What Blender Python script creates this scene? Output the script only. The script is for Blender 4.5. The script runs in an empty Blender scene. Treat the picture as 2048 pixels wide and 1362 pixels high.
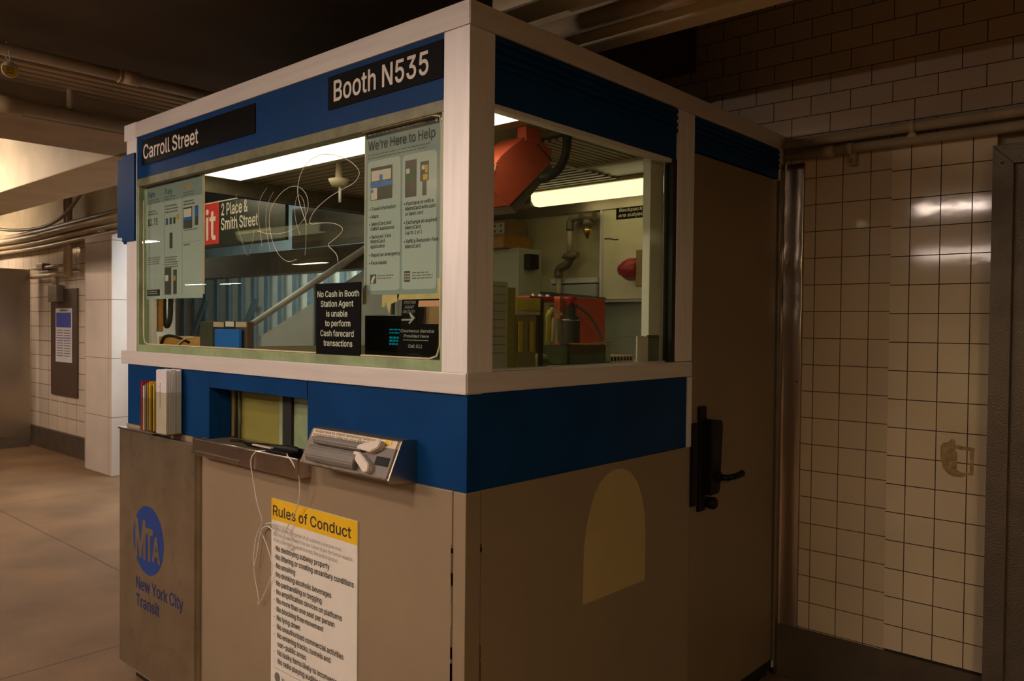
import bpy, bmesh, math, random
from mathutils import Vector, Matrix
R = math.radians
SC = bpy.context.scene
COL = SC.collection
random.seed(7)

# ------------------------------------------------------------------ camera, world, light, exposure
CAM_POS = Vector((1.5113, -1.5113, 1.58))
YAW, PITCH, ROLL = 0.7297, -0.0192, 0.0099
fw = Vector((-math.sin(YAW) * math.cos(PITCH), math.cos(YAW) * math.cos(PITCH), math.sin(PITCH)))
rt = Vector((math.cos(YAW), math.sin(YAW), 0)); up = rt.cross(fw)
rt, up = rt * math.cos(ROLL) + up * math.sin(ROLL), up * math.cos(ROLL) - rt * math.sin(ROLL)
cam = bpy.data.cameras.new('camera'); cam.sensor_width = 36.0; cam.lens = 1605.6 / 2048 * 36
cam.clip_start = 0.02
camo = bpy.data.objects.new('camera', cam); COL.objects.link(camo)
m = Matrix((rt, up, -fw)).transposed().to_4x4(); m.translation = CAM_POS
camo.matrix_world = m
SC.camera = camo
SC.view_settings.view_transform = 'Standard'; SC.view_settings.look = 'None'
SC.view_settings.gamma = 1.0; SC.view_settings.use_curve_mapping = False
SC.view_settings.exposure = 0.0
W = bpy.data.worlds.new('world'); SC.world = W; W.use_nodes = True
W.node_tree.nodes['Background'].inputs[0].default_value = (1.0, 0.8, 0.6, 1)
W.node_tree.nodes['Background'].inputs[1].default_value = 0.01

LAMP_WARM = (1.0, 0.79, 0.64)
LAMP_YELLOW = (1.0, 0.74, 0.42)
def area(name, loc, target, sx, sy, power, color):
    l = bpy.data.lights.new(name, 'AREA'); l.shape = 'RECTANGLE'; l.size = sx; l.size_y = sy
    l.energy = power; l.color = color
    o = bpy.data.objects.new(name, l); COL.objects.link(o); o.location = loc
    o.rotation_euler = (Vector(target) - Vector(loc)).to_track_quat('-Z', 'Y').to_euler()
    return o
# daylight falling down the street stairs behind the booth
area('stair_daylight', (-5.2, 2.85, 3.15), (-5.4, 4.4, 1.2), 3.2, 1.0, 340, (0.80, 0.90, 1.0))

# ------------------------------------------------------------------ materials
def nodes(name):
    mt = bpy.data.materials.new(name); mt.use_nodes = True
    nt = mt.node_tree; nt.nodes.clear()
    out = nt.nodes.new('ShaderNodeOutputMaterial')
    return mt, nt, out
def pm(name, color, rough=0.5, metal=0.0, var=0.12, scale=6.0, bump=0.0, bscale=None, spec=0.5, grime=0.0, coat=0.0, aniso=None):
    mt, nt, out = nodes(name); N = nt.nodes.new; L = nt.links.new
    b = N('ShaderNodeBsdfPrincipled'); L(b.outputs[0], out.inputs[0])
    tc = N('ShaderNodeTexCoord'); no = N('ShaderNodeTexNoise'); no.inputs['Scale'].default_value = scale
    no.inputs['Detail'].default_value = 6
    if aniso:
        mp = N('ShaderNodeMapping'); mp.inputs['Scale'].default_value = aniso
        L(tc.outputs['Object'], mp.inputs[0]); L(mp.outputs[0], no.inputs[0])
    else:
        L(tc.outputs['Object'], no.inputs[0])
    rp = N('ShaderNodeValToRGB'); e = rp.color_ramp.elements
    c = color
    e[0].position = 0.3; e[1].position = 0.7
    e[0].color = (c[0] * (1 - var), c[1] * (1 - var), c[2] * (1 - var), 1)
    e[1].color = (min(1, c[0] * (1 + var)), min(1, c[1] * (1 + var)), min(1, c[2] * (1 + var)), 1)
    L(no.outputs[0], rp.inputs[0])
    src = rp.outputs[0]
    if grime:
        n2 = N('ShaderNodeTexNoise'); n2.inputs['Scale'].default_value = scale * 3.1; n2.inputs['Detail'].default_value = 8
        L(tc.outputs['Object'], n2.inputs[0])
        r2 = N('ShaderNodeValToRGB'); r2.color_ramp.elements[0].position = 0.55; r2.color_ramp.elements[1].position = 0.8
        L(n2.outputs[0], r2.inputs[0])
        mx = N('ShaderNodeMix'); mx.data_type = 'RGBA'; mx.inputs['B'].default_value = (c[0] * .35, c[1] * .3, c[2] * .25, 1)
        mu = N('ShaderNodeMath'); mu.operation = 'MULTIPLY'; mu.inputs[1].default_value = grime
        L(r2.outputs[0], mu.inputs[0]); L(mu.outputs[0], mx.inputs['Factor']); L(src, mx.inputs['A']); src = mx.outputs['Result']
    L(src, b.inputs['Base Color'])
    b.inputs['Roughness'].default_value = rough; b.inputs['Metallic'].default_value = metal
    b.inputs['Specular IOR Level'].default_value = spec; b.inputs['Coat Weight'].default_value = coat
    if bump:
        n3 = N('ShaderNodeTexNoise'); n3.inputs['Scale'].default_value = bscale or scale * 4; n3.inputs['Detail'].default_value = 4
        L(tc.outputs['Object'], n3.inputs[0])
        bp = N('ShaderNodeBump'); bp.inputs['Strength'].default_value = bump; bp.inputs['Distance'].default_value = 0.01
        L(n3.outputs[0], bp.inputs['Height']); L(bp.outputs[0], b.inputs['Normal'])
    return mt
def emit(name, color, strength):
    mt, nt, out = nodes(name); e = nt.nodes.new('ShaderNodeEmission')
    e.inputs[0].default_value = (*color, 1); e.inputs[1].default_value = strength
    nt.links.new(e.outputs[0], out.inputs[0]); return mt
def glass(name, tint, refl=0.04):
    mt, nt, out = nodes(name); N = nt.nodes.new; L = nt.links.new
    t = N('ShaderNodeBsdfTransparent'); t.inputs[0].default_value = (*tint, 1)
    g = N('ShaderNodeBsdfGlossy'); g.inputs['Roughness'].default_value = 0.0
    lw = N('ShaderNodeLayerWeight'); lw.inputs[0].default_value = 0.5
    p = N('ShaderNodeMath'); p.operation = 'POWER'; p.inputs[1].default_value = 5
    a = N('ShaderNodeMath'); a.operation = 'MULTIPLY_ADD'; a.inputs[1].default_value = 1 - refl; a.inputs[2].default_value = refl
    L(lw.outputs['Facing'], p.inputs[0]); L(p.outputs[0], a.inputs[0])
    mx = N('ShaderNodeMixShader'); L(a.outputs[0], mx.inputs[0]); L(t.outputs[0], mx.inputs[1]); L(g.outputs[0], mx.inputs[2])
    L(mx.outputs[0], out.inputs[0]); return mt
def tile(name, color, mortar, bw, bh, ox, oz, offset=0.0, msize=0.0019, rough=0.07, axis='xz'):
    """glazed wall tile: brick grid in wall coordinates, slightly wavy glaze"""
    mt, nt, out = nodes(name); N = nt.nodes.new; L = nt.links.new
    b = N('ShaderNodeBsdfPrincipled'); L(b.outputs[0], out.inputs[0])
    ge = N('ShaderNodeNewGeometry'); sp = N('ShaderNodeSeparateXYZ'); cb = N('ShaderNodeCombineXYZ')
    L(ge.outputs['Position'], sp.inputs[0])
    ax = N('ShaderNodeMath'); ax.operation = 'SUBTRACT'; ax.inputs[1].default_value = ox - 200 * bw
    az = N('ShaderNodeMath'); az.operation = 'SUBTRACT'; az.inputs[1].default_value = oz - 200 * bh
    L(sp.outputs['X' if axis[0] == 'x' else 'Y'], ax.inputs[0]); L(sp.outputs['Z'], az.inputs[0])
    L(ax.outputs[0], cb.inputs[0]); L(az.outputs[0], cb.inputs[1])
    br = N('ShaderNodeTexBrick'); br.offset = offset; br.squash = 1.0
    br.inputs['Scale'].default_value = 1.0; br.inputs['Brick Width'].default_value = bw; br.inputs['Row Height'].default_value = bh
    br.inputs['Mortar Size'].default_value = msize; br.inputs['Mortar Smooth'].default_value = 0.1; br.inputs['Bias'].default_value = 0.0
    br.inputs['Color1'].default_value = (*[c * .93 for c in color], 1); br.inputs['Color2'].default_value = (*color, 1)
    br.inputs['Mortar'].default_value = (*mortar, 1)
    L(cb.outputs[0], br.inputs[0])
    n0 = N('ShaderNodeTexNoise'); n0.inputs['Scale'].default_value = 2.2; n0.inputs['Detail'].default_value = 7
    L(ge.outputs['Position'], n0.inputs[0])
    mr = N('ShaderNodeMapRange'); mr.inputs[1].default_value = .3; mr.inputs[2].default_value = .75; mr.inputs[3].default_value = .82; mr.inputs[4].default_value = 1.0
    L(n0.outputs[0], mr.inputs[0])
    mm = N('ShaderNodeMix'); mm.data_type = 'RGBA'; mm.blend_type = 'MULTIPLY'; mm.inputs['Factor'].default_value = 1
    L(br.outputs['Color'], mm.inputs['A']); L(mr.outputs[0], mm.inputs['B'])
    L(mm.outputs['Result'], b.inputs['Base Color'])
    ro = N('ShaderNodeMapRange'); ro.inputs[3].default_value = rough; ro.inputs[4].default_value = 0.8
    L(br.outputs['Fac'], ro.inputs[0]); L(ro.outputs[0], b.inputs['Roughness'])
    n1 = N('ShaderNodeTexNoise'); n1.inputs['Scale'].default_value = 22; n1.inputs['Detail'].default_value = 3
    L(ge.outputs['Position'], n1.inputs[0])
    inv = N('ShaderNodeMath'); inv.operation = 'MULTIPLY_ADD'; inv.inputs[1].default_value = -1.0
    L(br.outputs['Fac'], inv.inputs[0])
    sc_ = N('ShaderNodeMath'); sc_.operation = 'MULTIPLY'; sc_.inputs[1].default_value = 0.25; L(n1.outputs[0], sc_.inputs[0]); L(sc_.outputs[0], inv.inputs[2])
    bp = N('ShaderNodeBump'); bp.inputs['Strength'].default_value = 0.35; bp.inputs['Distance'].default_value = 0.002
    L(inv.outputs[0], bp.inputs['Height']); L(bp.outputs[0], b.inputs['Normal'])
    return mt
def floor_mat():
    mt, nt, out = nodes('concrete_floor'); N = nt.nodes.new; L = nt.links.new
    b = N('ShaderNodeBsdfPrincipled'); L(b.outputs[0], out.inputs[0])
    ge = N('ShaderNodeNewGeometry'); n1 = N('ShaderNodeTexNoise'); n1.inputs['Scale'].default_value = 1.6; n1.inputs['Detail'].default_value = 10
    L(ge.outputs['Position'], n1.inputs[0])
    rp = N('ShaderNodeValToRGB'); e = rp.color_ramp.elements
    e[0].position = .3; e[0].color = (.135, .077, .035, 1); e[1].position = .72; e[1].color = (.25, .146, .07, 1)
    L(n1.outputs[0], rp.inputs[0])
    n2 = N('ShaderNodeTexNoise'); n2.inputs['Scale'].default_value = 90; n2.inputs['Detail'].default_value = 3
    L(ge.outputs['Position'], n2.inputs[0])
    r2 = N('ShaderNodeValToRGB'); r2.color_ramp.elements[0].position = .70; r2.color_ramp.elements[1].position = .76
    L(n2.outputs[0], r2.inputs[0])
    mx = N('ShaderNodeMix'); mx.data_type = 'RGBA'; mx.inputs['B'].default_value = (.36, .26, .15, 1)
    L(r2.outputs[0], mx.inputs['Factor']); L(rp.outputs[0], mx.inputs['A'])
    mp = N('ShaderNodeMapping'); mp.inputs['Location'].default_value = (2.48 + 38.0, -0.62 + 30.0, 0)
    L(ge.outputs['Position'], mp.inputs[0])
    nd = N('ShaderNodeTexNoise'); nd.inputs['Scale'].default_value = 3; L(ge.outputs['Position'], nd.inputs[0])
    va = N('ShaderNodeVectorMath'); va.operation = 'MULTIPLY_ADD'; va.inputs[1].default_value = (.02, .02, 0); L(nd.outputs['Color'], va.inputs[0]); L(mp.outputs[0], va.inputs[2])
    br = N('ShaderNodeTexBrick'); br.offset = 0; br.inputs['Scale'].default_value = 1; br.inputs['Brick Width'].default_value = 3.8
    br.inputs['Row Height'].default_value = 3.0; br.inputs['Mortar Size'].default_value = .008; br.inputs['Mortar Smooth'].default_value = .8
    L(va.outputs[0], br.inputs[0])
    m2 = N('ShaderNodeMix'); m2.data_type = 'RGBA'; m2.inputs['B'].default_value = (.06, .034, .016, 1)
    L(br.outputs['Fac'], m2.inputs['Factor']); L(mx.outputs['Result'], m2.inputs['A']); L(m2.outputs['Result'], b.inputs['Base Color'])
    b.inputs['Roughness'].default_value = .62; b.inputs['Specular IOR Level'].default_value = .35
    bp = N('ShaderNodeBump'); bp.inputs['Strength'].default_value = .25; bp.inputs['Distance'].default_value = .006
    L(n2.outputs[0], bp.inputs['Height']); L(bp.outputs[0], b.inputs['Normal'])
    return mt

M = {}
M['alu'] = pm('brushed_aluminium', (.82, .79, .79), .4, .12, .06, 60, .04, aniso=(1, 1, .06))
M['aluh'] = pm('brushed_aluminium_trim', (.68, .63, .61), .42, .12, .06, 60, .04, aniso=(.06, .06, 1))
M['steel'] = pm('stainless_steel', (.50, .43, .35), .28, 1.0, .06, 3, .12, 9)
M['steel_dull'] = pm('dull_stainless_sheet', (.40, .34, .25), .34, .85, .16, 5, .05, 20, grime=.35)
M['chrome'] = pm('worn_chrome', (.6, .52, .47), .22, 1.0, .1, 12, .05, grime=.3)
M['blue'] = pm('booth_blue_enamel', (.001, .040, .155), .5, 0, .12, 5, .06, 160, spec=.12)
M['cream'] = pm('cream_painted_steel', (.268, .198, .128), .5, 0, .06, 3, .05, 120, grime=.12)
M['patch'] = pm('fresh_cream_paint', (.47, .36, .165), .5, 0, .05, 5, .03, 90)
M['black'] = pm('black_plastic', (.006, .005, .005), .5, 0, .2, 20, spec=.2)
M['sign_black'] = pm('black_sign_face', (.0045, .004, .004), .5, 0, .2, 10, spec=.06)
M['white_letter'] = pm('white_lettering', (.75, .68, .60), .5, 0, .05, 20)
M['frame_olive'] = pm('aged_window_gasket', (.17, .17, .09), .4, 0, .3, 14, .1)
M['frame_green'] = pm('green_edge_laminate', (.28, .36, .20), .3, 0, .25, 10, .05, grime=.3)
M['rubber'] = pm('dark_rubber', (.012, .011, .01), .6, 0, .2, 20)
M['inner'] = pm('booth_interior_paint', (.46, .40, .23), .5, 0, .08, 4, .02, grime=.15)
M['ribbed'] = pm('ribbed_ceiling_liner', (.25, .20, .115), .45, .2, .25, 7, .1, aniso=(.3, 4, 1))
M['glass'] = glass('laminated_glass', (.945, .972, .935))
M['glass_clear'] = glass('side_glass', (.93, .95, .88))
M['acrylic'] = glass('clear_acrylic', (.95, .945, .87), .05)
M['diffuser'] = emit('lit_diffuser', (1.0, .88, .62), 2.9)
M['tube'] = emit('lit_tube', (1.0, .85, .50), 1.8)
M['paper'] = pm('white_paper', (.72, .68, .62), .7, 0, .04, 8)
M['poster_green'] = pm('pale_green_poster_stock', (.47, .56, .545), .6, 0, .03, 8)
M['poster_band'] = pm('grey_green_poster_band', (.27, .36, .365), .6, 0, .03, 8)
M['ink'] = pm('black_ink', (.02, .02, .018), .6, 0, .1, 20)
M['ink_grey'] = pm('grey_ink', (.16, .15, .13), .6, 0, .1, 20)
M['ink_blue'] = pm('dark_blue_ink', (.012, .025, .12), .5, 0, .1, 20)
M['ink_green'] = pm('green_ink', (.02, .14, .03), .6, 0, .1, 20)
M['ink_gold'] = pm('gold_ink', (.65, .38, .05), .6, 0, .1, 20)
M['logo_blue'] = pm('logo_blue_vinyl', (.008, .045, .24), .45, 0, .08, 12)
M['yellow'] = pm('yellow_vinyl', (.80, .48, .01), .5, 0, .05, 10)
M['tape'] = pm('yellowed_tape', (.62, .50, .20), .4, 0, .2, 18)
M['red'] = pm('red_enamel', (.66, .11, .055), .42, 0, .1, 8, .03)
M['red_sign'] = pm('red_sign_face', (.62, .04, .04), .4, 0, .06, 8)
M['redplastic'] = pm('red_plastic', (.40, .012, .025), .35, 0, .1, 10)
M['grey_pl'] = pm('grey_plastic', (.15, .13, .115), .42, 0, .06, 30, .02, 200)
M['pad'] = pm('pale_grey_plastic', (.62, .54, .48), .4, 0, .06, 20)
M['beige_label'] = pm('beige_label', (.66, .54, .40), .5, 0, .05, 10)
M['wire'] = pm('white_cable', (.70, .64, .60), .45, 0, .05, 20)
M['cardboard'] = pm('brown_cardboard', (.34, .21, .09), .75, 0, .12, 10)
M['orange'] = pm('orange_wood', (.48, .22, .035), .5, 0, .15, 8, aniso=(1, 6, 6))
M['locker'] = pm('grey_green_locker_enamel', (.50, .50, .38), .4, 0, .05, 5)
M['board'] = pm('whiteboard_face', (.86, .78, .50), .3, 0, .06, 4, grime=.1)
M['pipe'] = pm('painted_pipe', (.42, .33, .20), .45, 0, .12, 9, .06, grime=.2)
M['pipe_pale'] = pm('cream_painted_conduit', (.60, .48, .33), .45, 0, .1, 8, .06, grime=.15)
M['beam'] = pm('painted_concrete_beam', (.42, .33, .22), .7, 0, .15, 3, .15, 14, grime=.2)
M['beam_lit'] = pm('lit_cream_plaster', (.68, .58, .38), .7, 0, .1, 4, .2, 10)  # cream paler than the plain beam, lamp light put into the tone
M['ceil'] = pm('shaded_brown_ceiling', (.065, .044, .020), .75, 0, .2, 3, .1, 20)  # the ceiling's shade is put into this dark brown
M['base'] = pm('dark_stone_base', (.085, .06, .038), .55, 0, .25, 6, .1, 30, grime=.3)
M['hammer'] = pm('textured_grey_steel', (.17, .135, .10), .4, .55, .12, 10, .3, 150)
M['door'] = pm('booth_door_paint', (.23, .165, .10), .45, 0, .06, 4, .04, 100, grime=.12)
M['scratch'] = pm('etched_glass_scratch', (.8, .76, .6), .8, 0, .02, 5)
M['brown_board'] = pm('brown_panel', (.075, .042, .027), .6, 0, .15, 6)
M['poster_white'] = pm('notice_paper', (.66, .62, .66), .6, 0, .03, 6)
M['poster_blue'] = pm('notice_blue', (.05, .07, .38), .6, 0, .05, 6)
M['stair_wall'] = pm('pale_blue_grey_panel', (.33, .37, .385), .5, 0, .1, 4)
M['stair_panel'] = pm('beige_grey_panel', (.46, .43, .37), .5, 0, .1, 4)
M['stair_bar'] = pm('blue_grey_painted_bar', (.10, .125, .14), .5, 0, .1, 6)
M['brass'] = pm('brass_nozzle', (.6, .45, .15), .3, 1, .1, 10)
M['dark_iron'] = pm('aged_iron_pipe', (.17, .135, .085), .5, .3, .2, 12, .1)
M['bluefold'] = pm('blue_folder', (.012, .16, .62), .4, 0, .08, 8)
M['darkbind'] = pm('dark_binder', (.06, .06, .04), .5, 0, .15, 12)
M['pink'] = pm('salmon_vinyl', (.62, .30, .18), .5, 0, .06, 10)
M['cyan'] = emit('cyan_screen_text', (.0, .42, .5), .35)
M['greencard'] = pm('dark_green_card', (.06, .10, .055), .5, 0, .2, 14)
M['yellowcard'] = pm('yellow_card', (.75, .64, .10), .5, 0, .15, 12)
M['greytray'] = pm('pale_grey_sheet', (.42, .42, .38), .5, 0, .1, 8)
M['olive'] = pm('olive_counter_wall', (.25, .225, .05), .45, 0, .08, 5)
M['partition'] = pm('satin_stainless_sheet', (.46, .39, .30), .3, .9, .05, 2, .02, 30)
M['jamb'] = pm('pale_jamb_paint', (.78, .79, .70), .4, 0, .05, 5)
M['dark_green'] = pm('dark_green_wall_panel', (.17, .18, .11), .5, 0, .12, 5)
M['insert'] = pm('olive_grey_card', (.36, .33, .24), .6, 0, .1, 6)
M['stain'] = pm('old_glue_residue', (.38, .26, .11), .6, 0, .35, 40, .4, 60)
M['concrete'] = floor_mat()
TILE_C = (.70, .55, .38); MORT = (.035, .022, .012)
M['tile_a'] = tile('square_tile_near_booth', TILE_C, (.10, .055, .025), .1150, .1173, .144, 2.239)
M['tile_b'] = tile('square_tile_by_frame', (.80, .65, .45), MORT, .1115, .1173, .532, 2.229)
M['tile_c'] = tile('running_bond_tile', (.54, .43, .32), MORT, .17, .085, .03, 2.345, .5)  # darkened for dirt and for the shade on the upper wall
M['tile_d'] = tile('far_wall_tile', (.74, .63, .50), (.12, .08, .05), .30, .18, -7.8, .25, 0, .004, .1)
M['tile_e'] = tile('column_tile', (.72, .62, .53), (.25, .19, .14), .6, .6, -7.6, .0, 0, .004, .06)

# ------------------------------------------------------------------ building helpers
class MB:
    def __init__(s): s.bm = bmesh.new()
    def box(s, x0, x1, y0, y1, z0, z1, bev=0.0):
        t = bmesh.new()
        vs = [t.verts.new((x, y, z)) for x in (x0, x1) for y in (y0, y1) for z in (z0, z1)]
        for f in ((0, 1, 3, 2), (4, 6, 7, 5), (0, 4, 5, 1), (2, 3, 7, 6), (0, 2, 6, 4), (1, 5, 7, 3)):
            t.faces.new([vs[i] for i in f])
        if bev:
            bmesh.ops.bevel(t, geom=t.edges[:], offset=bev, segments=2, affect='EDGES', profile=.6)
        s._add(t); return s
    def _add(s, t, mat=None):
        bmesh.ops.recalc_face_normals(t, faces=t.faces)
        me = bpy.data.meshes.new('tmp'); t.to_mesh(me); t.free()
        if mat: me.transform(mat)
        s.bm.from_mesh(me); bpy.data.meshes.remove(me)
    def prism(s, poly, d0, d1, axis='y', bev=0.0):
        """poly in the two other axes ('y': (x,z); 'x': (y,z); 'z': (x,y)), extruded d0..d1"""
        def P(a, b, d): return {'y': (a, d, b), 'x': (d, a, b), 'z': (a, b, d)}[axis]
        t = bmesh.new()
        A = [t.verts.new(P(a, b, d0)) for a, b in poly]; B = [t.verts.new(P(a, b, d1)) for a, b in poly]
        t.faces.new(A); t.faces.new(B[::-1]); n = len(poly)
        for i in range(n): t.faces.new((A[i], A[(i + 1) % n], B[(i + 1) % n], B[i]))
        if bev: bmesh.ops.bevel(t, geom=t.edges[:], offset=bev, segments=2, affect='EDGES', profile=.6)
        s._add(t); return s
    def tube(s, pts, r, seg=10, smooth=0, closed=False):
        P = [Vector(p) for p in pts]
        for _ in range(smooth):
            Q = [P[0]]
            for i in range(len(P) - 1):
                Q += [P[i] * .75 + P[i + 1] * .25, P[i] * .25 + P[i + 1] * .75]
            Q.append(P[-1]); P = Q
        t = bmesh.new(); rings = []; ref = None
        for i, p in enumerate(P):
            d = (P[min(i + 1, len(P) - 1)] - P[max(i - 1, 0)]).normalized()
            if ref is None: ref = Vector((0, 0, 1)) if abs(d.z) < .9 else Vector((1, 0, 0))
            a = (ref - d * ref.dot(d)).normalized(); b = d.cross(a); ref = a
            rr = r[min(len(r) - 1, int(i * len(r) / len(P)))] if isinstance(r, (list, tuple)) else r
            rings.append([t.verts.new(p + (a * math.cos(k * 2 * math.pi / seg) + b * math.sin(k * 2 * math.pi / seg)) * rr) for k in range(seg)])
        for i in range(len(rings) - 1):
            for k in range(seg):
                f = t.faces.new((rings[i][k], rings[i][(k + 1) % seg], rings[i + 1][(k + 1) % seg], rings[i + 1][k])); f.smooth = True
        t.faces.new(rings[0]); t.faces.new(rings[-1][::-1])
        s._add(t); return s
    def lathe(s, prof, c=(0, 0, 0), axis='z', seg=20):
        t = bmesh.new(); rings = []
        for r, h in prof:
            ring = []
            for k in range(seg):
                a = 2 * math.pi * k / seg; x, y = r * math.cos(a), r * math.sin(a)
                v = {'z': (x, y, h), 'x': (h, x, y), 'y': (x, h, y)}[axis]
                ring.append(t.verts.new(Vector(v) + Vector(c)))
            rings.append(ring)
        for i in range(len(rings) - 1):
            for k in range(seg):
                f = t.faces.new((rings[i][k], rings[i][(k + 1) % seg], rings[i + 1][(k + 1) % seg], rings[i + 1][k])); f.smooth = True
        t.faces.new(rings[0]); t.faces.new(rings[-1])
        s._add(t); return s
ORG = {}
def _link(name, me, mat, parent, org):
    me.transform(Matrix.Translation(-org)); me.name = name
    if mat is not None: me.materials.append(mat)
    o = bpy.data.objects.new(name, me); COL.objects.link(o)
    if parent is not None: o.parent = parent
    ORG[o.name] = org
    return o
def part(name, mb, mat, parent, label=None):
    org = ORG[parent.name]; me = bpy.data.meshes.new(name)
    bm = mb.bm if isinstance(mb, MB) else mb
    bm.to_mesh(me); bm.free()
    o = _link(name, me, mat, parent, org)
    if label: o['label'] = label
    return o
def thing(name, label, cat, loc, group=None):
    o = bpy.data.objects.new(name, None); COL.objects.link(o); o.location = loc; o.empty_display_size = .1
    o['label'] = label; o['category'] = cat
    if group: o['group'] = group
    ORG[o.name] = Vector(loc); return o
def solo(name, mb, mat, label, cat, group=None):
    me = bpy.data.meshes.new(name); mb.bm.to_mesh(me); mb.bm.free()
    n = len(me.vertices); c = Vector((sum(v.co.x for v in me.vertices) / n, sum(v.co.y for v in me.vertices) / n, min(v.co.z for v in me.vertices)))
    o = _link(name, me, mat, None, c); o.location = c
    o['label'] = label; o['category'] = cat
    if group: o['group'] = group
    return o
def struct(name, mb, mat):
    me = bpy.data.meshes.new(name); mb.bm.to_mesh(me); mb.bm.free()
    o = _link(name, me, mat, None, Vector((0, 0, 0))); o['kind'] = 'structure'; return o
def BX(*a, **k): return MB().box(*a, **k)
def parts(name, boxes, mat, parent, label=None):
    for b_ in boxes: part(name, BX(*b_), mat, parent, label)

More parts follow.
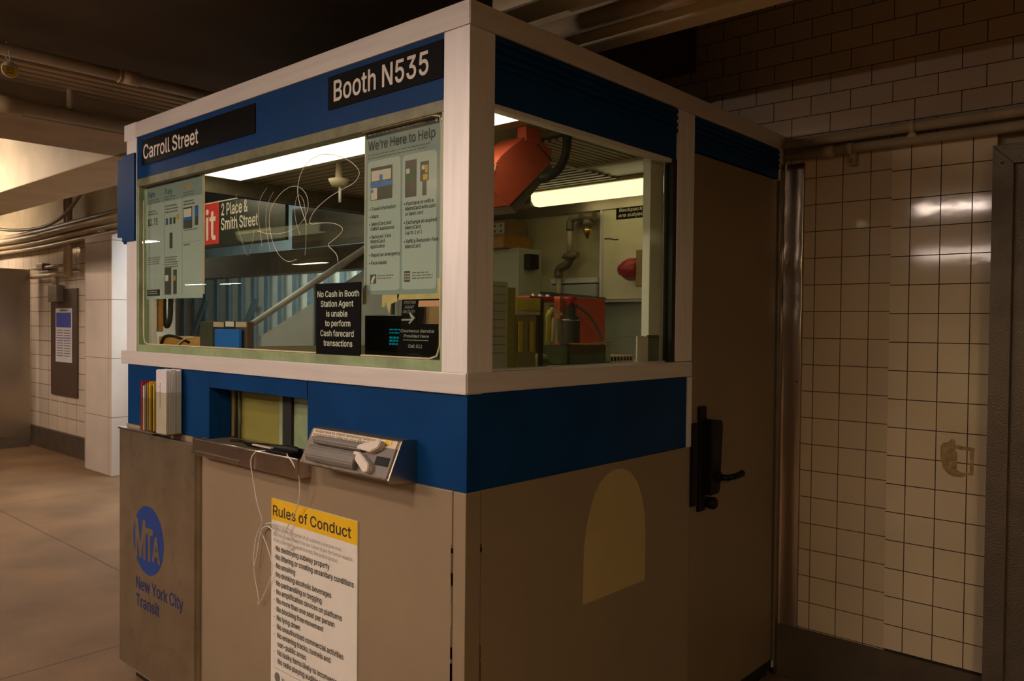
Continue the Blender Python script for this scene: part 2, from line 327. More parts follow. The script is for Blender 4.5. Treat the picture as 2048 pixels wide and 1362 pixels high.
# ------------------------------------------------------------------ lettering: glyph outlines (1000 units = cap height; on-curve x y [quadratic control x y])
GLYPHS = {}
GTXT = r"""
A943;33 0,168 1,265 278,677 278,776 1,910 1,543 1000,397 1000,394 997;305 390,316 431,368 575,422 739,469 898,542 659,638 391
B897;119 0,521 0,593 8,657 26,713 54,758 91,788 131,808 177,820 233,818 321,800 383,764 439,725 476,673 504,620 515,623 526,659 538,689 554,717 574,738 595,754 617,770 649,782 701,784 735,780 783,760 849,726 903,689 938,655 960,627 974,585 988,505 1000,118 999;247 112,247 454,511 454,551 448,583 438,623 416,660 381,674 361,690 327,698 295,696 233,688 209,670 179,645 154,625 140,571 120,511 112;247 560,247 888,497 888,529 884,587 864,607 850,640 811,654 779,660 749,660 713,656 689,648 665,628 631,611 612,579 588,531 568,499 562
C1003;205 124,270 65,318 35,368 13,406 1,456 -9,494 -13,556 -13,596 -9,652 3,732 35,780 65,814 93,865 152,883 180,911 240,923 278,929 314,804 315,787 264,751 204,710 163,652 129,620 117,560 105,476 107,438 115,404 127,368 145,334 169,305 196,269 242,237 302,223 342,211 392,205 436,203 534,207 580,219 644,241 706,279 772,316 815,368 855,414 877,454 889,492 895,562 895,634 879,670 863,702 843,745 804,767 774,787 736,804 685,928 685,927 704,909 764,881 822,839 880,804 915,774 939,732 965,698 981,618 1005,556 1013,494 1013,432 1005,348 979,318 965,276 939,215 886,167 826,123 744,103 688,93 648,81 566,79 460,89 372,99 326,115 276,153 196
D987;119 0,467 0,527 6,601 22,659 44,719 78,755 106,794 145,830 193,866 263,882 309,896 367,906 449,906 555,900 613,878 707,840 793,814 833,788 865,763 890,717 926,655 960,619 974,577 986,521 996,479 1000,118 999;247 112,246 887,489 886,553 874,607 854,663 818,686 797,716 761,746 709,772 631,784 551,784 453,770 363,746 293,710 233,665 186,625 158,583 138,529 122,455 112
E823;119 0,738 1,737 112,246 113,247 450,700 451,699 562,247 562,246 887,731 888,731 1000,118 999
F806;119 0,246 1,247 434,682 435,681 546,246 547,246 887,725 888,725 1000,118 999
G1023;199 130,246 83,272 63,310 39,362 15,406 1,458 -9,496 -13,560 -13,650 1,694 15,738 35,780 61,808 83,845 120,871 154,911 228,933 304,941 394,940 503,557 502,558 391,815 390,811 336,795 276,775 234,751 200,718 167,678 139,626 117,566 105,494 105,440 115,376 141,330 173,281 226,241 294,219 356,205 436,203 534,207 580,219 644,241 706,269 758,297 796,346 841,374 859,412 877,460 891,488 895,560 895,620 883,672 859,727 816,771 758,791 718,802 685,930 685,929 704,915 752,879 826,833 886,774 937,704 977,634 1001,552 1013,490 1013,452 1009,370 989,302 957,266 933,228 901,181 848,131 764,101 682,89 628,81 566,79 460,91 360,113 280,151 198
H1016;119 0,246 1,247 456,771 456,772 1,898 1,897 1000,772 999,771 568,247 568,246 999,118 999
I591;62 0,531 1,530 112,359 113,359 887,530 888,530 1000,61 999,62 888,233 887,233 113,62 112
J779;125 88,170 45,194 29,240 7,302 -9,338 -13,390 -13,456 -3,492 9,532 29,579 64,601 88,625 124,649 184,661 260,660 999,535 998,535 286,529 228,509 174,476 135,446 115,420 105,392 99,336 99,294 109,250 135,225 162,209 190,193 252,193 338,66 339,65 260,73 200,93 140
K917;119 0,246 1,246 329,389 480,733 0,882 1,478 565,482 573,879 1000,715 1000,352 607,245 476,246 999,118 999
L772;119 0,710 1,709 112,246 113,245 1000,118 999
M1235;119 0,240 1,237 850,336 567,560 3,563 0,671 0,920 633,995 858,992 723,992 1,1116 1,1115 1000,937 1000,934 997,688 357,619 144,544 373,300 997,297 1000,118 999
N1029;119 0,246 1,246 607,237 844,398 567,756 5,761 0,912 1,911 1000,784 999,784 311,791 152,760 215,696 325,272 995,267 1000,118 999
O1048;211 118,268 67,312 39,368 13,406 1,456 -9,494 -13,556 -13,644 1,702 21,738 39,802 83,849 130,881 172,925 254,943 304,957 360,969 460,969 538,963 602,943 696,925 746,897 802,845 874,806 913,776 937,702 979,618 1005,556 1013,494 1013,432 1005,348 979,274 937,223 894,167 826,123 744,103 688,93 648,81 566,79 460,89 372,99 326,115 276,153 196,181 154;318 183,277 230,237 302,215 372,205 436,203 534,213 618,233 688,259 742,303 802,342 837,376 859,438 885,490 895,560 895,612 885,678 857,736 813,783 754,817 686,837 612,845 550,845 450,841 410,825 338,795 266,757 210,708 163,646 127,586 109,560 105,490 105,438 115,376 141
P874;119 0,246 1,247 364,507 366,589 380,633 396,689 430,736 475,764 517,790 581,802 645,802 721,792 779,776 825,744 881,701 926,651 960,585 986,549 994,495 1000,118 999;247 476,247 888,511 886,569 870,607 848,630 827,648 803,664 769,674 731,678 683,674 637,664 597,640 551,615 524,571 496,513 480,457 476
Q1048;203 127,242 88,290 52,346 22,402 2,484 -12,566 -12,640 0,702 22,788 -94,921 -93,793 77,843 123,883 175,913 227,939 291,959 371,969 459,969 539,961 617,937 715,913 773,889 815,861 855,833 887,800 918,754 952,674 990,588 1010,484 1012,428 1004,376 990,346 978,270 934,205 875,169 829,125 749,107 701,93 649,81 567,79 461,91 361,113 281,149 203;328 174,295 207,255 265,225 335,209 405,203 463,205 563,215 627,241 707,267 755,295 793,346 840,402 872,458 890,500 896,568 894,608 886,648 872,712 834,761 785,791 741,811 701,831 641,845 549,845 449,831 359,811 299,773 231,753 205,720 174,616 312,484 312,625 125,626 120,608 114,550 104,500 104,458 110,402 128,364 148
R883;119 0,246 1,246 387,465 390,483 390,490 381,692 3,695 0,840 1,616 411,665 432,699 454,748 503,766 531,790 585,804 653,802 747,792 793,776 835,756 871,738 895,705 928,667 954,603 982,523 998,118 999;247 500,247 888,499 888,527 884,569 872,601 856,627 836,644 817,662 785,674 747,678 725,678 661,666 611,650 579,615 542,573 518,539 508,501 502
S878;137 102,186 55,216 35,266 11,296 1,362 -13,408 -17,474 -17,570 -3,624 15,664 35,714 71,737 94,765 132,781 162,797 210,803 250,803 296,797 336,785 372,745 432,698 473,622 515,522 549,428 573,334 605,308 617,278 637,249 664,233 692,227 714,227 762,235 790,251 820,282 853,302 867,340 885,374 895,416 901,468 901,520 893,556 881,594 861,621 838,641 812,653 788,664 743,786 743,787 766,781 798,757 858,731 896,694 933,658 959,616 981,572 997,540 1005,476 1013,416 1013,376 1009,318 997,268 979,234 961,186 925,157 894,137 866,119 830,107 790,103 764,103 702,117 644,139 602,174 563,226 525,312 485,470 441,582 403,634 371,665 336,673 318,679 290,675 234,659 196,622 153,594 133,562 117,488 99,394 99,320 117,268 147,229 190,209 238,204 267,76 267,79 230,93 180,107 148
T882;381 0,506 1,506 887,819 888,819 1000,62 999,63 888,380 887
U1017;208 101,239 72,281 42,347 10,393 -4,451 -14,541 -16,625 -4,691 18,733 40,773 68,824 119,852 159,874 203,890 253,898 303,899 1000,772 999,772 327,768 297,756 255,740 221,720 191,677 150,617 118,547 102,471 102,445 106,401 118,363 136,341 150,310 177,278 219,262 251,250 289,244 329,244 999,118 999,120 291,130 241,144 199,164 159
V943;401 0,545 0,548 3,909 1000,777 1000,774 997,582 445,526 277,475 106,470 113,426 263,374 419,168 997,165 1000,32 999
W1349;305 0,454 1,626 635,658 773,673 858,692 761,728 613,894 1,1041 0,1316 999,1187 1000,1184 995,1002 285,969 124,930 301,748 995,745 1000,603 1000,438 381,379 120,360 221,322 385,164 995,161 1000,33 1000
X932;37 0,179 0,360 257,442 383,467 428,492 381,554 283,751 0,896 1,542 515,862 977,875 1000,735 1000,530 705,467 596,400 713,205 1000,58 999,394 511
Y928;401 0,528 1,528 411,894 997,893 1000,748 999,548 673,496 581,465 512,436 577,380 675,180 999,32 999,400 409
Z862;84 0,785 1,784 112,300 112,225 109,333 253,781 907,780 1000,79 999,80 888,560 888,637 891,533 751,83 93
a765;108 68,145 33,167 19,211 -1,271 -15,341 -17,393 -9,423 1,455 17,495 47,532 98,543 101,545 -1,662 0,660 544,652 586,630 638,610 666,573 701,529 727,469 747,397 755,325 753,255 737,197 711,157 683,112 634,86 586,82 572,197 539,222 582,255 613,289 633,351 649,417 649,447 643,489 623,512 602,522 588,538 548,542 492,538 478,527 465,495 451,351 433,247 415,177 393,149 379,121 359,94 330,74 296,64 264,60 234,60 190,68 144,86 100;213 127,194 150,184 174,182 228,196 266,221 291,265 313,347 331,455 345,509 357,542 372,542 254,536 224,530 206,506 164,459 121,429 105,389 93,359 89,313 89,277 95,253 103
b834;103 1,220 0,222 114,232 114,237 109,277 53,302 30,332 10,376 -8,426 -16,476 -16,534 -6,578 10,614 30,648 56,683 93,707 127,739 193,753 239,763 293,767 337,765 431,757 485,743 537,719 593,693 635,644 688,608 714,560 738,494 754,424 756,382 750,350 740,298 708,267 677,235 631,232 628,223 629,222 1000,103 999;298 144,273 173,249 217,235 257,223 319,221 401,225 441,235 487,251 531,273 569,298 598,326 620,358 636,396 646,454 648,496 640,522 630,556 608,595 565,617 525,637 461,645 401,645 343,635 273,617 217,595 177,556 134,524 112,480 96,414 92,378 98,342 112
c778;155 97,214 42,270 10,310 -4,346 -12,380 -16,434 -16,512 -2,546 10,582 28,626 60,665 101,699 159,713 201,600 230,593 221,573 173,545 143,530 128,476 100,420 92,378 92,340 100,308 114,284 130,251 163,229 195,203 259,189 341,189 397,193 433,201 473,215 515,233 551,253 579,298 620,336 638,386 648,414 648,476 640,530 612,545 597,571 569,596 516,710 544,701 575,677 621,653 653,612 692,550 728,488 748,434 756,360 754,310 744,244 716,192 680,149 635,115 583,83 503,69 427,67 337,75 271,93 205,121 145
d834;169 73,224 28,276 2,340 -14,410 -16,460 -8,506 12,542 38,565 61,602 114,614 114,616 0,731 1,730 1000,611 999,610 628,599 631,565 681,546 700,500 732,474 744,442 752,410 756,360 756,300 746,256 730,230 716,196 692,165 663,125 609,91 535,75 473,67 405,69 311,81 239,99 183,125 131;278 134,241 175,219 213,203 257,193 305,189 343,191 425,203 485,217 525,251 581,286 614,322 634,354 644,382 648,438 646,482 634,518 614,553 581,577 545,599 489,611 427,613 341,607 289,591 229,573 191,549 157,518 128,500 116,464 100,422 92,366 94,310 112
e794;161 89,214 42,246 22,282 6,330 -8,366 -14,444 -16,502 -8,564 12,596 28,632 52,677 97,703 139,717 179,608 206,599 203,583 169,552 134,506 106,450 92,384 92,322 108,274 136,237 175,209 225,191 299,190 332,730 332,727 453,709 537,695 573,661 633,645 653,598 696,542 728,472 750,428 756,356 754,308 744,248 720,188 678,145 631,123 597,101 553,83 501,69 425,67 335,75 269,93 203,119 147;190 434,193 467,203 505,219 541,239 571,262 596,296 622,330 638,372 648,434 648,456 644,482 636,526 610,557 579,581 539,595 503,607 445,606 434
f499;160 0,279 1,279 641,449 643,448 746,279 747,281 857,297 897,326 922,366 932,412 930,440 922,449 925,477 1023,440 1036,378 1042,330 1040,278 1026,236 1004,193 963,181 945,165 907,159 879,159 747,13 745,14 642,159 641
g836;129 -183,186 -236,250 -270,286 -282,334 -292,376 -296,438 -296,510 -286,580 -264,618 -244,646 -224,679 -191,695 -169,709 -143,721 -109,729 -71,733 -17,732 746,616 746,615 627,606 626,550 698,512 726,480 742,462 748,410 756,360 756,318 750,262 732,204 698,171 669,127 613,91 537,73 465,67 409,69 317,77 265,99 195,131 137,151 111,184 78,234 44,294 20,348 10,436 12,482 24,532 52,563 81,599 131,602 134,613 133,613 -11,605 -73,599 -91,579 -125,556 -148,538 -160,492 -180,442 -190,370 -190,334 -184,304 -174,258 -148,239 -131,198 -80,99 -137;266 164,237 197,215 237,203 269,191 329,191 429,203 489,217 527,251 581,284 612,318 632,354 644,382 648,440 646,484 634,520 614,561 573,591 519,605 473,613 421,613 335,603 275,585 225,561 187,530 156,490 132,452 120,424 116,382 116,354 120,320 130,296 142
h806;104 0,223 1,223 469,227 499,235 529,249 559,267 585,288 606,336 634,384 646,440 646,482 636,520 614,547 587,565 557,579 509,583 461,583 1,703 1,701 517,689 583,671 631,643 673,614 702,578 726,536 744,502 752,470 756,424 756,384 750,350 740,298 712,255 671,224 620,222 1000,103 999
i328;104 0,223 1,222 746,103 745;95 905,114 886,142 872,176 870,210 882,233 903,247 933,247 967,237 991,210 1018,186 1028,152 1030,120 1018,95 995,83 971,81 939,85 923
j328;-18 -281,32 -281,72 -275,110 -263,140 -247,179 -212,193 -192,207 -164,217 -130,223 -90,222 745,103 744,103 -76,93 -120,83 -138,68 -153,38 -167,-19 -172;97 902,124 879,146 871,182 871,204 879,233 904,245 926,249 950,245 974,237 990,216 1013,190 1027,146 1029,124 1021,97 998,87 982,81 962,83 930
k748;104 0,223 1,223 275,302 348,325 323,578 0,731 1,395 425,707 745,560 746,236 416,224 416,222 1000,103 999
l372;139 46,170 19,194 7,222 -1,288 -5,318 -3,355 6,335 106,266 103,254 107,246 111,233 126,225 154,222 999,103 998,103 144,109 106,117 82
m1199;104 0,223 1,223 489,227 517,235 545,247 569,259 587,288 616,332 640,374 650,424 648,466 634,490 618,511 597,533 557,539 527,540 0,659 1,661 521,671 555,681 575,714 614,748 636,770 644,804 650,840 650,866 646,914 626,949 595,963 569,971 541,975 499,975 1,1094 0,1095 529,1085 593,1073 627,1049 669,1029 693,1002 716,984 728,944 746,890 758,824 758,758 742,706 714,688 700,655 665,635 635,624 610,599 667,579 695,548 724,518 742,474 756,402 758,348 744,326 734,290 710,251 669,222 614,221 745,104 746
n805;104 0,223 1,223 469,227 499,235 529,249 559,267 585,288 606,336 634,384 646,440 646,482 636,520 614,547 587,565 557,579 509,583 461,583 1,703 1,703 471,699 533,687 589,663 643,639 677,606 708,552 738,502 752,470 756,424 756,384 750,336 734,288 704,255 671,220 612,219 745,103 745
o816;155 97,214 42,270 10,310 -4,346 -12,380 -16,434 -16,506 -4,546 10,578 26,630 64,665 101,707 167,731 229,747 311,747 427,733 503,717 549,697 591,663 641,610 692,558 724,498 746,434 756,360 754,310 744,244 716,192 680,149 635,115 583,83 503,69 427,67 337,75 271,93 205,121 145;284 130,251 163,229 195,213 229,195 293,189 341,189 397,197 455,215 515,233 551,253 579,284 610,326 634,370 646,428 648,458 644,500 630,532 610,573 567,605 507,619 459,627 409,627 327,613 255,599 217,575 175,544 140,512 116,476 100,438 92,364 94,324 106
p834;104 -281,223 -280,224 115,235 112,271 60,294 37,350 1,380 -9,414 -15,486 -15,522 -9,562 3,616 31,642 51,681 90,705 124,727 164,755 248,767 338,765 432,751 510,729 572,707 614,683 648,638 693,610 713,572 733,538 745,486 755,412 755,370 747,332 731,292 703,271 682,233 628,222 627,220 745,103 744;308 135,271 176,251 212,235 256,225 304,221 342,223 426,233 480,249 526,275 572,306 605,338 627,366 639,402 647,464 647,520 631,564 601,593 568,619 520,637 462,645 402,645 342,637 282,619 222,593 174,562 139,526 113,484 97,462 93,404 93,382 97,340 113
q834;159 84,208 39,236 21,274 3,322 -11,350 -15,420 -15,480 -1,520 21,567 64,599 112,610 115,611 -280,731 -280,730 745,615 744,614 627,604 627,567 678,524 717,476 743,422 755,350 755,278 739,216 707,190 687,157 654,121 602,99 556,85 516,69 430,67 338,75 268,97 188,121 138;284 129,251 162,229 194,211 232,195 292,189 342,189 402,197 462,211 510,233 556,247 576,270 601,310 629,342 641,372 647,432 647,474 637,516 615,557 576,587 524,601 482,611 426,613 342,603 270,589 224,559 170,524 133,502 117,460 99,432 93,360 95,326 105
r509;104 0,223 1,223 485,235 535,259 575,286 602,328 626,386 640,428 640,478 634,478 754,398 756,362 750,328 738,296 720,263 691,243 665,226 630,219 631,218 746,103 745
s717;118 77,163 36,221 6,269 -8,305 -14,387 -16,425 -12,471 -2,535 24,581 56,602 77,624 107,644 153,652 209,648 249,640 279,632 297,610 329,573 362,505 396,451 412,319 442,275 458,251 472,230 491,214 525,214 563,218 577,228 595,247 616,267 630,297 644,347 654,389 654,417 650,459 634,473 624,504 591,527 546,635 570,636 575,620 617,596 657,567 690,529 718,491 736,431 752,395 756,341 756,305 752,255 740,197 714,163 690,136 663,120 641,106 615,96 583,92 557,92 519,98 485,108 457,134 417,171 384,227 354,267 340,425 304,477 284,500 267,522 235,526 221,526 185,522 171,508 147,479 120,449 104,391 90,323 90,269 104,235 124,204 159,185 208,71 186,74 165,88 125
t447;165 59,206 22,234 8,266 -2,306 -8,346 -8,376 -6,419 3,396 104,348 98,318 98,296 102,278 110,263 125,251 153,249 641,400 642,401 745,249 747,248 926,130 926,129 747,13 745,14 642,129 641,129 153,141 101
u806;171 63,216 26,276 0,334 -10,380 -10,412 -6,464 10,518 42,559 87,586 136,587 1,703 1,702 746,583 745,583 301,577 243,569 215,555 185,524 146,498 126,470 112,422 100,352 102,306 118,280 136,263 153,237 197,227 231,223 261,223 745,103 745,105 221,115 167,127 133,143 101
v765;319 0,446 1,729 746,598 745,442 313,383 114,326 305,168 743,165 746,34 745
w1115;271 0,392 1,510 417,557 606,622 353,722 5,725 0,843 0,1070 745,945 746,942 741,844 393,781 132,726 365,624 741,621 746,495 746,406 427,360 247,336 131,333 130,298 287,172 745,45 746
x744;42 0,180 0,295 173,372 302,455 165,564 0,703 1,441 377,690 746,554 746,461 607,376 460,291 601,196 746,57 745,283 415,303 385,303 379
y765;94 -272,125 -281,167 -285,219 -283,261 -273,287 -261,319 -239,348 -210,372 -176,402 -114,729 745,601 745,598 742,446 324,383 119,322 316,168 742,165 745,34 744,318 2,318 -8,288 -94,266 -134,239 -161,207 -175,165 -177,121 -169
z748;83 0,666 1,665 110,248 111,248 119,260 135,654 649,653 746,94 745,95 634,499 634,500 629,82 91
0891;208 92,247 53,271 35,307 15,343 1,419 -13,473 -13,517 -7,571 9,617 33,651 59,678 86,706 122,746 198,766 254,778 300,788 354,796 434,794 592,776 708,764 752,742 810,700 884,678 912,635 953,605 973,569 991,505 1009,473 1013,419 1013,359 1003,309 985,259 955,208 906,180 868,148 808,118 720,100 622,94 544,94 454,98 394,116 284,136 218,170 146;331 135,300 166,274 204,248 262,232 318,216 434,216 564,226 652,242 720,260 768,292 824,331 865,351 879,393 897,427 903,481 901,515 891,543 877,594 830,630 770,650 716,666 646,676 544,674 420,664 342,640 254,618 206,594 170,543 123,515 109,481 99,427 97,381 107,351 121
1891;151 0,768 1,767 106,542 107,541 1000,389 1000,170 839,171 704,403 876,409 880,418 879,418 107,151 106
2891;127 0,766 1,765 110,300 111,300 119,526 353,660 507,706 575,726 615,738 649,748 699,748 765,740 807,720 859,694 899,657 938,613 970,577 988,537 1002,481 1012,403 1012,355 1004,315 992,269 970,223 936,190 901,154 841,134 777,130 711,249 710,252 751,264 795,288 837,325 872,359 890,409 902,471 902,503 896,537 884,563 868,594 839,606 823,622 789,628 765,630 711,626 685,614 647,588 599,556 555,126 93
3891;148 100,179 69,205 49,231 33,279 11,359 -9,399 -13,459 -13,531 -3,607 23,669 63,708 102,730 132,752 174,766 220,772 262,772 308,766 348,756 384,734 430,718 454,694 482,663 509,601 545,561 559,523 567,481 571,436 570,732 904,731 999,138 998,139 889,566 888,566 880,308 588,308 488,449 485,507 473,553 453,589 427,610 404,630 370,646 314,646 256,640 228,626 194,604 164,571 135,543 119,501 105,465 99,379 101,331 113,297 129,267 151,236 188,220 226,215 259,87 259,90 220,100 182,118 142
4891;78 207,553 206,555 0,674 1,675 206,812 207,811 318,674 319,673 624,554 623,553 318,214 319,214 329,596 973,609 1000,484 999,82 319,78 311
5891;179 96,232 47,264 27,314 5,386 -11,484 -11,548 3,588 19,626 41,683 90,725 148,747 194,763 252,767 282,765 378,755 426,745 456,725 498,687 552,656 583,618 611,580 631,540 645,488 655,416 655,372 647,332 633,294 613,268 593,263 594,296 889,720 889,720 999,189 998,133 498,252 483,276 503,314 523,350 535,394 543,458 543,490 537,518 527,564 499,595 468,615 438,629 408,641 364,643 286,637 254,625 220,593 168,562 139,534 121,494 105,464 99,404 99,382 103,346 115,314 133,281 162,259 192,243 232,240 255,118 255,121 216,133 174,151 136
6891;199 96,254 45,282 27,330 5,374 -7,420 -13,472 -13,506 -9,542 -1,590 17,644 51,699 106,723 142,739 174,755 222,763 270,761 366,751 414,737 452,719 486,687 528,658 555,622 579,584 597,524 613,488 617,426 615,388 605,345 584,627 990,630 999,496 999,491 994,251 642,211 578,173 508,153 462,133 396,125 342,125 290,135 224,147 186,171 136;312 145,285 176,263 216,247 278,247 344,251 366,261 400,287 446,316 477,344 497,370 509,408 519,464 521,492 517,524 507,554 491,597 452,617 422,635 380,643 342,643 278,639 254,625 212,603 174,568 137,546 121,506 103,464 95,426 95,384 103,344 121
7891;193 0,323 0,326 3,768 881,767 1000,122 999,123 888,636 887,636 881,238 95
8891;168 92,199 63,233 39,271 19,309 5,389 -11,499 -11,573 3,623 21,653 37,693 65,732 104,764 154,778 190,786 226,788 288,780 336,762 384,732 432,697 469,661 495,637 507,592 520,595 527,627 537,663 559,700 596,720 626,734 656,748 708,750 770,744 808,734 840,718 872,696 904,645 953,595 983,529 1005,471 1013,395 1011,343 1001,303 987,267 969,223 937,190 902,156 844,140 786,138 726,144 688,158 646,182 604,209 573,247 545,300 524,299 519,263 511,229 495,181 459,144 414,122 372,112 344,102 288,102 244,108 206,128 150;277 151,246 190,234 218,228 246,228 300,236 334,250 364,278 400,309 425,347 445,397 459,493 459,537 447,573 429,603 407,634 372,652 336,660 306,662 254,658 230,650 206,636 180,611 151,585 131,559 117,515 103,471 97,419 97,385 101,345 111,317 123;321 607,294 634,282 652,270 678,262 712,262 766,272 804,290 836,313 861,335 877,375 895,413 903,477 903,515 895,541 885,569 867,596 840,616 806,624 782,628 756,628 720,622 688,606 652,592 632,569 609,539 589,515 579,465 569,423 569,381 577,363 583
9891;258 0,394 0,397 3,667 403,725 509,749 575,763 647,763 721,751 787,741 817,721 859,689 905,642 950,610 972,582 986,530 1004,482 1012,406 1012,344 1000,282 974,236 942,189 893,167 861,151 829,137 789,125 717,127 643,137 591,153 547,173 511,195 481,226 450,256 428,294 408,342 392,390 384,470 386,514 400,545 417,271 23;316 524,297 543,277 571,261 603,247 659,247 723,251 745,261 779,283 821,295 837,328 868,370 892,404 902,474 904,520 892,548 878,570 862,593 839,609 817,631 773,641 735,645 689,639 635,627 597,605 557,568 518,548 504,504 486,474 480,416 480,386 486,344 504
.369;117 24,144 1,174 -9,210 -7,240 7,265 34,277 68,275 104,259 136,236 157,206 169,168 169,136 155,111 130,97 94,99 58
,369;75 -235,166 -234,266 126,267 139,132 138
:369;117 24,144 1,174 -9,210 -7,240 7,265 34,277 68,275 104,259 136,236 157,206 169,168 169,136 155,111 130,97 94,99 58;113 570,136 547,168 533,206 533,236 545,263 572,277 608,275 644,261 674,234 699,200 711,164 709,132 693,107 664,97 634,99 600
;369;75 -235,166 -234,266 126,267 139,132 138;132 566,155 545,185 533,221 533,255 547,268 558,284 580,292 604,292 640,280 670,259 693,227 709,191 711,173 707,151 695,128 672,114 640,114 604,118 590
&880;129 90,182 43,228 17,272 1,334 -11,414 -13,462 -7,518 7,586 37,616 57,646 83,716 -1,861 0,721 168,751 214,783 290,799 374,801 440,685 440,685 400,677 348,661 296,644 263,431 522,500 573,585 652,615 700,627 730,635 766,633 836,623 870,605 906,591 926,560 957,506 989,462 1003,418 1009,348 1007,290 993,252 975,224 955,185 912,163 870,149 814,149 752,155 720,173 672,193 636,265 540,170 465,127 422,91 370,75 330,67 284,67 240,73 200,81 172,97 136;242 139,213 174,197 210,191 240,191 274,197 304,211 336,233 366,278 409,336 453,347 444,573 172,544 145,494 115,456 101,400 91,358 91,322 97,266 121;358 611,331 644,279 728,269 768,269 800,273 820,291 858,316 883,342 897,372 905,420 905,438 901,474 883,503 850,515 810,515 780,511 760,497 732,460 687,378 623
'405;153 624,252 625,265 1000,138 999
(537;348 -189,463 -188,381 0,339 124,311 242,297 366,297 448,303 526,315 610,335 704,361 800,393 896,462 1059,346 1059,311 996,267 892,225 760,199 646,179 508,175 450,177 330,185 258,207 148,243 30,269 -36,323 -148
)537;74 -189,190 -189,197 -178,247 -82,299 46,337 178,357 298,363 406,359 500,347 600,331 684,303 794,267 902,229 990,190 1059,73 1058,95 1016,133 926,163 842,189 754,211 662,229 562,237 492,241 406,239 350,231 276,217 200,197 120,149 -20
-891;225 369,661 369,662 480,225 481
$878;145 93,190 52,254 16,314 -4,396 -16,397 -145,480 -146,481 -17,548 -8,588 2,636 20,690 52,706 64,751 111,767 135,793 195,803 249,803 295,799 325,787 367,775 391,751 425,710 464,654 500,614 518,481 561,482 898,506 896,548 884,582 868,608 850,643 809,657 777,664 742,789 743,781 799,763 847,735 891,700 928,646 966,594 990,544 1004,481 1013,480 1146,398 1146,397 1011,338 1002,290 988,250 970,212 946,192 930,147 881,135 863,113 813,103 765,105 687,119 639,149 589,192 548,242 516,304 488,397 459,397 101,374 102,322 116,286 134,262 152,243 171,225 197,211 231,204 268,76 268,81 221,97 169,117 131;482 100,481 435,486 436,584 402,610 388,642 364,659 345,671 323,679 289,679 257,673 227,663 203,649 181,618 150,592 132,548 112,508 102;274 640,247 667,229 705,227 761,235 791,261 833,294 862,342 886,396 898,397 585,322 610
/490;29 -150,139 -150,142 -145,461 1046,351 1046,348 1043
!385;119 28,140 7,170 -7,206 -9,236 1,263 24,279 54,281 98,273 122,256 145,220 167,174 169,148 159,123 138,105 104,103 68,109 46;132 315,251 316,259 848,258 999,125 998
?705;248 28,269 7,299 -7,335 -9,365 1,392 24,408 54,410 98,402 122,385 145,349 167,303 169,277 159,252 138,234 104,232 68,238 46;261 297,382 298,382 356,386 384,392 406,406 434,429 461,533 535,576 576,602 612,618 644,630 680,638 750,636 784,628 826,608 876,576 922,541 955,501 981,449 1001,397 1011,323 1013,267 1005,207 985,149 949,114 914,86 874,64 820,56 780,55 743,181 743,186 786,198 820,216 848,241 873,255 883,297 901,331 907,369 907,421 895,451 879,484 848,504 814,514 772,514 736,502 686,480 648,447 613,329 529,296 490,280 458,266 408,260 352
’348;102 626,193 627,296 1000,159 999
•764;215 261,246 230,278 208,308 194,346 184,402 182,428 186,466 198,508 222,535 245,569 289,585 323,595 361,597 417,593 443,581 481,557 523,534 550,490 584,460 598,412 610,352 610,330 606,290 592,256 572,215 533,199 511,179 471,169 433,167 377,175 335,193 293
*891;222 539,225 536,235 542,403 650,396 439,491 438,485 650,663 536,710 621,551 702,524 719,710 815,664 901,485 788,492 999,397 1000,404 813,404 789,401 788,225 902,176 817,364 717,176 619
"""
BOLD = {}
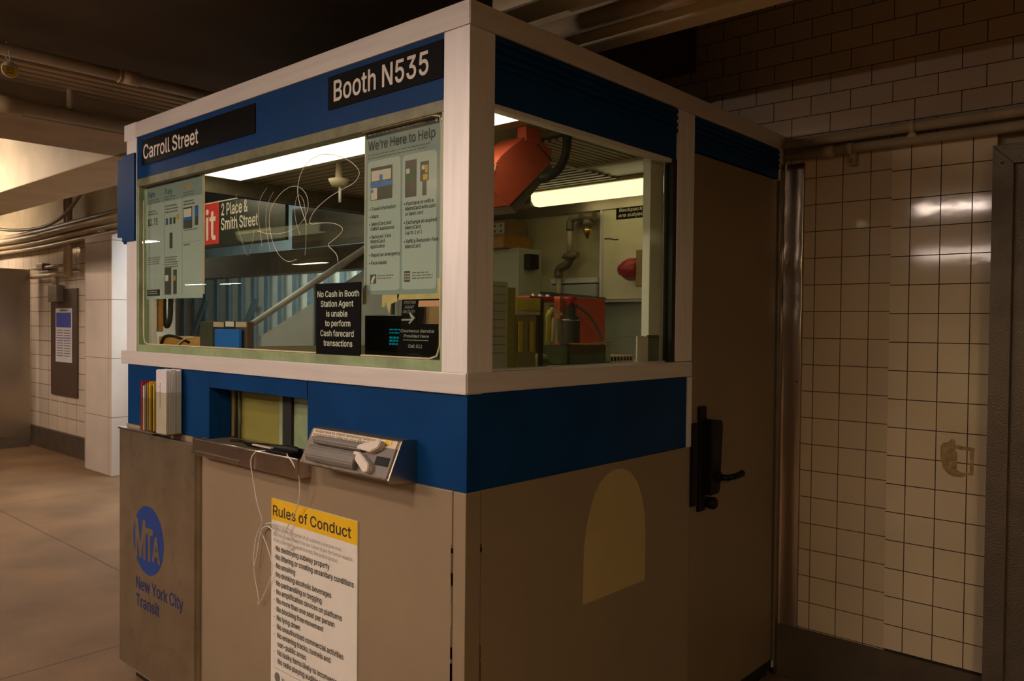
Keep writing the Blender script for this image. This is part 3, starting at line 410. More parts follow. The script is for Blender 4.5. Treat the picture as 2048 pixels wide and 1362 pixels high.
BTXT = r"""
A957;12 -11,21 -20,33 -24,167 -24,179 -20,190 -7,281 254,661 254,754 -7,765 -20,777 -24,909 -24,921 -20,930 -11,934 1,926 27,570 997,564 1011,555 1020,543 1024,397 1024,385 1020,374 1009,16 27,8 1;337 414,418 651,469 816,544 579,604 415
B911;98 -11,107 -20,119 -24,521 -24,593 -16,665 4,725 34,778 79,808 119,830 169,844 233,844 305,834 357,812 411,784 451,737 496,684 525,719 546,758 583,774 605,792 641,806 701,808 735,804 783,788 843,754 905,713 948,667 980,635 996,593 1010,505 1024,119 1024,107 1020,98 1011,94 999,94 1;271 136,271 430,511 430,551 424,575 416,611 396,640 369,654 349,668 319,674 295,672 235,666 217,650 191,613 160,571 144,511 136;271 584,271 864,497 864,529 860,567 848,587 836,606 819,620 799,632 771,636 749,636 713,630 683,608 643,567 608,523 590,499 586
C1017;185 112,258 45,306 15,340 -1,432 -29,494 -37,556 -37,608 -31,660 -19,744 15,792 45,826 73,885 140,925 212,945 270,953 314,949 326,936 337,796 337,783 326,765 272,737 224,710 193,684 173,644 151,596 135,560 129,476 131,422 145,380 165,346 189,311 224,277 274,255 320,239 372,229 436,227 534,233 594,247 656,277 726,311 776,346 811,380 835,446 863,492 871,562 871,608 863,646 849,698 817,733 782,753 752,775 702,779 682,792 665,804 661,928 661,940 665,951 678,953 694,931 772,911 816,891 850,859 892,816 935,786 959,706 1003,618 1029,556 1037,494 1037,432 1029,340 1001,264 959,195 898,147 838,101 752,81 696,69 648,57 566,55 460,65 372,93 268,133 184
D1001;98 -11,107 -20,119 -24,467 -24,579 -8,667 22,731 58,767 86,814 133,850 181,888 255,904 301,920 367,930 449,930 555,924 613,900 715,860 805,808 877,775 910,729 946,663 982,627 996,559 1014,503 1022,119 1024,107 1020,98 1011,94 999,94 1;271 136,270 863,489 862,545 852,599 832,651 798,696 749,724 701,748 631,760 551,760 453,750 381,724 301,696 253,653 206,613 178,575 160,529 146,455 136
E837;98 -11,107 -20,119 -24,737 -24,749 -20,758 -11,762 1,762 111,758 123,745 134,270 137,271 426,699 426,711 430,720 439,724 451,724 561,720 573,707 584,271 586,270 863,739 866,752 877,756 889,756 999,752 1011,743 1020,731 1024,119 1024,107 1020,98 1011,94 999,94 1
F820;98 -11,107 -20,119 -24,245 -24,257 -20,268 -7,271 410,681 410,693 414,702 423,706 435,706 545,702 557,689 568,271 570,270 863,733 866,746 877,750 889,750 999,746 1011,737 1020,725 1024,119 1024,107 1020,98 1011,94 999,94 1
G1037;179 118,252 49,284 27,334 1,432 -29,496 -37,560 -37,658 -21,702 -7,750 15,820 63,881 128,905 164,933 220,957 304,965 394,965 502,961 514,948 525,558 527,546 523,537 514,533 502,533 392,537 380,546 371,558 367,789 366,787 336,773 284,755 246,731 212,706 187,666 159,618 139,566 129,494 129,448 137,388 161,342 193,301 238,263 302,241 364,229 436,227 534,233 594,247 656,277 726,301 764,340 807,386 839,444 863,488 871,560 871,612 861,678 827,725 784,759 732,779 678,790 665,802 661,930 661,942 665,953 678,955 694,937 760,913 814,887 856,853 898,786 957,712 999,634 1025,552 1037,452 1033,362 1011,290 977,216 921,161 860,109 772,79 690,59 586,55 460,67 360,91 272,131 186
H1030;98 -11,107 -20,119 -24,245 -24,257 -20,268 -7,271 432,747 432,750 -7,761 -20,773 -24,897 -24,909 -20,918 -11,922 1,922 999,918 1011,909 1020,897 1024,773 1024,761 1020,750 1007,747 592,271 592,268 1007,257 1020,245 1024,119 1024,107 1020,98 1011,94 999,94 1
I605;41 -11,50 -20,62 -24,530 -24,542 -20,553 -7,555 111,551 123,542 132,530 136,383 137,383 863,530 864,542 868,551 877,555 889,555 999,551 1011,538 1022,62 1024,50 1020,39 1007,37 889,41 877,50 868,62 864,209 863,209 137,62 136,50 132,41 123,37 111,37 1
J793;105 76,158 25,182 9,232 -15,302 -33,390 -37,464 -25,530 1,590 43,621 76,639 102,663 150,671 176,681 220,685 260,685 998,681 1010,672 1019,660 1023,536 1023,524 1019,515 1010,511 998,511 286,505 228,489 186,464 155,444 141,412 127,392 123,336 123,302 131,262 155,245 174,231 198,217 252,217 338,213 350,204 359,192 363,58 361,45 350,41 338,41 260,45 220,63 150,81 112
K931;98 -11,107 -20,119 -24,245 -24,257 -20,266 -11,270 1,270 321,385 444,702 1,721 -20,733 -24,881 -24,893 -20,902 -11,906 1,898 19,508 563,530 591,900 987,904 999,902 1007,891 1020,879 1024,715 1024,703 1020,386 679,269 544,268 1007,257 1020,245 1024,119 1024,107 1020,98 1011,94 999,94 1
L786;98 -11,107 -20,119 -24,709 -24,721 -20,730 -11,734 1,734 111,730 123,717 134,270 137,270 999,266 1011,257 1020,245 1024,119 1024,107 1020,98 1011,94 999,94 1
M1249;98 -11,107 -20,119 -24,239 -24,251 -20,260 -11,264 1,263 702,314 559,538 -5,551 -20,563 -24,671 -24,683 -20,694 -9,920 567,967 700,968 1,972 -11,981 -20,993 -24,1115 -24,1127 -20,1136 -11,1140 1,1140 999,1136 1011,1127 1020,1115 1024,937 1024,925 1020,914 1009,666 365,619 220,566 381,320 1009,309 1020,297 1024,119 1024,107 1020,98 1011,94 999,94 1
N1043;98 -11,107 -20,119 -24,245 -24,257 -20,266 -11,270 1,270 607,265 748,378 555,736 -7,749 -20,761 -24,911 -24,923 -20,932 -11,936 1,936 999,932 1011,923 1020,911 1024,785 1024,773 1020,764 1011,760 999,761 258,686 385,292 1007,279 1020,267 1024,119 1024,107 1020,98 1011,94 999,94 1
O1062;191 106,256 47,300 19,360 -9,456 -33,556 -37,618 -29,666 -17,710 -1,750 19,814 63,869 118,901 160,947 246,965 296,981 360,993 460,993 538,987 602,965 704,947 754,917 814,865 886,818 933,788 957,710 1001,618 1029,556 1037,494 1037,432 1029,340 1001,262 957,203 906,147 838,101 752,81 696,69 648,57 566,55 460,65 372,93 268,133 184;330 203,285 260,259 310,239 372,229 436,227 534,237 618,255 680,279 730,323 790,354 817,388 839,446 863,490 871,560 871,604 863,666 837,706 809,737 778,763 742,795 678,813 612,821 550,821 450,817 410,803 346,775 278,737 222,696 183,638 149,586 133,560 129,490 129,446 137,388 161
P888;98 -11,107 -20,119 -24,245 -24,257 -20,268 -7,271 340,507 342,597 358,641 374,701 410,756 463,784 505,812 573,826 645,826 721,814 787,798 833,764 893,713 946,663 980,593 1008,549 1018,495 1024,119 1024,107 1020,98 1011,94 999,94 1;271 500,271 864,511 862,561 848,610 815,628 791,642 761,650 731,654 683,650 637,642 605,628 575,603 544,563 518,513 504,457 500
Q1062;183 115,230 68,278 32,338 0,394 -20,462 -34,566 -36,640 -24,694 -6,765 -103,780 -116,920 -118,932 -114,941 -105,945 -93,941 -81,825 73,883 135,919 189,949 251,969 309,985 383,993 459,993 539,987 603,961 717,921 807,871 879,830 922,792 954,766 972,712 1000,622 1028,566 1036,484 1036,438 1030,368 1012,288 974,226 928,185 887,149 841,103 757,85 709,69 649,57 567,55 461,67 361,91 273,129 191;340 194,299 239,275 277,247 343,233 405,227 463,229 563,239 627,263 699,287 743,315 781,358 820,410 850,458 866,500 872,568 870,600 864,640 850,692 820,733 783,771 729,789 693,805 647,821 549,821 449,807 359,789 307,765 261,724 208,639 321,624 334,484 336,472 332,461 319,459 311,463 299,587 137,580 132,500 128,450 136,390 160
R897;98 -11,107 -20,119 -24,245 -24,257 -20,268 -7,270 363,465 366,472 365,664 5,683 -20,695 -24,839 -24,851 -20,860 -11,864 3,858 19,650 397,711 434,768 491,786 519,812 577,828 653,826 747,814 801,798 843,758 907,717 948,679 974,639 994,597 1008,539 1020,497 1024,119 1024,107 1020,98 1011,94 999,94 1;271 524,271 864,499 864,527 860,561 850,589 836,624 805,640 777,650 747,654 725,654 661,644 619,630 591,603 562,565 540,501 526
S892;117 90,174 35,204 15,258 -11,362 -37,474 -41,578 -25,632 -7,676 15,726 51,757 82,785 120,803 154,821 210,827 250,827 296,821 336,807 380,797 400,765 444,710 493,630 537,530 571,436 595,320 637,269 676,251 714,251 762,257 782,271 808,294 833,348 863,416 877,468 877,510 871,548 859,582 841,621 800,635 768,641 736,656 721,786 719,798 723,809 736,811 766,791 842,751 908,706 953,670 979,610 1009,566 1023,516 1033,416 1037,352 1029,280 1009,222 981,174 945,137 906,117 878,97 838,83 790,79 764,79 702,95 636,107 610,133 572,184 525,260 481,340 451,462 419,586 375,622 351,637 336,651 310,655 290,655 258,647 224,631 196,610 173,554 139,522 129,466 121,414 121,368 127,328 139,300 153,280 167,249 202,233 240,227 274,212 289,68 289,55 278,51 266,57 220,81 148
T896;360 -11,369 -20,381 -24,505 -24,517 -20,526 -11,530 1,530 863,819 864,831 868,840 877,844 889,844 999,840 1011,827 1022,63 1024,51 1020,40 1007,38 889,42 877,55 866,356 863,356 1
U1031;188 89,245 38,279 16,339 -12,393 -28,451 -38,541 -40,625 -28,699 -4,745 20,785 48,844 107,872 147,896 195,914 253,922 303,924 999,920 1011,911 1020,899 1024,773 1024,761 1020,750 1007,748 327,744 297,720 233,700 203,675 178,619 144,591 134,547 126,471 126,435 132,399 144,343 178,316 205,298 231,278 275,268 329,266 1007,255 1020,243 1024,119 1024,107 1020,98 1011,94 999,96 291,108 233,122 191,144 147
V957;380 -11,389 -20,401 -24,545 -24,557 -20,568 -9,926 973,934 999,930 1011,921 1020,909 1024,777 1024,765 1020,754 1009,560 453,475 186,396 427,188 1009,177 1020,165 1024,33 1024,21 1020,12 1011,8 999,14 979
W1363;284 -11,293 -20,305 -24,453 -24,465 -20,474 -11,648 627,673 738,874 -11,883 -20,895 -24,1041 -24,1053 -20,1062 -11,1068 3,1338 989,1340 999,1336 1011,1327 1020,1315 1024,1187 1024,1175 1020,1162 1003,1004 389,969 240,770 1003,757 1020,745 1024,603 1024,591 1020,582 1011,574 989,416 389,382 241,379 240,344 393,186 1003,173 1020,161 1024,33 1024,21 1020,10 1007,10 989
X946;16 -11,25 -20,37 -24,179 -24,191 -20,210 1,380 245,467 380,558 235,720 1,739 -20,751 -24,895 -24,907 -20,916 -11,920 1,916 13,570 515,894 983,900 999,896 1011,887 1020,875 1024,735 1024,723 1020,700 993,522 735,467 644,420 725,228 1009,217 1020,205 1024,59 1024,47 1020,38 1011,34 999,38 987,366 511,20 19,12 1
Y942;380 -11,389 -20,401 -24,527 -24,539 -20,548 -11,552 1,552 405,914 985,918 997,916 1007,905 1020,893 1024,749 1024,737 1020,728 1011,528 685,465 568,394 697,208 999,191 1020,179 1024,33 1024,21 1020,12 1011,8 999,18 977,376 405,376 1
Z876;63 -11,72 -20,84 -24,784 -24,796 -20,805 -11,809 1,809 111,805 123,792 134,275 135,353 241,801 895,805 907,805 999,801 1011,792 1020,780 1024,80 1024,68 1020,59 1011,55 999,55 889,59 877,72 866,587 865,513 763,63 105,59 93,59 1
a779;88 56,123 21,155 -1,209 -25,271 -39,341 -41,401 -31,467 -3,491 13,519 41,522 -8,537 -23,661 -25,673 -21,682 -12,686 0,684 544,674 594,650 650,630 678,593 715,553 741,501 763,469 771,397 779,343 779,293 771,221 749,155 711,104 662,82 630,60 584,60 564,75 549,197 515,209 519,218 528,242 570,267 593,289 607,319 619,351 625,417 625,451 617,471 607,492 590,514 548,518 492,509 481,485 473,351 457,247 439,201 427,137 399,109 379,82 352,62 324,46 288,36 234,36 190,40 160,52 118,66 88;225 147,214 162,206 184,206 228,216 254,239 275,267 289,337 305,455 321,518 334,518 254,508 214,486 176,447 141,421 127,389 117,313 113,261 125
b848;83 -11,92 -20,104 -24,228 -22,241 -11,245 1,246 56,276 22,304 0,344 -22,384 -34,426 -40,496 -38,542 -28,586 -12,626 10,660 36,693 69,727 115,761 185,777 239,787 293,791 337,789 431,781 485,765 545,739 605,713 647,699 665,638 722,610 740,550 766,494 778,424 780,366 770,322 752,286 728,247 691,247 999,243 1011,234 1020,222 1024,104 1024,92 1020,83 1011,79 999,79 1;324 152,299 177,283 201,263 245,251 291,245 343,245 401,251 453,265 503,279 535,299 565,324 590,356 610,412 624,454 624,500 614,536 594,563 569,585 537,609 477,619 425,621 343,611 273,599 235,575 189,544 154,512 132,480 120,452 116,386 120,354 132
c792;135 85,202 22,262 -12,346 -36,434 -40,520 -24,594 8,638 40,685 89,705 119,733 183,737 199,735 209,720 224,600 254,590 252,577 241,553 185,518 148,462 122,420 116,364 118,332 128,310 140,263 185,235 237,221 283,215 319,215 419,221 455,237 507,253 539,273 567,296 590,334 612,386 624,414 624,470 616,518 592,551 557,573 507,584 496,596 492,722 524,731 533,735 547,709 613,673 665,624 712,558 750,504 768,434 780,360 778,302 766,232 736,180 700,129 647,95 595,61 511,45 427,43 337,51 271,71 197,101 133
d848;149 61,182 30,222 2,268 -20,340 -38,410 -40,442 -36,486 -24,544 10,585 49,590 58,591 1,595 -11,608 -22,730 -24,742 -20,751 -11,755 1,755 999,751 1011,742 1020,730 1024,612 1024,600 1020,589 1007,586 690,540 734,482 766,410 780,340 778,268 760,232 744,194 720,145 675,105 621,69 543,51 473,43 405,45 311,57 239,77 175,105 119;290 154,261 187,241 221,225 265,215 319,215 425,225 477,239 517,271 569,298 594,330 612,382 624,438 622,474 612,506 594,533 569,557 533,577 481,587 427,589 341,583 289,569 237,553 203,529 169,488 136,456 122,422 116,366 118,336 126
e808;141 77,202 22,234 2,274 -16,366 -38,444 -40,502 -32,572 -10,644 32,697 85,725 131,741 177,737 191,724 202,602 230,590 226,579 215,563 181,540 154,498 128,450 116,370 118,340 126,306 142,263 179,231 233,215 299,216 308,730 308,742 312,751 321,755 333,753 431,745 491,731 545,717 581,681 645,665 665,610 716,550 750,472 774,428 780,356 778,300 766,236 740,176 698,125 643,79 561,61 509,45 425,43 335,51 269,71 195,99 135;218 458,219 477,233 517,271 573,308 602,338 616,372 624,446 622,474 614,504 598,537 567,553 543,569 507,581 459
f513;139 -11,148 -20,160 -24,278 -24,290 -20,301 -7,303 617,448 618,460 622,469 631,473 643,473 745,469 757,460 766,448 770,304 770,305 857,317 885,328 896,344 904,392 908,446 898,458 902,469 913,501 1023,497 1035,488 1044,448 1058,378 1066,330 1064,270 1048,224 1024,181 985,149 933,135 879,135 771,14 770,2 766,-9 753,-11 643,-7 631,2 622,14 618,135 617,135 1
g850;109 -195,174 -256,242 -292,334 -316,438 -320,490 -314,542 -302,588 -286,620 -270,658 -244,699 -203,715 -181,731 -151,743 -117,753 -71,757 -17,757 745,753 757,744 766,732 770,616 770,604 766,595 757,591 745,590 686,581 699,542 734,510 754,470 770,410 780,360 780,318 774,254 754,192 718,151 681,107 625,79 571,55 495,45 435,43 343,51 275,67 213,97 147,131 99,172 58,222 24,286 -2,348 -14,420 -14,490 2,544 32,589 75,589 -11,583 -65,577 -83,559 -113,526 -140,484 -158,442 -166,370 -166,334 -160,312 -152,270 -128,227 -77,210 -60,198 -56,96 -110,79 -125,75 -137,77 -145;278 184,257 209,237 245,225 277,215 329,215 429,225 481,239 519,263 559,286 584,314 604,336 614,382 624,424 624,476 612,508 594,541 561,569 511,579 481,587 439,591 379,585 303,569 247,547 207,518 176,482 154,452 144,424 140,354 144,308 162
h820;83 -11,92 -20,104 -24,222 -24,234 -20,245 -7,247 469,251 499,269 547,300 586,344 612,384 622,454 620,494 604,527 575,541 553,551 527,559 461,559 1,563 -11,572 -20,584 -24,702 -24,714 -20,723 -11,727 1,725 517,711 591,693 639,663 685,610 734,544 766,490 778,424 780,384 774,342 762,286 732,248 696,247 999,243 1011,234 1020,222 1024,104 1024,92 1020,83 1011,79 999,79 1
i342;83 -11,92 -20,104 -24,222 -24,234 -20,243 -11,247 1,247 745,243 757,234 766,222 770,104 770,92 766,83 757,79 745,79 1;75 893,102 866,142 848,176 846,222 862,253 891,267 917,271 933,271 967,257 1003,222 1038,186 1052,152 1054,108 1038,75 1007,59 971,59 929
j342;-39 -292,-30 -301,-18 -305,32 -305,96 -293,142 -273,168 -255,199 -224,221 -190,235 -154,247 -90,247 744,243 756,230 767,104 769,92 765,81 752,79 -76,71 -112,56 -133,28 -145,-26 -149,-39 -160,-43 -172,-43 -280;77 890,112 859,146 847,182 847,216 859,253 892,267 918,273 950,267 982,257 1002,228 1033,198 1049,182 1053,146 1053,112 1041,77 1010,65 990,57 962,61 922
k762;83 -11,92 -20,104 -24,222 -24,234 -20,243 -11,247 1,247 265,300 316,566 -20,578 -24,730 -24,742 -20,751 -11,755 1,749 17,425 425,727 733,731 745,727 757,718 766,706 770,560 770,548 766,248 460,247 999,243 1011,234 1020,222 1024,104 1024,92 1020,83 1011,79 999,79 1
l386;119 34,152 3,186 -15,252 -29,318 -27,356 -19,375 -6,379 6,355 118,346 127,334 131,318 127,262 129,257 132,249 154,247 998,243 1010,234 1019,222 1023,104 1023,92 1019,83 1010,79 998,79 144,85 106,95 74
m1213;83 -11,92 -20,104 -24,222 -24,234 -20,243 -11,247 1,247 489,253 525,279 575,312 604,360 624,410 626,454 614,478 598,501 571,513 541,517 -7,528 -20,540 -24,658 -24,670 -20,679 -11,683 1,683 505,687 529,709 575,742 606,778 622,840 626,872 620,914 598,933 577,947 541,951 499,953 -7,964 -20,976 -24,1094 -24,1106 -20,1115 -11,1119 1,1119 529,1107 601,1095 635,1069 681,1036 718,996 748,946 770,890 782,810 780,736 758,676 720,643 687,628 666,599 707,560 744,526 764,474 780,402 782,340 766,294 742,246 698,243 753,228 768,104 770,92 766,83 757,79 745,79 1
n819;83 -11,92 -20,104 -24,222 -24,234 -20,245 -7,247 469,251 499,269 547,300 586,344 612,384 622,454 620,494 604,527 575,541 553,551 527,559 461,559 1,563 -11,572 -20,584 -24,702 -24,714 -20,723 -11,727 1,727 471,723 533,709 597,683 655,659 689,618 728,590 746,544 766,490 778,424 780,384 774,328 756,286 732,244 692,243 745,239 757,226 768,104 770,92 766,83 757,79 745,79 1
o830;135 85,202 22,262 -12,346 -36,434 -40,514 -26,554 -12,590 6,642 44,685 89,727 155,753 221,771 311,771 427,755 511,739 557,717 603,683 653,622 712,566 746,506 768,434 780,360 778,302 766,232 736,180 700,129 647,95 595,61 511,45 427,43 337,51 271,71 197,101 133;296 150,271 175,249 207,225 267,217 305,213 341,215 419,221 455,237 507,253 539,273 567,310 600,344 616,386 624,428 624,458 620,492 608,520 590,553 555,577 513,595 459,603 409,603 327,597 287,583 239,563 199,537 165,500 136,468 122,438 116,364 118,332 128
p848;83 -292,92 -301,104 -305,222 -305,234 -301,245 -288,248 53,300 3,358 -27,414 -39,486 -39,522 -33,584 -13,628 11,654 31,701 78,725 112,749 156,779 248,791 338,789 432,773 518,751 580,727 626,703 660,650 713,622 733,580 755,546 767,486 779,412 779,386 775,350 765,310 745,280 723,246 687,245 744,241 756,228 767,104 769,92 765,81 752,79 -280;320 155,291 188,273 220,257 264,249 304,245 402,251 452,263 498,295 560,318 585,350 607,402 623,464 623,492 617,526 601,555 578,581 544,607 484,619 424,621 342,615 292,601 240,577 192,555 164,524 139,490 123,462 117,392 119,356 131
q848;139 72,176 35,224 1,290 -27,350 -39,420 -39,488 -23,548 13,586 51,589 -288,600 -301,612 -305,730 -305,742 -301,751 -292,755 -280,755 744,751 756,742 765,730 769,616 769,604 765,595 756,591 744,590 685,552 725,514 751,484 765,422 779,334 777,288 767,234 745,190 717,137 666,101 614,77 564,63 524,45 430,43 338,55 248,75 180,101 126;296 149,271 174,249 206,233 240,219 292,213 342,213 402,221 462,233 502,253 544,279 578,308 601,332 613,372 623,432 623,466 615,504 595,537 564,565 516,579 474,589 402,589 342,583 290,567 232,539 182,512 153,490 137,452 121,432 117,360 119,334 127
r523;83 -11,92 -20,104 -24,222 -24,234 -20,243 -11,247 1,247 485,251 509,265 543,279 563,298 582,336 604,386 616,428 616,478 610,490 614,499 623,503 635,503 753,499 765,490 774,464 780,398 780,354 772,320 760,290 744,244 704,241 753,226 768,104 770,92 766,83 757,79 745,79 1
s731;98 65,151 16,213 -16,305 -38,387 -40,447 -32,519 -10,581 26,636 83,666 145,676 209,672 249,662 287,652 309,630 341,585 382,533 410,459 434,327 464,283 480,250 503,238 527,238 563,259 596,305 622,347 630,405 628,447 614,476 589,492 567,506 535,519 524,535 522,647 550,656 559,660 575,642 625,602 687,559 726,509 754,453 772,395 780,319 778,247 762,185 734,151 710,108 665,84 623,76 599,68 557,68 519,76 477,86 449,114 405,159 364,219 332,259 318,417 282,465 264,492 241,500 227,502 185,488 159,475 146,441 126,391 114,323 114,277 126,247 144,224 171,206 219,193 230,177 232,63 208,50 197,46 181,66 117
t461;145 47,194 2,236 -18,288 -30,346 -32,418 -22,430 -18,439 -9,443 3,421 107,408 124,396 128,348 122,304 124,283 137,275 155,273 617,400 618,412 622,421 631,425 643,425 745,421 757,412 766,400 770,273 771,273 925,269 937,260 946,248 950,130 950,118 946,109 937,105 925,105 771,14 770,2 766,-7 757,-11 745,-11 643,-7 631,2 622,14 618,105 617,105 153,119 93
u820;151 51,192 14,244 -14,292 -28,334 -34,400 -32,462 -16,522 16,562 54,563 1,567 -11,580 -22,702 -24,714 -20,723 -11,727 1,727 745,723 757,714 766,702 770,584 770,572 766,561 753,559 301,553 243,535 197,498 154,462 134,422 124,366 124,318 138,283 165,269 185,253 223,247 261,247 745,243 757,234 766,222 770,104 770,92 766,83 757,79 745,81 221,91 167,105 125,123 89
v779;298 -11,307 -20,319 -24,445 -24,457 -20,466 -11,748 725,754 745,750 757,741 766,729 770,599 770,587 766,578 757,420 321,383 198,348 313,188 755,177 766,165 770,35 770,23 766,14 757,10 745,16 725
w1129;250 -11,259 -20,271 -24,391 -24,403 -20,412 -11,557 508,600 345,704 -11,713 -20,725 -24,843 -24,855 -20,864 -11,872 9,1086 715,1094 743,1090 757,1081 766,1069 770,945 770,933 766,924 757,830 431,781 236,732 435,642 757,633 766,621 770,495 770,483 766,472 753,464 725,333 236,290 409,192 757,183 766,171 770,45 770,33 766,22 753,22 735
x758;21 -11,30 -20,42 -24,180 -24,192 -20,315 161,372 256,435 153,552 -20,564 -24,702 -24,714 -20,723 -11,727 1,723 13,469 377,711 733,715 745,713 753,702 766,690 770,554 770,542 766,441 619,376 506,225 747,208 766,196 770,58 770,46 766,37 757,33 745,39 729,263 403,275 385,275 379,21 13,17 1
y779;74 -284,93 -297,125 -305,167 -309,203 -309,263 -297,299 -281,331 -259,368 -222,392 -188,424 -122,752 736,752 752,741 765,729 769,601 769,589 765,578 754,424 332,383 201,344 324,188 754,177 765,165 769,35 769,23 765,14 756,10 744,12 736,294 -2,266 -86,246 -122,227 -141,195 -153,165 -153,121 -145,109 -149,100 -158,70 -266
z762;62 -11,71 -20,83 -24,665 -24,677 -20,686 -11,690 1,690 109,686 121,673 132,290 135,674 637,678 649,678 745,674 757,665 766,653 770,95 770,83 766,74 757,70 745,70 635,74 623,87 612,453 610,454 607,62 103,58 91,58 1
0905;188 80,235 33,259 15,329 -19,365 -29,419 -37,473 -37,517 -31,579 -13,629 13,663 39,698 74,726 110,768 190,802 300,812 354,820 434,818 592,800 708,770 804,744 858,720 896,698 924,647 973,577 1013,505 1033,419 1037,351 1025,301 1007,247 975,188 918,160 880,126 816,96 728,76 622,70 544,74 394,92 284,114 210,150 134;343 155,312 188,282 240,264 288,250 348,240 434,240 564,250 652,264 712,282 760,312 812,343 845,379 867,411 877,481 877,531 857,574 818,608 762,628 708,642 646,652 544,650 420,640 342,618 262,598 218,574 182,531 143,481 123,427 121,379 133
1905;130 -11,139 -20,151 -24,767 -24,779 -20,790 -7,792 105,788 117,779 126,767 130,566 131,566 999,562 1011,549 1022,381 1022,163 864,148 847,146 705,150 693,159 684,171 680,189 688,385 834,394 837,394 131,151 130,139 126,130 117,126 105,126 1
2905;106 -11,115 -20,127 -24,765 -24,777 -20,788 -7,790 109,786 121,773 132,346 135,546 341,680 495,726 563,760 641,772 699,772 765,762 815,742 867,714 911,669 958,625 990,585 1010,545 1024,481 1036,387 1034,307 1014,257 990,211 956,170 913,132 849,116 803,106 747,108 703,123 688,249 686,261 690,272 703,276 751,286 787,308 825,329 846,353 862,385 874,409 878,471 878,495 874,519 866,559 842,586 811,600 781,606 749,606 711,592 655,568 611,536 567,106 105,102 93,102 1
3905;128 88,167 49,193 29,271 -11,359 -33,459 -37,531 -27,575 -15,619 3,681 43,712 72,750 120,780 182,796 262,796 308,790 348,778 392,754 442,730 476,703 505,641 551,569 581,488 594,752 892,756 904,756 998,752 1010,743 1019,731 1023,139 1023,127 1019,118 1010,114 998,114 890,118 878,131 867,520 864,288 600,284 588,284 488,288 476,297 467,309 463,449 461,499 451,541 433,577 407,590 392,608 362,622 314,622 256,618 236,606 206,584 176,535 141,507 131,465 123,379 125,339 135,309 149,279 171,256 200,242 234,238 266,223 281,79 281,66 270,62 258,72 194,98 130
4905;58 195,67 186,79 182,529 182,530 1,534 -11,543 -20,555 -24,673 -24,685 -20,694 -11,698 1,698 181,811 182,823 186,832 195,836 207,836 317,832 329,823 338,811 342,698 343,698 623,694 635,685 644,673 648,555 648,543 644,534 635,530 623,529 342,250 343,630 985,634 997,632 1007,621 1020,609 1024,485 1024,473 1020,464 1011,56 319,54 207
5905;159 84,220 27,290 -11,372 -33,462 -37,508 -31,556 -19,622 11,674 49,715 92,739 126,765 176,783 234,791 282,791 360,783 410,767 464,745 510,707 564,668 603,620 637,578 657,514 675,488 679,402 677,334 659,293 640,318 865,728 867,741 878,745 890,745 998,741 1010,732 1019,720 1023,190 1023,178 1019,169 1010,163 990,109 514,113 486,122 477,142 471,252 459,264 463,288 483,322 501,368 515,394 519,458 519,500 509,552 479,575 456,595 426,607 400,617 364,619 286,603 228,573 180,550 159,522 141,486 127,464 123,404 123,382 127,354 137,326 153,301 174,279 204,267 234,263 262,248 277,110 277,97 266,93 254,105 184,131 124
6905;179 84,242 25,270 7,322 -17,398 -35,492 -35,574 -15,602 -3,648 25,711 84,737 120,761 166,777 214,785 254,787 350,779 398,767 440,745 488,727 516,670 575,634 599,592 619,510 639,440 641,411 636,651 984,655 996,653 1006,638 1021,496 1023,484 1019,471 1006,231 654,151 516,131 470,109 396,101 342,101 290,111 224,125 178,151 124;324 165,297 200,285 224,271 278,271 344,275 366,283 392,307 434,328 457,356 477,390 491,424 497,492 493,536 475,558 459,577 440,597 410,613 372,619 342,619 278,615 254,603 220,577 178,534 141,498 125,464 119,426 119,392 125,356 141
7905;172 -11,181 -20,193 -24,323 -24,335 -20,346 -9,790 873,792 999,788 1011,779 1020,767 1024,123 1024,111 1020,102 1011,98 999,98 889,102 877,115 866,600 863,170 11,168 1
8905;148 80,187 43,221 19,263 -3,301 -17,389 -35,499 -35,581 -19,631 -1,665 17,705 45,752 92,782 138,800 182,812 244,812 288,802 344,782 396,744 454,699 497,654 524,689 551,720 584,740 614,756 648,768 688,774 726,770 798,756 848,728 900,681 953,623 995,579 1015,509 1033,417 1037,359 1029,295 1009,231 973,180 926,150 884,130 842,116 786,114 726,120 688,136 638,162 592,197 553,236 524,185 493,154 464,128 432,100 380,82 318,78 244,90 182,108 138;289 171,266 202,254 234,254 312,262 336,282 370,305 393,331 411,379 431,411 437,479 437,503 433,539 421,579 397,600 378,620 350,634 316,638 290,634 230,622 202,600 172,563 145,523 129,491 123,397 123,333 141;333 627,302 664,286 712,286 766,290 784,302 812,325 841,347 857,383 873,413 879,477 879,507 873,539 859,576 828,598 788,604 756,604 720,600 696,586 664,557 629,507 601,465 593,423 593,389 599,371 605
9905;237 -11,246 -20,258 -24,394 -24,406 -20,417 -9,687 391,747 501,771 567,787 647,787 721,773 795,757 839,717 907,664 962,622 992,552 1022,482 1036,406 1036,336 1022,294 1006,234 970,177 915,147 873,119 811,105 753,101 717,105 629,115 583,131 539,153 499,175 469,232 416,296 382,342 368,390 360,458 360,481 365,239 17,233 1;328 544,303 573,283 611,271 659,271 723,275 745,283 771,303 809,340 848,378 870,404 878,474 880,512 870,536 858,558 842,589 805,605 775,617 735,621 689,617 645,605 605,585 569,556 538,536 524,496 508,474 504,416 504,394 508,356 524
.383;97 12,132 -19,174 -33,218 -29,252 -13,285 22,301 68,297 112,279 148,248 177,206 193,168 193,124 175,91 142,79 118,73 94,77 50
,383;54 -246,63 -255,75 -259,165 -259,177 -255,186 -246,292 134,288 150,279 159,267 163,133 163,121 159,112 150,52 -216,50 -234
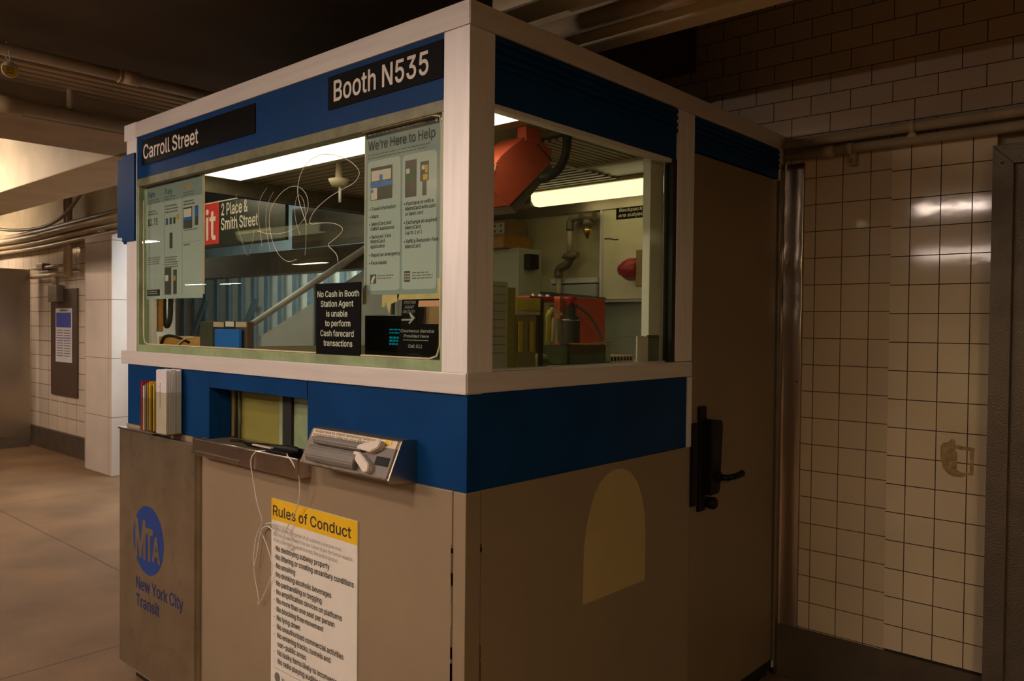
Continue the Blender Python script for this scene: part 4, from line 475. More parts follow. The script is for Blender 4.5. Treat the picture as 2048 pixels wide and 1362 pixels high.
:383;97 12,132 -19,174 -33,218 -29,252 -13,285 22,301 68,297 112,279 148,248 177,206 193,168 193,124 175,91 142,79 118,73 94,77 50;93 558,124 527,168 509,206 509,248 525,283 560,299 598,301 634,285 680,252 715,218 731,174 735,132 721,95 688,81 664,75 644,75 600
;383;54 -246,63 -255,75 -259,165 -259,177 -255,186 -246,292 134,288 150,279 159,267 163,133 163,121 159,112 150,52 -216,50 -234;112 554,143 525,185 509,221 509,249 517,267 527,288 546,304 568,316 604,316 640,300 682,271 713,247 727,227 733,181 733,165 729,139 715,104 678,90 640,90 604,94 588
&894;109 78,144 43,196 7,264 -21,334 -35,414 -37,462 -31,512 -19,558 -3,598 17,642 49,691 -8,704 -21,716 -25,860 -25,872 -21,883 -8,885 0,881 12,751 168,751 174,765 192,785 230,813 312,825 404,825 440,821 452,812 461,800 465,686 465,674 461,665 452,661 440,657 368,647 326,638 307,463 518,526 565,605 640,637 692,649 722,659 766,657 836,645 878,625 918,611 938,572 977,514 1011,462 1027,418 1033,348 1031,300 1021,240 995,212 975,171 932,147 892,133 854,125 814,125 752,129 728,143 682,167 634,233 544,158 485,107 434,71 382,53 338,43 284,43 240,49 200,67 144,83 114;254 159,233 186,219 218,215 240,219 296,231 324,253 354,290 389,334 423,541 174,514 153,476 133,440 121,400 115,330 119,278 141;362 643,301 736,293 768,295 812,311 846,328 863,350 875,372 881,430 879,462 863,483 838,491 810,489 768,477 744,448 707
'419;132 613,141 604,153 600,251 600,263 604,274 617,290 999,286 1011,273 1022,139 1024,127 1020,116 1007,114 975,128 625
(551;325 -198,336 -209,348 -213,462 -213,474 -209,483 -200,487 -188,403 8,361 132,335 242,321 366,321 448,327 526,339 610,359 704,383 792,415 888,487 1056,483 1070,474 1079,462 1083,346 1083,334 1079,325 1070,311 1046,267 956,215 810,181 676,157 528,151 450,151 364,161 258,175 182,203 76,233 -10,263 -80
)551;53 -200,62 -209,74 -213,190 -213,202 -209,211 -200,269 -90,321 38,361 178,381 298,387 406,383 500,371 600,351 702,319 822,277 940,251 998,213 1068,202 1079,190 1083,74 1083,62 1079,53 1070,49 1058,111 918,167 746,205 562,213 492,217 406,209 290,181 150,127 -12,51 -180,49 -188
-905;204 358,213 349,225 345,669 347,682 358,686 370,684 488,673 501,661 505,217 503,204 492,200 480,200 370
$892;125 81,178 32,246 -6,314 -28,370 -36,373 -39,373 -145,377 -157,386 -166,398 -170,480 -170,492 -166,501 -157,505 -145,505 -39,566 -28,614 -14,648 0,702 32,771 99,787 123,809 169,825 231,827 295,821 335,809 375,783 421,732 476,684 510,622 540,505 577,506 872,550 858,596 830,615 809,629 785,643 731,652 722,664 718,788 718,800 722,809 731,813 743,803 807,785 855,761 895,700 958,658 986,602 1012,505 1035,505 1145,501 1157,488 1168,398 1170,386 1166,377 1157,373 1145,373 1033,282 1010,238 990,200 966,133 901,115 875,95 833,79 765,79 701,93 641,123 585,170 536,216 504,276 474,373 441,373 129,348 132,316 144,292 158,263 183,241 217,233 239,227 275,216 288,204 292,76 292,64 288,53 275,51 259,57 221,75 161,97 119;506 126,506 404,576 380,618 354,643 327,655 289,651 235,629 193,606 170,580 152,540 134;286 660,259 691,251 715,251 761,257 783,273 811,298 836,340 860,372 870,373 619,330 632
/504;8 -161,17 -170,29 -174,139 -174,151 -170,164 -153,486 1045,482 1057,469 1068,351 1070,339 1066,326 1051,8 -131,4 -147
!399;99 16,134 -17,170 -31,206 -33,248 -19,283 12,301 46,305 62,305 98,293 134,268 165,228 189,212 193,174 193,136 179,97 142,81 104,81 58;111 304,120 295,132 291,250 291,262 295,271 304,275 316,283 998,279 1010,270 1019,258 1023,126 1023,114 1019,105 1010,101 998,107 316
?719;228 16,263 -17,299 -31,335 -33,377 -19,412 12,430 46,434 62,434 98,422 134,397 165,357 189,341 193,303 193,265 179,226 142,210 104,210 58;240 286,249 277,261 273,381 273,393 277,402 286,406 298,406 356,410 384,418 408,430 428,441 441,555 523,596 564,622 600,648 658,660 716,660 784,650 834,628 888,596 934,553 975,513 1001,457 1023,397 1035,323 1037,267 1029,199 1007,137 969,94 926,66 886,42 828,32 780,30 744,34 732,43 723,55 719,181 719,193 723,204 736,210 786,230 828,261 859,305 879,369 883,413 873,447 853,470 828,482 806,490 772,490 736,480 694,466 668,423 623,317 549,292 524,264 480,250 442,238 378,236 298
’362;81 615,90 606,102 602,192 602,204 606,213 615,321 997,317 1011,308 1020,296 1024,160 1024,148 1020,139 1011,79 645,77 627
•778;195 249,234 210,266 188,300 172,346 160,402 158,428 162,474 176,520 202,555 233,589 277,607 315,619 361,621 417,617 443,603 489,577 535,546 570,502 604,468 620,424 632,352 634,330 630,282 614,244 592,195 545,179 523,157 479,145 433,143 377,153 327,173 281
*905;202 527,217 514,233 514,377 606,372 439,376 427,385 418,397 414,491 414,503 418,512 427,516 439,516 463,511 606,647 518,663 512,675 516,688 531,728 601,734 617,732 629,721 642,574 719,721 794,730 803,734 815,732 827,684 913,671 924,655 924,511 832,516 999,512 1011,503 1020,491 1024,397 1024,385 1020,376 1011,372 999,372 975,377 832,237 922,225 926,213 922,198 905,158 833,152 817,154 809,167 794,314 717,167 642,156 631,152 619,154 611
"""
for ln in BTXT.strip('\n').split('\n'):
    head, *cs = ln[1:].split(';')
    BOLD[ln[0]] = (int(head), [[tuple(map(int, p.split())) for p in c.split(',')] for c in cs if c])
BOLD[' '] = (330, [])
for ln in GTXT.strip('\n').split('\n'):
    head, *cs = ln[1:].split(';')
    GLYPHS[ln[0]] = (int(head), [[tuple(map(int, p.split())) for p in c.split(',')] for c in cs if c])
GLYPHS[' '] = (330, [])
def measure(s): return sum(GLYPHS.get(c, GLYPHS['o'])[0] for c in s)
def inside(p, poly):
    c = False; j = len(poly) - 1
    for i in range(len(poly)):
        (xi, yi), (xj, yj) = poly[i], poly[j]
        if (yi > p[1]) != (yj > p[1]) and p[0] < (xj - xi) * (p[1] - yi) / (yj - yi) + xi: c = not c
        j = i
    return c
def lettering(items, org, u, v, lift):
    """items: (string, a, b, cap_height, {w,sx,al,bold,it}); a,b run along u,v from org; returns a bmesh"""
    org, u, v = Vector(org), Vector(u), Vector(v); n = u.cross(v).normalized()
    bm = bmesh.new()
    for st, a, b, H, k in items:
        k = k or {}; G_ = BOLD if k.get('bold') else GLYPHS; nat = sum(G_.get(c, G_['o'])[0] for c in st) * H / 1000
        sx = k.get('w', 0) / nat if k.get('w') else k.get('sx', 1.0)
        al = k.get('al', 'l'); x = {'l': 0, 'c': -nat * sx / 2, 'r': -nat * sx}[al]
        it = k.get('it', 0.0); steps = 4 if H > .02 else 2
        layers = {}
        for ch in st:
            adv, cons = G_.get(ch, G_['o'])
            loops = []
            for con in cons:
                pts = []; m_ = len(con)
                for i in range(m_):
                    p = con[i]; q = con[(i + 1) % m_]; pts.append(p[:2])
                    if len(p) == 4:
                        for j in range(1, steps):
                            t = j / steps; pts.append(((1 - t) ** 2 * p[0] + 2 * t * (1 - t) * p[2] + t * t * q[0], (1 - t) ** 2 * p[1] + 2 * t * (1 - t) * p[3] + t * t * q[1]))
                area = sum(pts[i][0] * pts[(i + 1) % len(pts)][1] - pts[(i + 1) % len(pts)][0] * pts[i][1] for i in range(len(pts)))
                loops.append((area, pts))
            if loops:
                sgn = 1 if max(loops, key=lambda l: abs(l[0]))[0] > 0 else -1
                outs = [l for l in loops if l[0] * sgn > 0]; holes = [l for l in loops if l[0] * sgn <= 0]
                for k_, (ar, pts) in enumerate(outs):
                    mine = [pts] + [h[1] for h in holes if inside(h[1][0], pts)]
                    for pp in mine: layers.setdefault(k_, []).append([(x + (px + it * py) * H / 1000 * sx, py * H / 1000) for px, py in pp])
            x += adv * H / 1000 * sx
        mt = Matrix((u, v, n)).transposed().to_4x4(); mt.translation = org + u * a + v * b + n * lift
        for lay in layers.values():
            cu = bpy.data.curves.new('lt', 'CURVE'); cu.dimensions = '2D'; cu.fill_mode = 'BOTH'
            cu.offset = k.get('off', 0.0) * H
            for pp in lay:
                s_ = cu.splines.new('POLY'); s_.points.add(len(pp) - 1); s_.use_cyclic_u = True
                for P_, (px, py) in zip(s_.points, pp): P_.co = (px, py, 0, 1)
            o = bpy.data.objects.new('lt', cu); COL.objects.link(o)
            dg = bpy.context.evaluated_depsgraph_get(); me = bpy.data.meshes.new_from_object(o.evaluated_get(dg))
            me.transform(mt); bm.from_mesh(me)
            bpy.data.objects.remove(o); bpy.data.meshes.remove(me); bpy.data.curves.remove(cu)
    return bm
FX, FZ, FY = (1, 0, 0), (0, 0, 1), (0, 1, 0)
def front_text(items, y): return lettering(items, (0, y, 0), FX, FZ, .0006)
def side_text(items, x): return lettering(items, (x, 0, 0), FY, FZ, .0006)
def greek(mb, x0, x1, z, n, dz, h, y, ragged=.25):
    """rows of print too small to read"""
    for i in range(n):
        x = x0; end = x1 - random.random() * ragged * (x1 - x0)
        while x < end:
            w = min(end - x, random.uniform(.006, .02)); mb.box(x, x + w, y - .0006, y - .0001, z - i * dz, z - i * dz + h); x += w + .004
    return mb

# ------------------------------------------------------------------ the setting
WY = 2.01
struct('floor', BX(-30, 6, -17, 6, -.1, 0), M['concrete'])
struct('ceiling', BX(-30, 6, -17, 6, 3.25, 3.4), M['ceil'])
wl = BX(-2.2, 6, WY + .03, WY + .2, 0, 3.25)
struct('wall_back', wl, M['beam'])
struct('wall_back_tile_left_bay', BX(.0, .459, WY, WY + .03, .235, 2.345), M['tile_a'])
struct('wall_back_tile_right_bay', BX(.459, .836, WY - .004, WY + .03, .25, 2.345), M['tile_b'])
struct('wall_back_tile_upper', BX(-2.2, 6, WY, WY + .03, 2.345, 3.25), M['tile_c'])
struct('baseboard_back', BX(.0, .84, WY - .012, WY + .03, 0, .24), M['base'])
struct('wall_back_far', BX(-30, -7.0, WY + .06, WY + .2, 0, 3.25), M['beam_lit'])
struct('wall_back_far_tile', BX(-30, -7.6, WY + .03, WY + .06, .24, 2.62), M['tile_d'])
struct('baseboard_far', BX(-30, -7.6, WY + .01, WY + .06, 0, .245), M['base'])
struct('wall_left', BX(-30.2, -30, -17, 6, 0, 3.25), M['base'])
struct('wall_right', BX(6, 6.2, -17, 6, 0, 3.25), M['base'])
struct('wall_front', BX(-30, 6, -17.2, -17, 0, 3.25), M['base'])
struct('wall_stair', BX(-30, -1.5, 4.6, 4.7, 0, 3.25), M['stair_wall'])
struct('wall_stair_end', BX(-2.2, -2.05, WY + .2, 4.6, 0, 3.25), M['stair_wall'])
# tiled column beside the stairs
struct('wall_column', BX(-7.62, -6.92, 1.84, 2.5, 0, 2.47, .006), M['tile_e'])
# ceiling beams, plus a panel for a glass reflection
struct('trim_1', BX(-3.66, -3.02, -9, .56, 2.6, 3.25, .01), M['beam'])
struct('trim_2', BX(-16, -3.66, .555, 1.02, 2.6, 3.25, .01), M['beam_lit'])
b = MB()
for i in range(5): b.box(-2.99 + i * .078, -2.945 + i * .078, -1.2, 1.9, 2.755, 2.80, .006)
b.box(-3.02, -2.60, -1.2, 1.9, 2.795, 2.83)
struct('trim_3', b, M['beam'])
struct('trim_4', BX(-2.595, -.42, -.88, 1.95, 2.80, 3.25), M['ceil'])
b = BX(-.36, 6, .46, .60, 2.62, 2.80, .012); b.box(-.36, 6, .60, .90, 2.76, 2.80); b.box(-2.3, 6, .90, 1.0, 2.62, 2.80, .01)  # rear rib runs on unseen over the booth, added to block lamp light
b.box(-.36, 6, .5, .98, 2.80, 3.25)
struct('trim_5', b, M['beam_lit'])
struct('trim_6', BX(-7.6, -2.2, 2.45, 2.62, 2.02, 2.22), M['base'])
struct('trim_7', BX(-4.55, -3.0, 2.40, 2.44, 2.22, 2.56), M['stair_wall'])  # added panel in place of a bluish reflection in the glass

# ------------------------------------------------------------------ ceiling lamps (opaque tops, so the ceiling above them stays dark)
def lamp(x0, x1, y, z, strength, label, along='x', width=.16, hood=True, color=None):
    t = thing('ceiling_lamp', label, 'lamp', ((x0 + x1) / 2, y, z) if along == 'x' else (y, (x0 + x1) / 2, z), 'fluorescent ceiling lamps')
    def bx(a0, a1, w, z0, z1): return BX(a0, a1, y - w, y + w, z0, z1) if along == 'x' else BX(y - w, y + w, a0, a1, z0, z1)
    part('lamp_lens', bx(x0, x1, width / 2, z - .045, z + .0015), emit('lamp_light', color or LAMP_WARM, strength), t)
    hs = part('lamp_housing', bx(x0 - .03, x1 + .03, width * .62, z + .002, z + .07), M['beam_lit'], t)
    if hood:
        for k in (-1, 1):
            a_ = sorted((k * (width / 2 + .004), k * width * .62))
            part('side_skirt', BX(x0 - .03, x1 + .03, y + a_[0], y + a_[1], z - .044, z + .0018), M['beam_lit'], hs)
            c_ = (x0 - .03, x0 - .004) if k < 0 else (x1 + .004, x1 + .03)
            part('end_skirt', BX(c_[0], c_[1], y - width / 2 - .003, y + width / 2 + .003, z - .044, z + .0018), M['beam_lit'], hs)
    for a in (x0 + .15, x1 - .15):
        p = (a, y) if along == 'x' else (y, a)
        part('hanger_rod', MB().tube([(p[0], p[1], z + .06), (p[0], p[1], 3.26)], .008, 6), M['pipe'], t)
    return t
lamp(3.1, 4.3, -2.6, 2.66, 150, 'added yellowish lamp brightening the door side of the booth', color=LAMP_YELLOW)  # added out of view to brighten the booth side and tiled wall
lamp(-.42, .08, -1.6, 2.60, 90, 'fluorescent ceiling lamp nearest to the booth corner')
lamp(-1.6, -.4, -6.0, 2.60, 125, 'fluorescent ceiling lamp further out from the booth corner')
lamp(-2.95, -1.75, -3.6, 3.15, 80, 'added lamp high up lighting the ceiling pipes and beams', hood=False)  # unseen lamp added for light on the pipes and beams
lamp(-3.05, -2.35, -3.0, 2.50, 150, 'added short low lamp lighting the pipes by the concrete beam', hood=False)  # added off-frame so the pipes by the beam look lit
lamp(-5.5, -4.3, 1.35, 2.78, 15, 'added hidden lamp brightening the exit sign by the stairs', hood=False)  # added where the booth hides it, to brighten the exit sign
lamp(-6.7, -5.5, -.35, 2.95, 80, 'fluorescent ceiling lamp lighting the cream beam beyond the booth', hood=False)
lamp(-9.6, -8.4, .2, 2.9, 40, 'fluorescent ceiling lamp by the stainless steel partition', hood=False)
lamp(-11.5, -10.3, 1.2, 2.9, 45, 'fluorescent ceiling lamp behind the stainless steel partition', hood=False)
lamp(-15.0, -13.8, -9.2, 3.0, 60, 'fluorescent ceiling lamp halfway down the long concourse')
lamp(-13.4, -12.2, -4.6, 3.0, 60, 'fluorescent ceiling lamp out on the middle of the concourse')
lamp(-26.5, -25.3, -12.2, 2.95, 70, 'far fluorescent ceiling lamp at the end of the concourse')
lamp(-24.8, -23.6, -12.6, 2.95, 70, 'second far fluorescent ceiling lamp at the end of the concourse')

# ------------------------------------------------------------------ the booth
B = thing('token_booth', 'blue and cream station booth with aluminium trim and large windows', 'booth', (-1.065, 1.0, 0))
XL = -2.13
part('base_plinth', BX(XL + .03, -.03, .03, 1.97, 0, .05), M['rubber'], B)
# front: cream panel below, blue band with a service opening, sill, window, fascia, cap
part('front_panel', BX(XL, -.052, 0, .05, .045, 1.128, .003), M['cream'], B)
ct = BX(-.048, .0, .0, .058, .045, 1.128, .002)
part('corner_trim', ct, M['cream'], B)
for i in range(34):
    z = random.uniform(.1, .98); h = random.uniform(.01, .09)
    part('paint_chip', BX(-.0535 - random.random() * .002, -.0475 + random.random() * .001, -.0006, .01, z, z + h), M['base'], B)
    if i < 12: part('paint_chip', BX(-.01, .0006, .0565, .0625 + random.random() * .004, z, z + h), M['base'], B)
part('side_panel', BX(-.05, 0, .062, 1.195, .045, 1.128, .003), M['cream'], B)
ar = [(.526, .696), (.53, .87), (.542, .94), (.56, .99), (.585, 1.04), (.615, 1.073), (.655, 1.096), (.70, 1.105), (.745, 1.102), (.79, 1.083), (.834, 1.042), (.862, .99), (.881, .922), (.887, .86), (.887, .692)]
part('repainted_arch_patch', MB().prism(ar, -.002, .0008, 'x'), M['patch'], B, 'lighter arch-shaped repainted patch')
parts('front_blue_band', [(XL, -1.40, .006, .05, 1.128, 1.40, .002), (-.745, -.004, .006, .05, 1.128, 1.40, .002)], M['blue'], B)
part('opening_header', BX(-1.397, -.748, .005, .05, 1.330, 1.40, .0015), M['blue'], B)
parts('opening_reveal', [(-1.41, -1.40, .0502, .0915, 1.128, 1.335), (-.745, -.735, .0502, .0915, 1.128, 1.335), (-1.3995, -.7455, .0502, .0915, 1.3302, 1.34)], M['blue'], B)
part('side_blue_band', BX(-.05, -.006, .05, 1.172, 1.128, 1.40, .002), M['blue'], B)
part('jamb_strip', BX(-.03, .002, 1.172, 1.197, 1.128, 1.392), M['alu'], B)
sw = part('service_opening', BX(-1.40, -1.388, .092, .118, 1.133, 1.330, .002), M['chrome'], B)
part('opening_ledge', BX(-1.40, -.745, .092, .118, 1.118, 1.132), M['chrome'], sw)
part('shutter_panel', BX(-1.385, -1.066, .124, .130, 1.12, 1.34), M['olive'], sw)
gw = MB().tube([(-1.374, .118, 1.13), (-1.372, .118, 1.2), (-1.375, .118, 1.26), (-1.373, .118, 1.33)], .006, 6)
part('glue_bead', gw, M['frame_olive'], sw)
part('edge_laminate', BX(-1.064, -1.042, .10, .128, 1.13, 1.335, .002), M['frame_green'], sw)
part('gasket', BX(-1.041, -.985, .10, .128, 1.13, 1.335), M['rubber'], sw)
part('side_lite', BX(-.984, -.745, .110, .128, 1.13, 1.335), M['frame_green'], sw)
# trims
part('front_sill', BX(XL - .05, 0, -.004, .06, 1.392, 1.450, .003), M['aluh'], B)
part('side_sill', BX(-.06, .002, .0, 1.197, 1.394, 1.4505, .003), M['aluh'], B)
part('corner_post', BX(-.099, 0, 0, .099, 1.450, 2.374, .002), M['alu'], B)
part('left_post', BX(XL, -2.03, 0, .09, 1.450, 2.374, .002), M['alu'], B)
part('door_post', BX(-.06, 0, 1.077, 1.197, 1.452, 2.374, .002), M['alu'], B)
part('rear_post', BX(-.06, 0, 1.962, 2.0, .045, 2.374, .002), M['alu'], B)
part('front_cap', BX(-2.03, .001, -.003, .06, 2.375, 2.44, .002), M['aluh'], B)
part('left_cap', BX(XL - .02, -2.031, -.003, 1.99, 2.373, 2.442, .002), M['alu'], B)
part('side_cap', BX(-.06, .003, -.001, 2.0, 2.3755, 2.4405, .002), M['aluh'], B)
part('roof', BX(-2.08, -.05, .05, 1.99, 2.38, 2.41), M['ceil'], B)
part('front_fascia', BX(-2.03, -.099, .004, .05, 2.195, 2.376), M['blue'], B)
for y0, y1, z0 in ((.099, 1.077, 2.19), (1.197, 1.962, 2.245)):
    sf = part('side_fascia', BX(-.05, -.008, y0, y1, z0, 2.376), M['blue'], B)
    for i in range(4):
        z = 2.287 + i * .023
        part('louver_rib', BX(-.009, -.001, y0, y1, z, z + .012, .002), M['blue'], sf)
# front window
ff = BX(-2.03, -.099, .004, .05, 2.162, 2.196, .002)
part('upper_gasket', ff, M['frame_olive'], B)
part('lower_gasket', BX(-2.03, -.099, .006, .05, 1.450, 1.480, .002), M['frame_green'], B, 'green laminated glass edge along the sill')
parts('side_gasket', [(-2.03, -2.018, .006, .05, 1.48, 2.162), (-.112, -.099, .006, .05, 1.48, 2.162)], M['frame_green'], B)
cr = MB()
cr.tube([(-1.985, .0115, 2.10), (-1.985, .0115, 1.52), (-1.975, .0115, 1.492), (-1.95, .0115, 1.483), (-.16, .0115, 1.483), (-.13, .0115, 1.492), (-.118, .0115, 1.52), (-.118, .0115, 2.13), (-.125, .0115, 2.155), (-.16, .0115, 2.163), (-.47, .0115, 2.163)], .003, 6)
part('sealant_bead', cr, M['pipe_pale'], B)
fp = part('front_pane', BX(-2.018, -.112, .0130, .030, 1.478, 2.164), M['glass'], B)
SCR = [[(-.765, 1.904), (-.825, 2.01), (-.806, 2.075), (-.762, 2.109), (-.71, 2.124), (-.654, 2.122), (-.591, 2.108), (-.526, 2.081), (-.487, 2.051), (-.485, 2.032), (-.512, 2.012), (-.564, 2.002), (-.635, 1.985), (-.704, 1.957), (-.737, 1.935), (-.755, 1.903), (-.689, 1.904), (-.625, 1.9), (-.58, 1.887), (-.567, 1.876), (-.576, 1.863), (-.615, 1.845), (-.652, 1.831), (-.615, 1.81), (-.597, 1.796), (-.592, 1.774)],
       [(-1.008, 2.051), (-1.041, 2.029), (-1.063, 1.998), (-1.065, 1.954), (-1.051, 1.908), (-1.039, 1.848)],
       [(-.967, 2.032), (-1.002, 1.998), (-1.015, 1.955), (-1.012, 1.905), (-.984, 1.827)],
       [(-1.07, 1.906), (-1.007, 1.89), (-.926, 1.885), (-.849, 1.891), (-.785, 1.917), (-.754, 1.956), (-.761, 1.998), (-.796, 2.029), (-.845, 2.042), (-.901, 2.032), (-.948, 2.008), (-.986, 1.974), (-.996, 1.933), (-.979, 1.873), (-.936, 1.813), (-.874, 1.784), (-.823, 1.793)],
       [(-.804, 1.873), (-.829, 1.92), (-.837, 1.963), (-.825, 2.002), (-.805, 2.009), (-.78, 1.983), (-.77, 1.929), (-.767, 1.86), (-.774, 1.804)],
       [(-1.214, 2.052), (-1.219, 1.951), (-1.171, 1.871), (-1.135, 1.808), (-1.107, 1.852), (-1.09, 1.911)]]
sm = MB()
for k, s_ in enumerate(SCR): sm.tube([(x, .0126, z) for x, z in s_], .0011 if k == 0 else (.0008 if k == 3 else (.0003 if k == 5 else .0005)), 5, 2)
part('scratched_scrawl', sm, M['scratch'], fp, 'pale loops scratched into the glass')
# side window
part('side_head_channel', BX(-.045, -.012, .099, 1.077, 2.176, 2.205), M['alu'], B)
part('side_foot_channel', BX(-.045, -.03, .099, 1.077, 1.4506, 1.456), M['alu'], B)
part('side_window_channel', BX(-.04, -.004, 1.052, 1.077, 1.452, 2.19), M['rubber'], B)
part('side_inner_jamb', BX(-.09, -.058, .985, 1.075, 1.452, 2.19, .002), M['jamb'], B, 'pale grey inner jamb beside the door post')
part('side_pane', BX(-.030, -.020, .10, 1.052, 1.456, 2.176), M['glass_clear'], B)
# left and back walls of the booth
parts('left_wall', [(XL, -2.08, .09, 1.99, .045, 1.46), (XL, -2.08, .09, 1.99, 2.19, 2.372), (XL, -2.08, 1.86, 1.99, 1.46, 2.19)], M['blue'], B)
part('upper_lining', BX(-2.0795, -2.065, .06, 1.948, 2.19, 2.271), M['dark_iron'], B)
part('left_pane', BX(-2.11, -2.10, .09, 1.86, 1.46, 2.19), M['glass_clear'], B)
part('back_wall', BX(-2.08, -.02, 1.95, 1.99, .05, 2.376), M['inner'], B)
part('lower_wall_panel', BX(-1.3, -.06, 1.944, 1.9498, .09, 1.695), M['dark_green'], B)
part('inner_wall_lining', BX(-2.079, -2.06, .09, 1.95, 1.25, 1.46), M['inner'], B)
part('ceiling_liner', BX(-2.075, -.055, .06, 1.948, 2.272, 2.285), M['ribbed'], B)
parts('ceiling_rib', [(-2.05, -.62, .52 + i * .05, .545 + i * .05, 2.262, 2.2725) for i in range(22)], M['ribbed'], B)
vo = part('vent_grille', BX(-.60, -.13, .78, 1.27, 2.268, 2.2722), M['rubber'], B)
parts('grille_slat', [(-.57 + i * .033, -.553 + i * .033, .80, 1.24, 2.258, 2.2682) for i in range(13)], M['inner'], vo)
parts('grille_edge', [(-.60, -.575, .78, 1.27, 2.25, 2.2682), (-.575, -.13, 1.24, 1.27, 2.25, 2.2682)], M['inner'], vo)
part('wall_rail', BX(-2.05, -.06, 1.92, 1.95, 2.185, 2.235), M['steel_dull'], B)
part('booth_floor', BX(-2.08, -.05, .05, 1.95, .05, .08), M['base'], B)
part('front_counter', BX(-2.06, -.055, .055, .44, 1.41, 1.45, .004), M['locker'], B)
part('side_counter', BX(-.46, -.055, .44, 1.06, 1.41, 1.45, .004), M['locker'], B)
part('side_counter', BX(-.46, -.055, 1.06, 1.20, 1.41, 1.45, .004), M['locker'], B)
# door
D = part('door', BX(-.042, -.004, 1.206, 1.950, .075, 2.236, .003), M['door'], B)
dg = BX(-.05, -.03, 1.197, 1.962, .05, 2.246); part('door_gap', dg, M['rubber'], B)
part('hinge', BX(-.03, .003, 1.951, 1.961, .08, 2.236), M['hammer'], D)
part('bottom_seal', MB().prism([(1.206, .05), (1.95, .05), (1.95, .085), (1.206, .085)], -.012, .0, 'x'), M['rubber'], D)
part('lock_plate', BX(-.004, .008, 1.253, 1.305, .87, 1.275, .002), M['black'], D)
lb = MB().prism([(1.30, 1.225), (1.385, 1.215), (1.392, 1.19), (1.375, .945), (1.36, .93), (1.30, .93)], 0, .034, 'x', .004)
part('lock_body', lb, M['black'], D)
part('lock_cylinder', MB().lathe([(.0, .0), (.022, .0), (.024, .03), (.02, .036), (0, .036)], (0, 1.335, .895), 'x'), M['black'], D)
lh = MB().tube([(.03, 1.36, .995), (.075, 1.37, .995)], .012, 12); lh.lathe([(0, .03), (.019, .03), (.019, .042), (0, .042)], (0, 1.36, .995), 'x', 16)
lh.tube([(.07, 1.365, .996), (.082, 1.40, .998), (.082, 1.455, 1.0), (.076, 1.475, 1.0)], [.011, .012, .013, .013], 10)
part('lever_handle', lh, M['black'], D)
part('strike_guard', BX(-.002, .012, 1.196, 1.232, .90, 1.215, .002), M['black'], D)

# ------------------------------------------------------------------ signs on the booth
def plate(name, label, cat, x0, x1, z0, z1, y, th, mat, group=None):
    t = thing(name, label, cat, ((x0 + x1) / 2, y, z0), group)
    part('sign_plate', BX(x0, x1, y, y + th, z0, z1), mat, t); return t
S = plate('number_sign', 'black sign reading Booth N535 above the booth window', 'sign', -.633, -.104, 2.254, 2.358, .0005, .0035, M['sign_black'])
part('lettering', front_text([('Booth N535', -.607, 2.277, .0625, {'w': .452, 'bold': .035})], .0005), M['white_letter'], S)
S = plate('station_name_sign', 'long black sign reading Carroll Street at the booth corner', 'sign', -1.981, -1.068, 2.249, 2.354, .0005, .0035, M['sign_black'])
part('lettering', front_text([('Carroll Street', -1.966, 2.273, .058, {'w': .487, 'bold': .03})], .0005), M['white_letter'], S)
# blue box on the corner
t = thing('blue_sign_box', 'flat blue metal box fixed to the left corner post of the booth', 'box', (-2.18, .04, 1.945))
part('box_body', BX(-2.228, XL - .001, -.001, .09, 1.955, 2.300, .003), M['blue'], t)
part('mounting_plate', BX(XL - .03, -2.034, -.008, -.0002, 1.93, 2.31, .002), M['blue'], t)
part('bracket', BX(-2.165, XL - .001, .0, .05, 1.922, 1.954, .002), M['blue'], t)

# no cash sign
Y1 = .0085
S = plate('no_cash_sign', 'black sign on the glass reading No Cash in Booth', 'sign', -.702, -.470, 1.481, 1.7075, Y1, .0035, M['sign_black'])
ln = [('No Cash in Booth', -.697, 1.664, .222), ('Station Agent', -.677, 1.633, .172), ('is unable', -.648, 1.6015, .114), ('to perform', -.652, 1.571, .134), ('Cash farecard', -.679, 1.539, .178), ('transactions', -.660, 1.508, .152)]
part('lettering', front_text([(s, x, z, .0185, {'w': w, 'bold': .03}) for s, x, z, w in ln], Y1), pm('pale_mint_lettering', (.55, .62, .50), .5), S)

# station agent on duty sign, inside the glass
YS = .040
S = thing('agent_on_duty_sign', 'black stepped sign with an arrow reading Station Agent on Duty', 'sign', (-.24, YS, 1.495))
pl = [(-.310, 1.70), (-.140, 1.70), (-.140, 1.648), (-.242, 1.648), (-.251, 1.581), (-.157, 1.581), (-.171, 1.497), (-.337, 1.495), (-.318, 1.583)]
part('sign_plate', MB().prism(pl, YS, YS + .002), M['sign_black'], S)
it = .2
tx = [('N535', -.205, 1.6545, .020, {'w': .048}), ('STATION', -.3055, 1.639, .0085, {'w': .053, 'it': it}), ('AGENT', -.302, 1.6255, .0085, {'w': .043, 'it': it}), ('ON DUTY', -.310, 1.612, .0085, {'w': .055, 'it': it}),
      ('Courteous Service', -.320, 1.556, .0085, {'w': .147, 'it': it, 'bold': .02}), ('Provided Here', -.306, 1.541, .0085, {'w': .111, 'it': it, 'bold': .02}), ('Call: 511', -.285, 1.511, .0095, {'w': .062, 'it': it, 'bold': .01})]
part('lettering', front_text(tx, YS), M['greytray'], S)
am = MB().prism([(-.314, 1.5945), (-.270, 1.5955), (-.281, 1.612), (-.2755, 1.614), (-.2545, 1.598), (-.279, 1.580), (-.2835, 1.584), (-.272, 1.5905), (-.314, 1.590)], YS - .0008, YS - .0001)
am.box(-.307, -.197, YS - .0008, YS - .0001, 1.5325, 1.534)
part('arrow', am, M['greytray'], S)

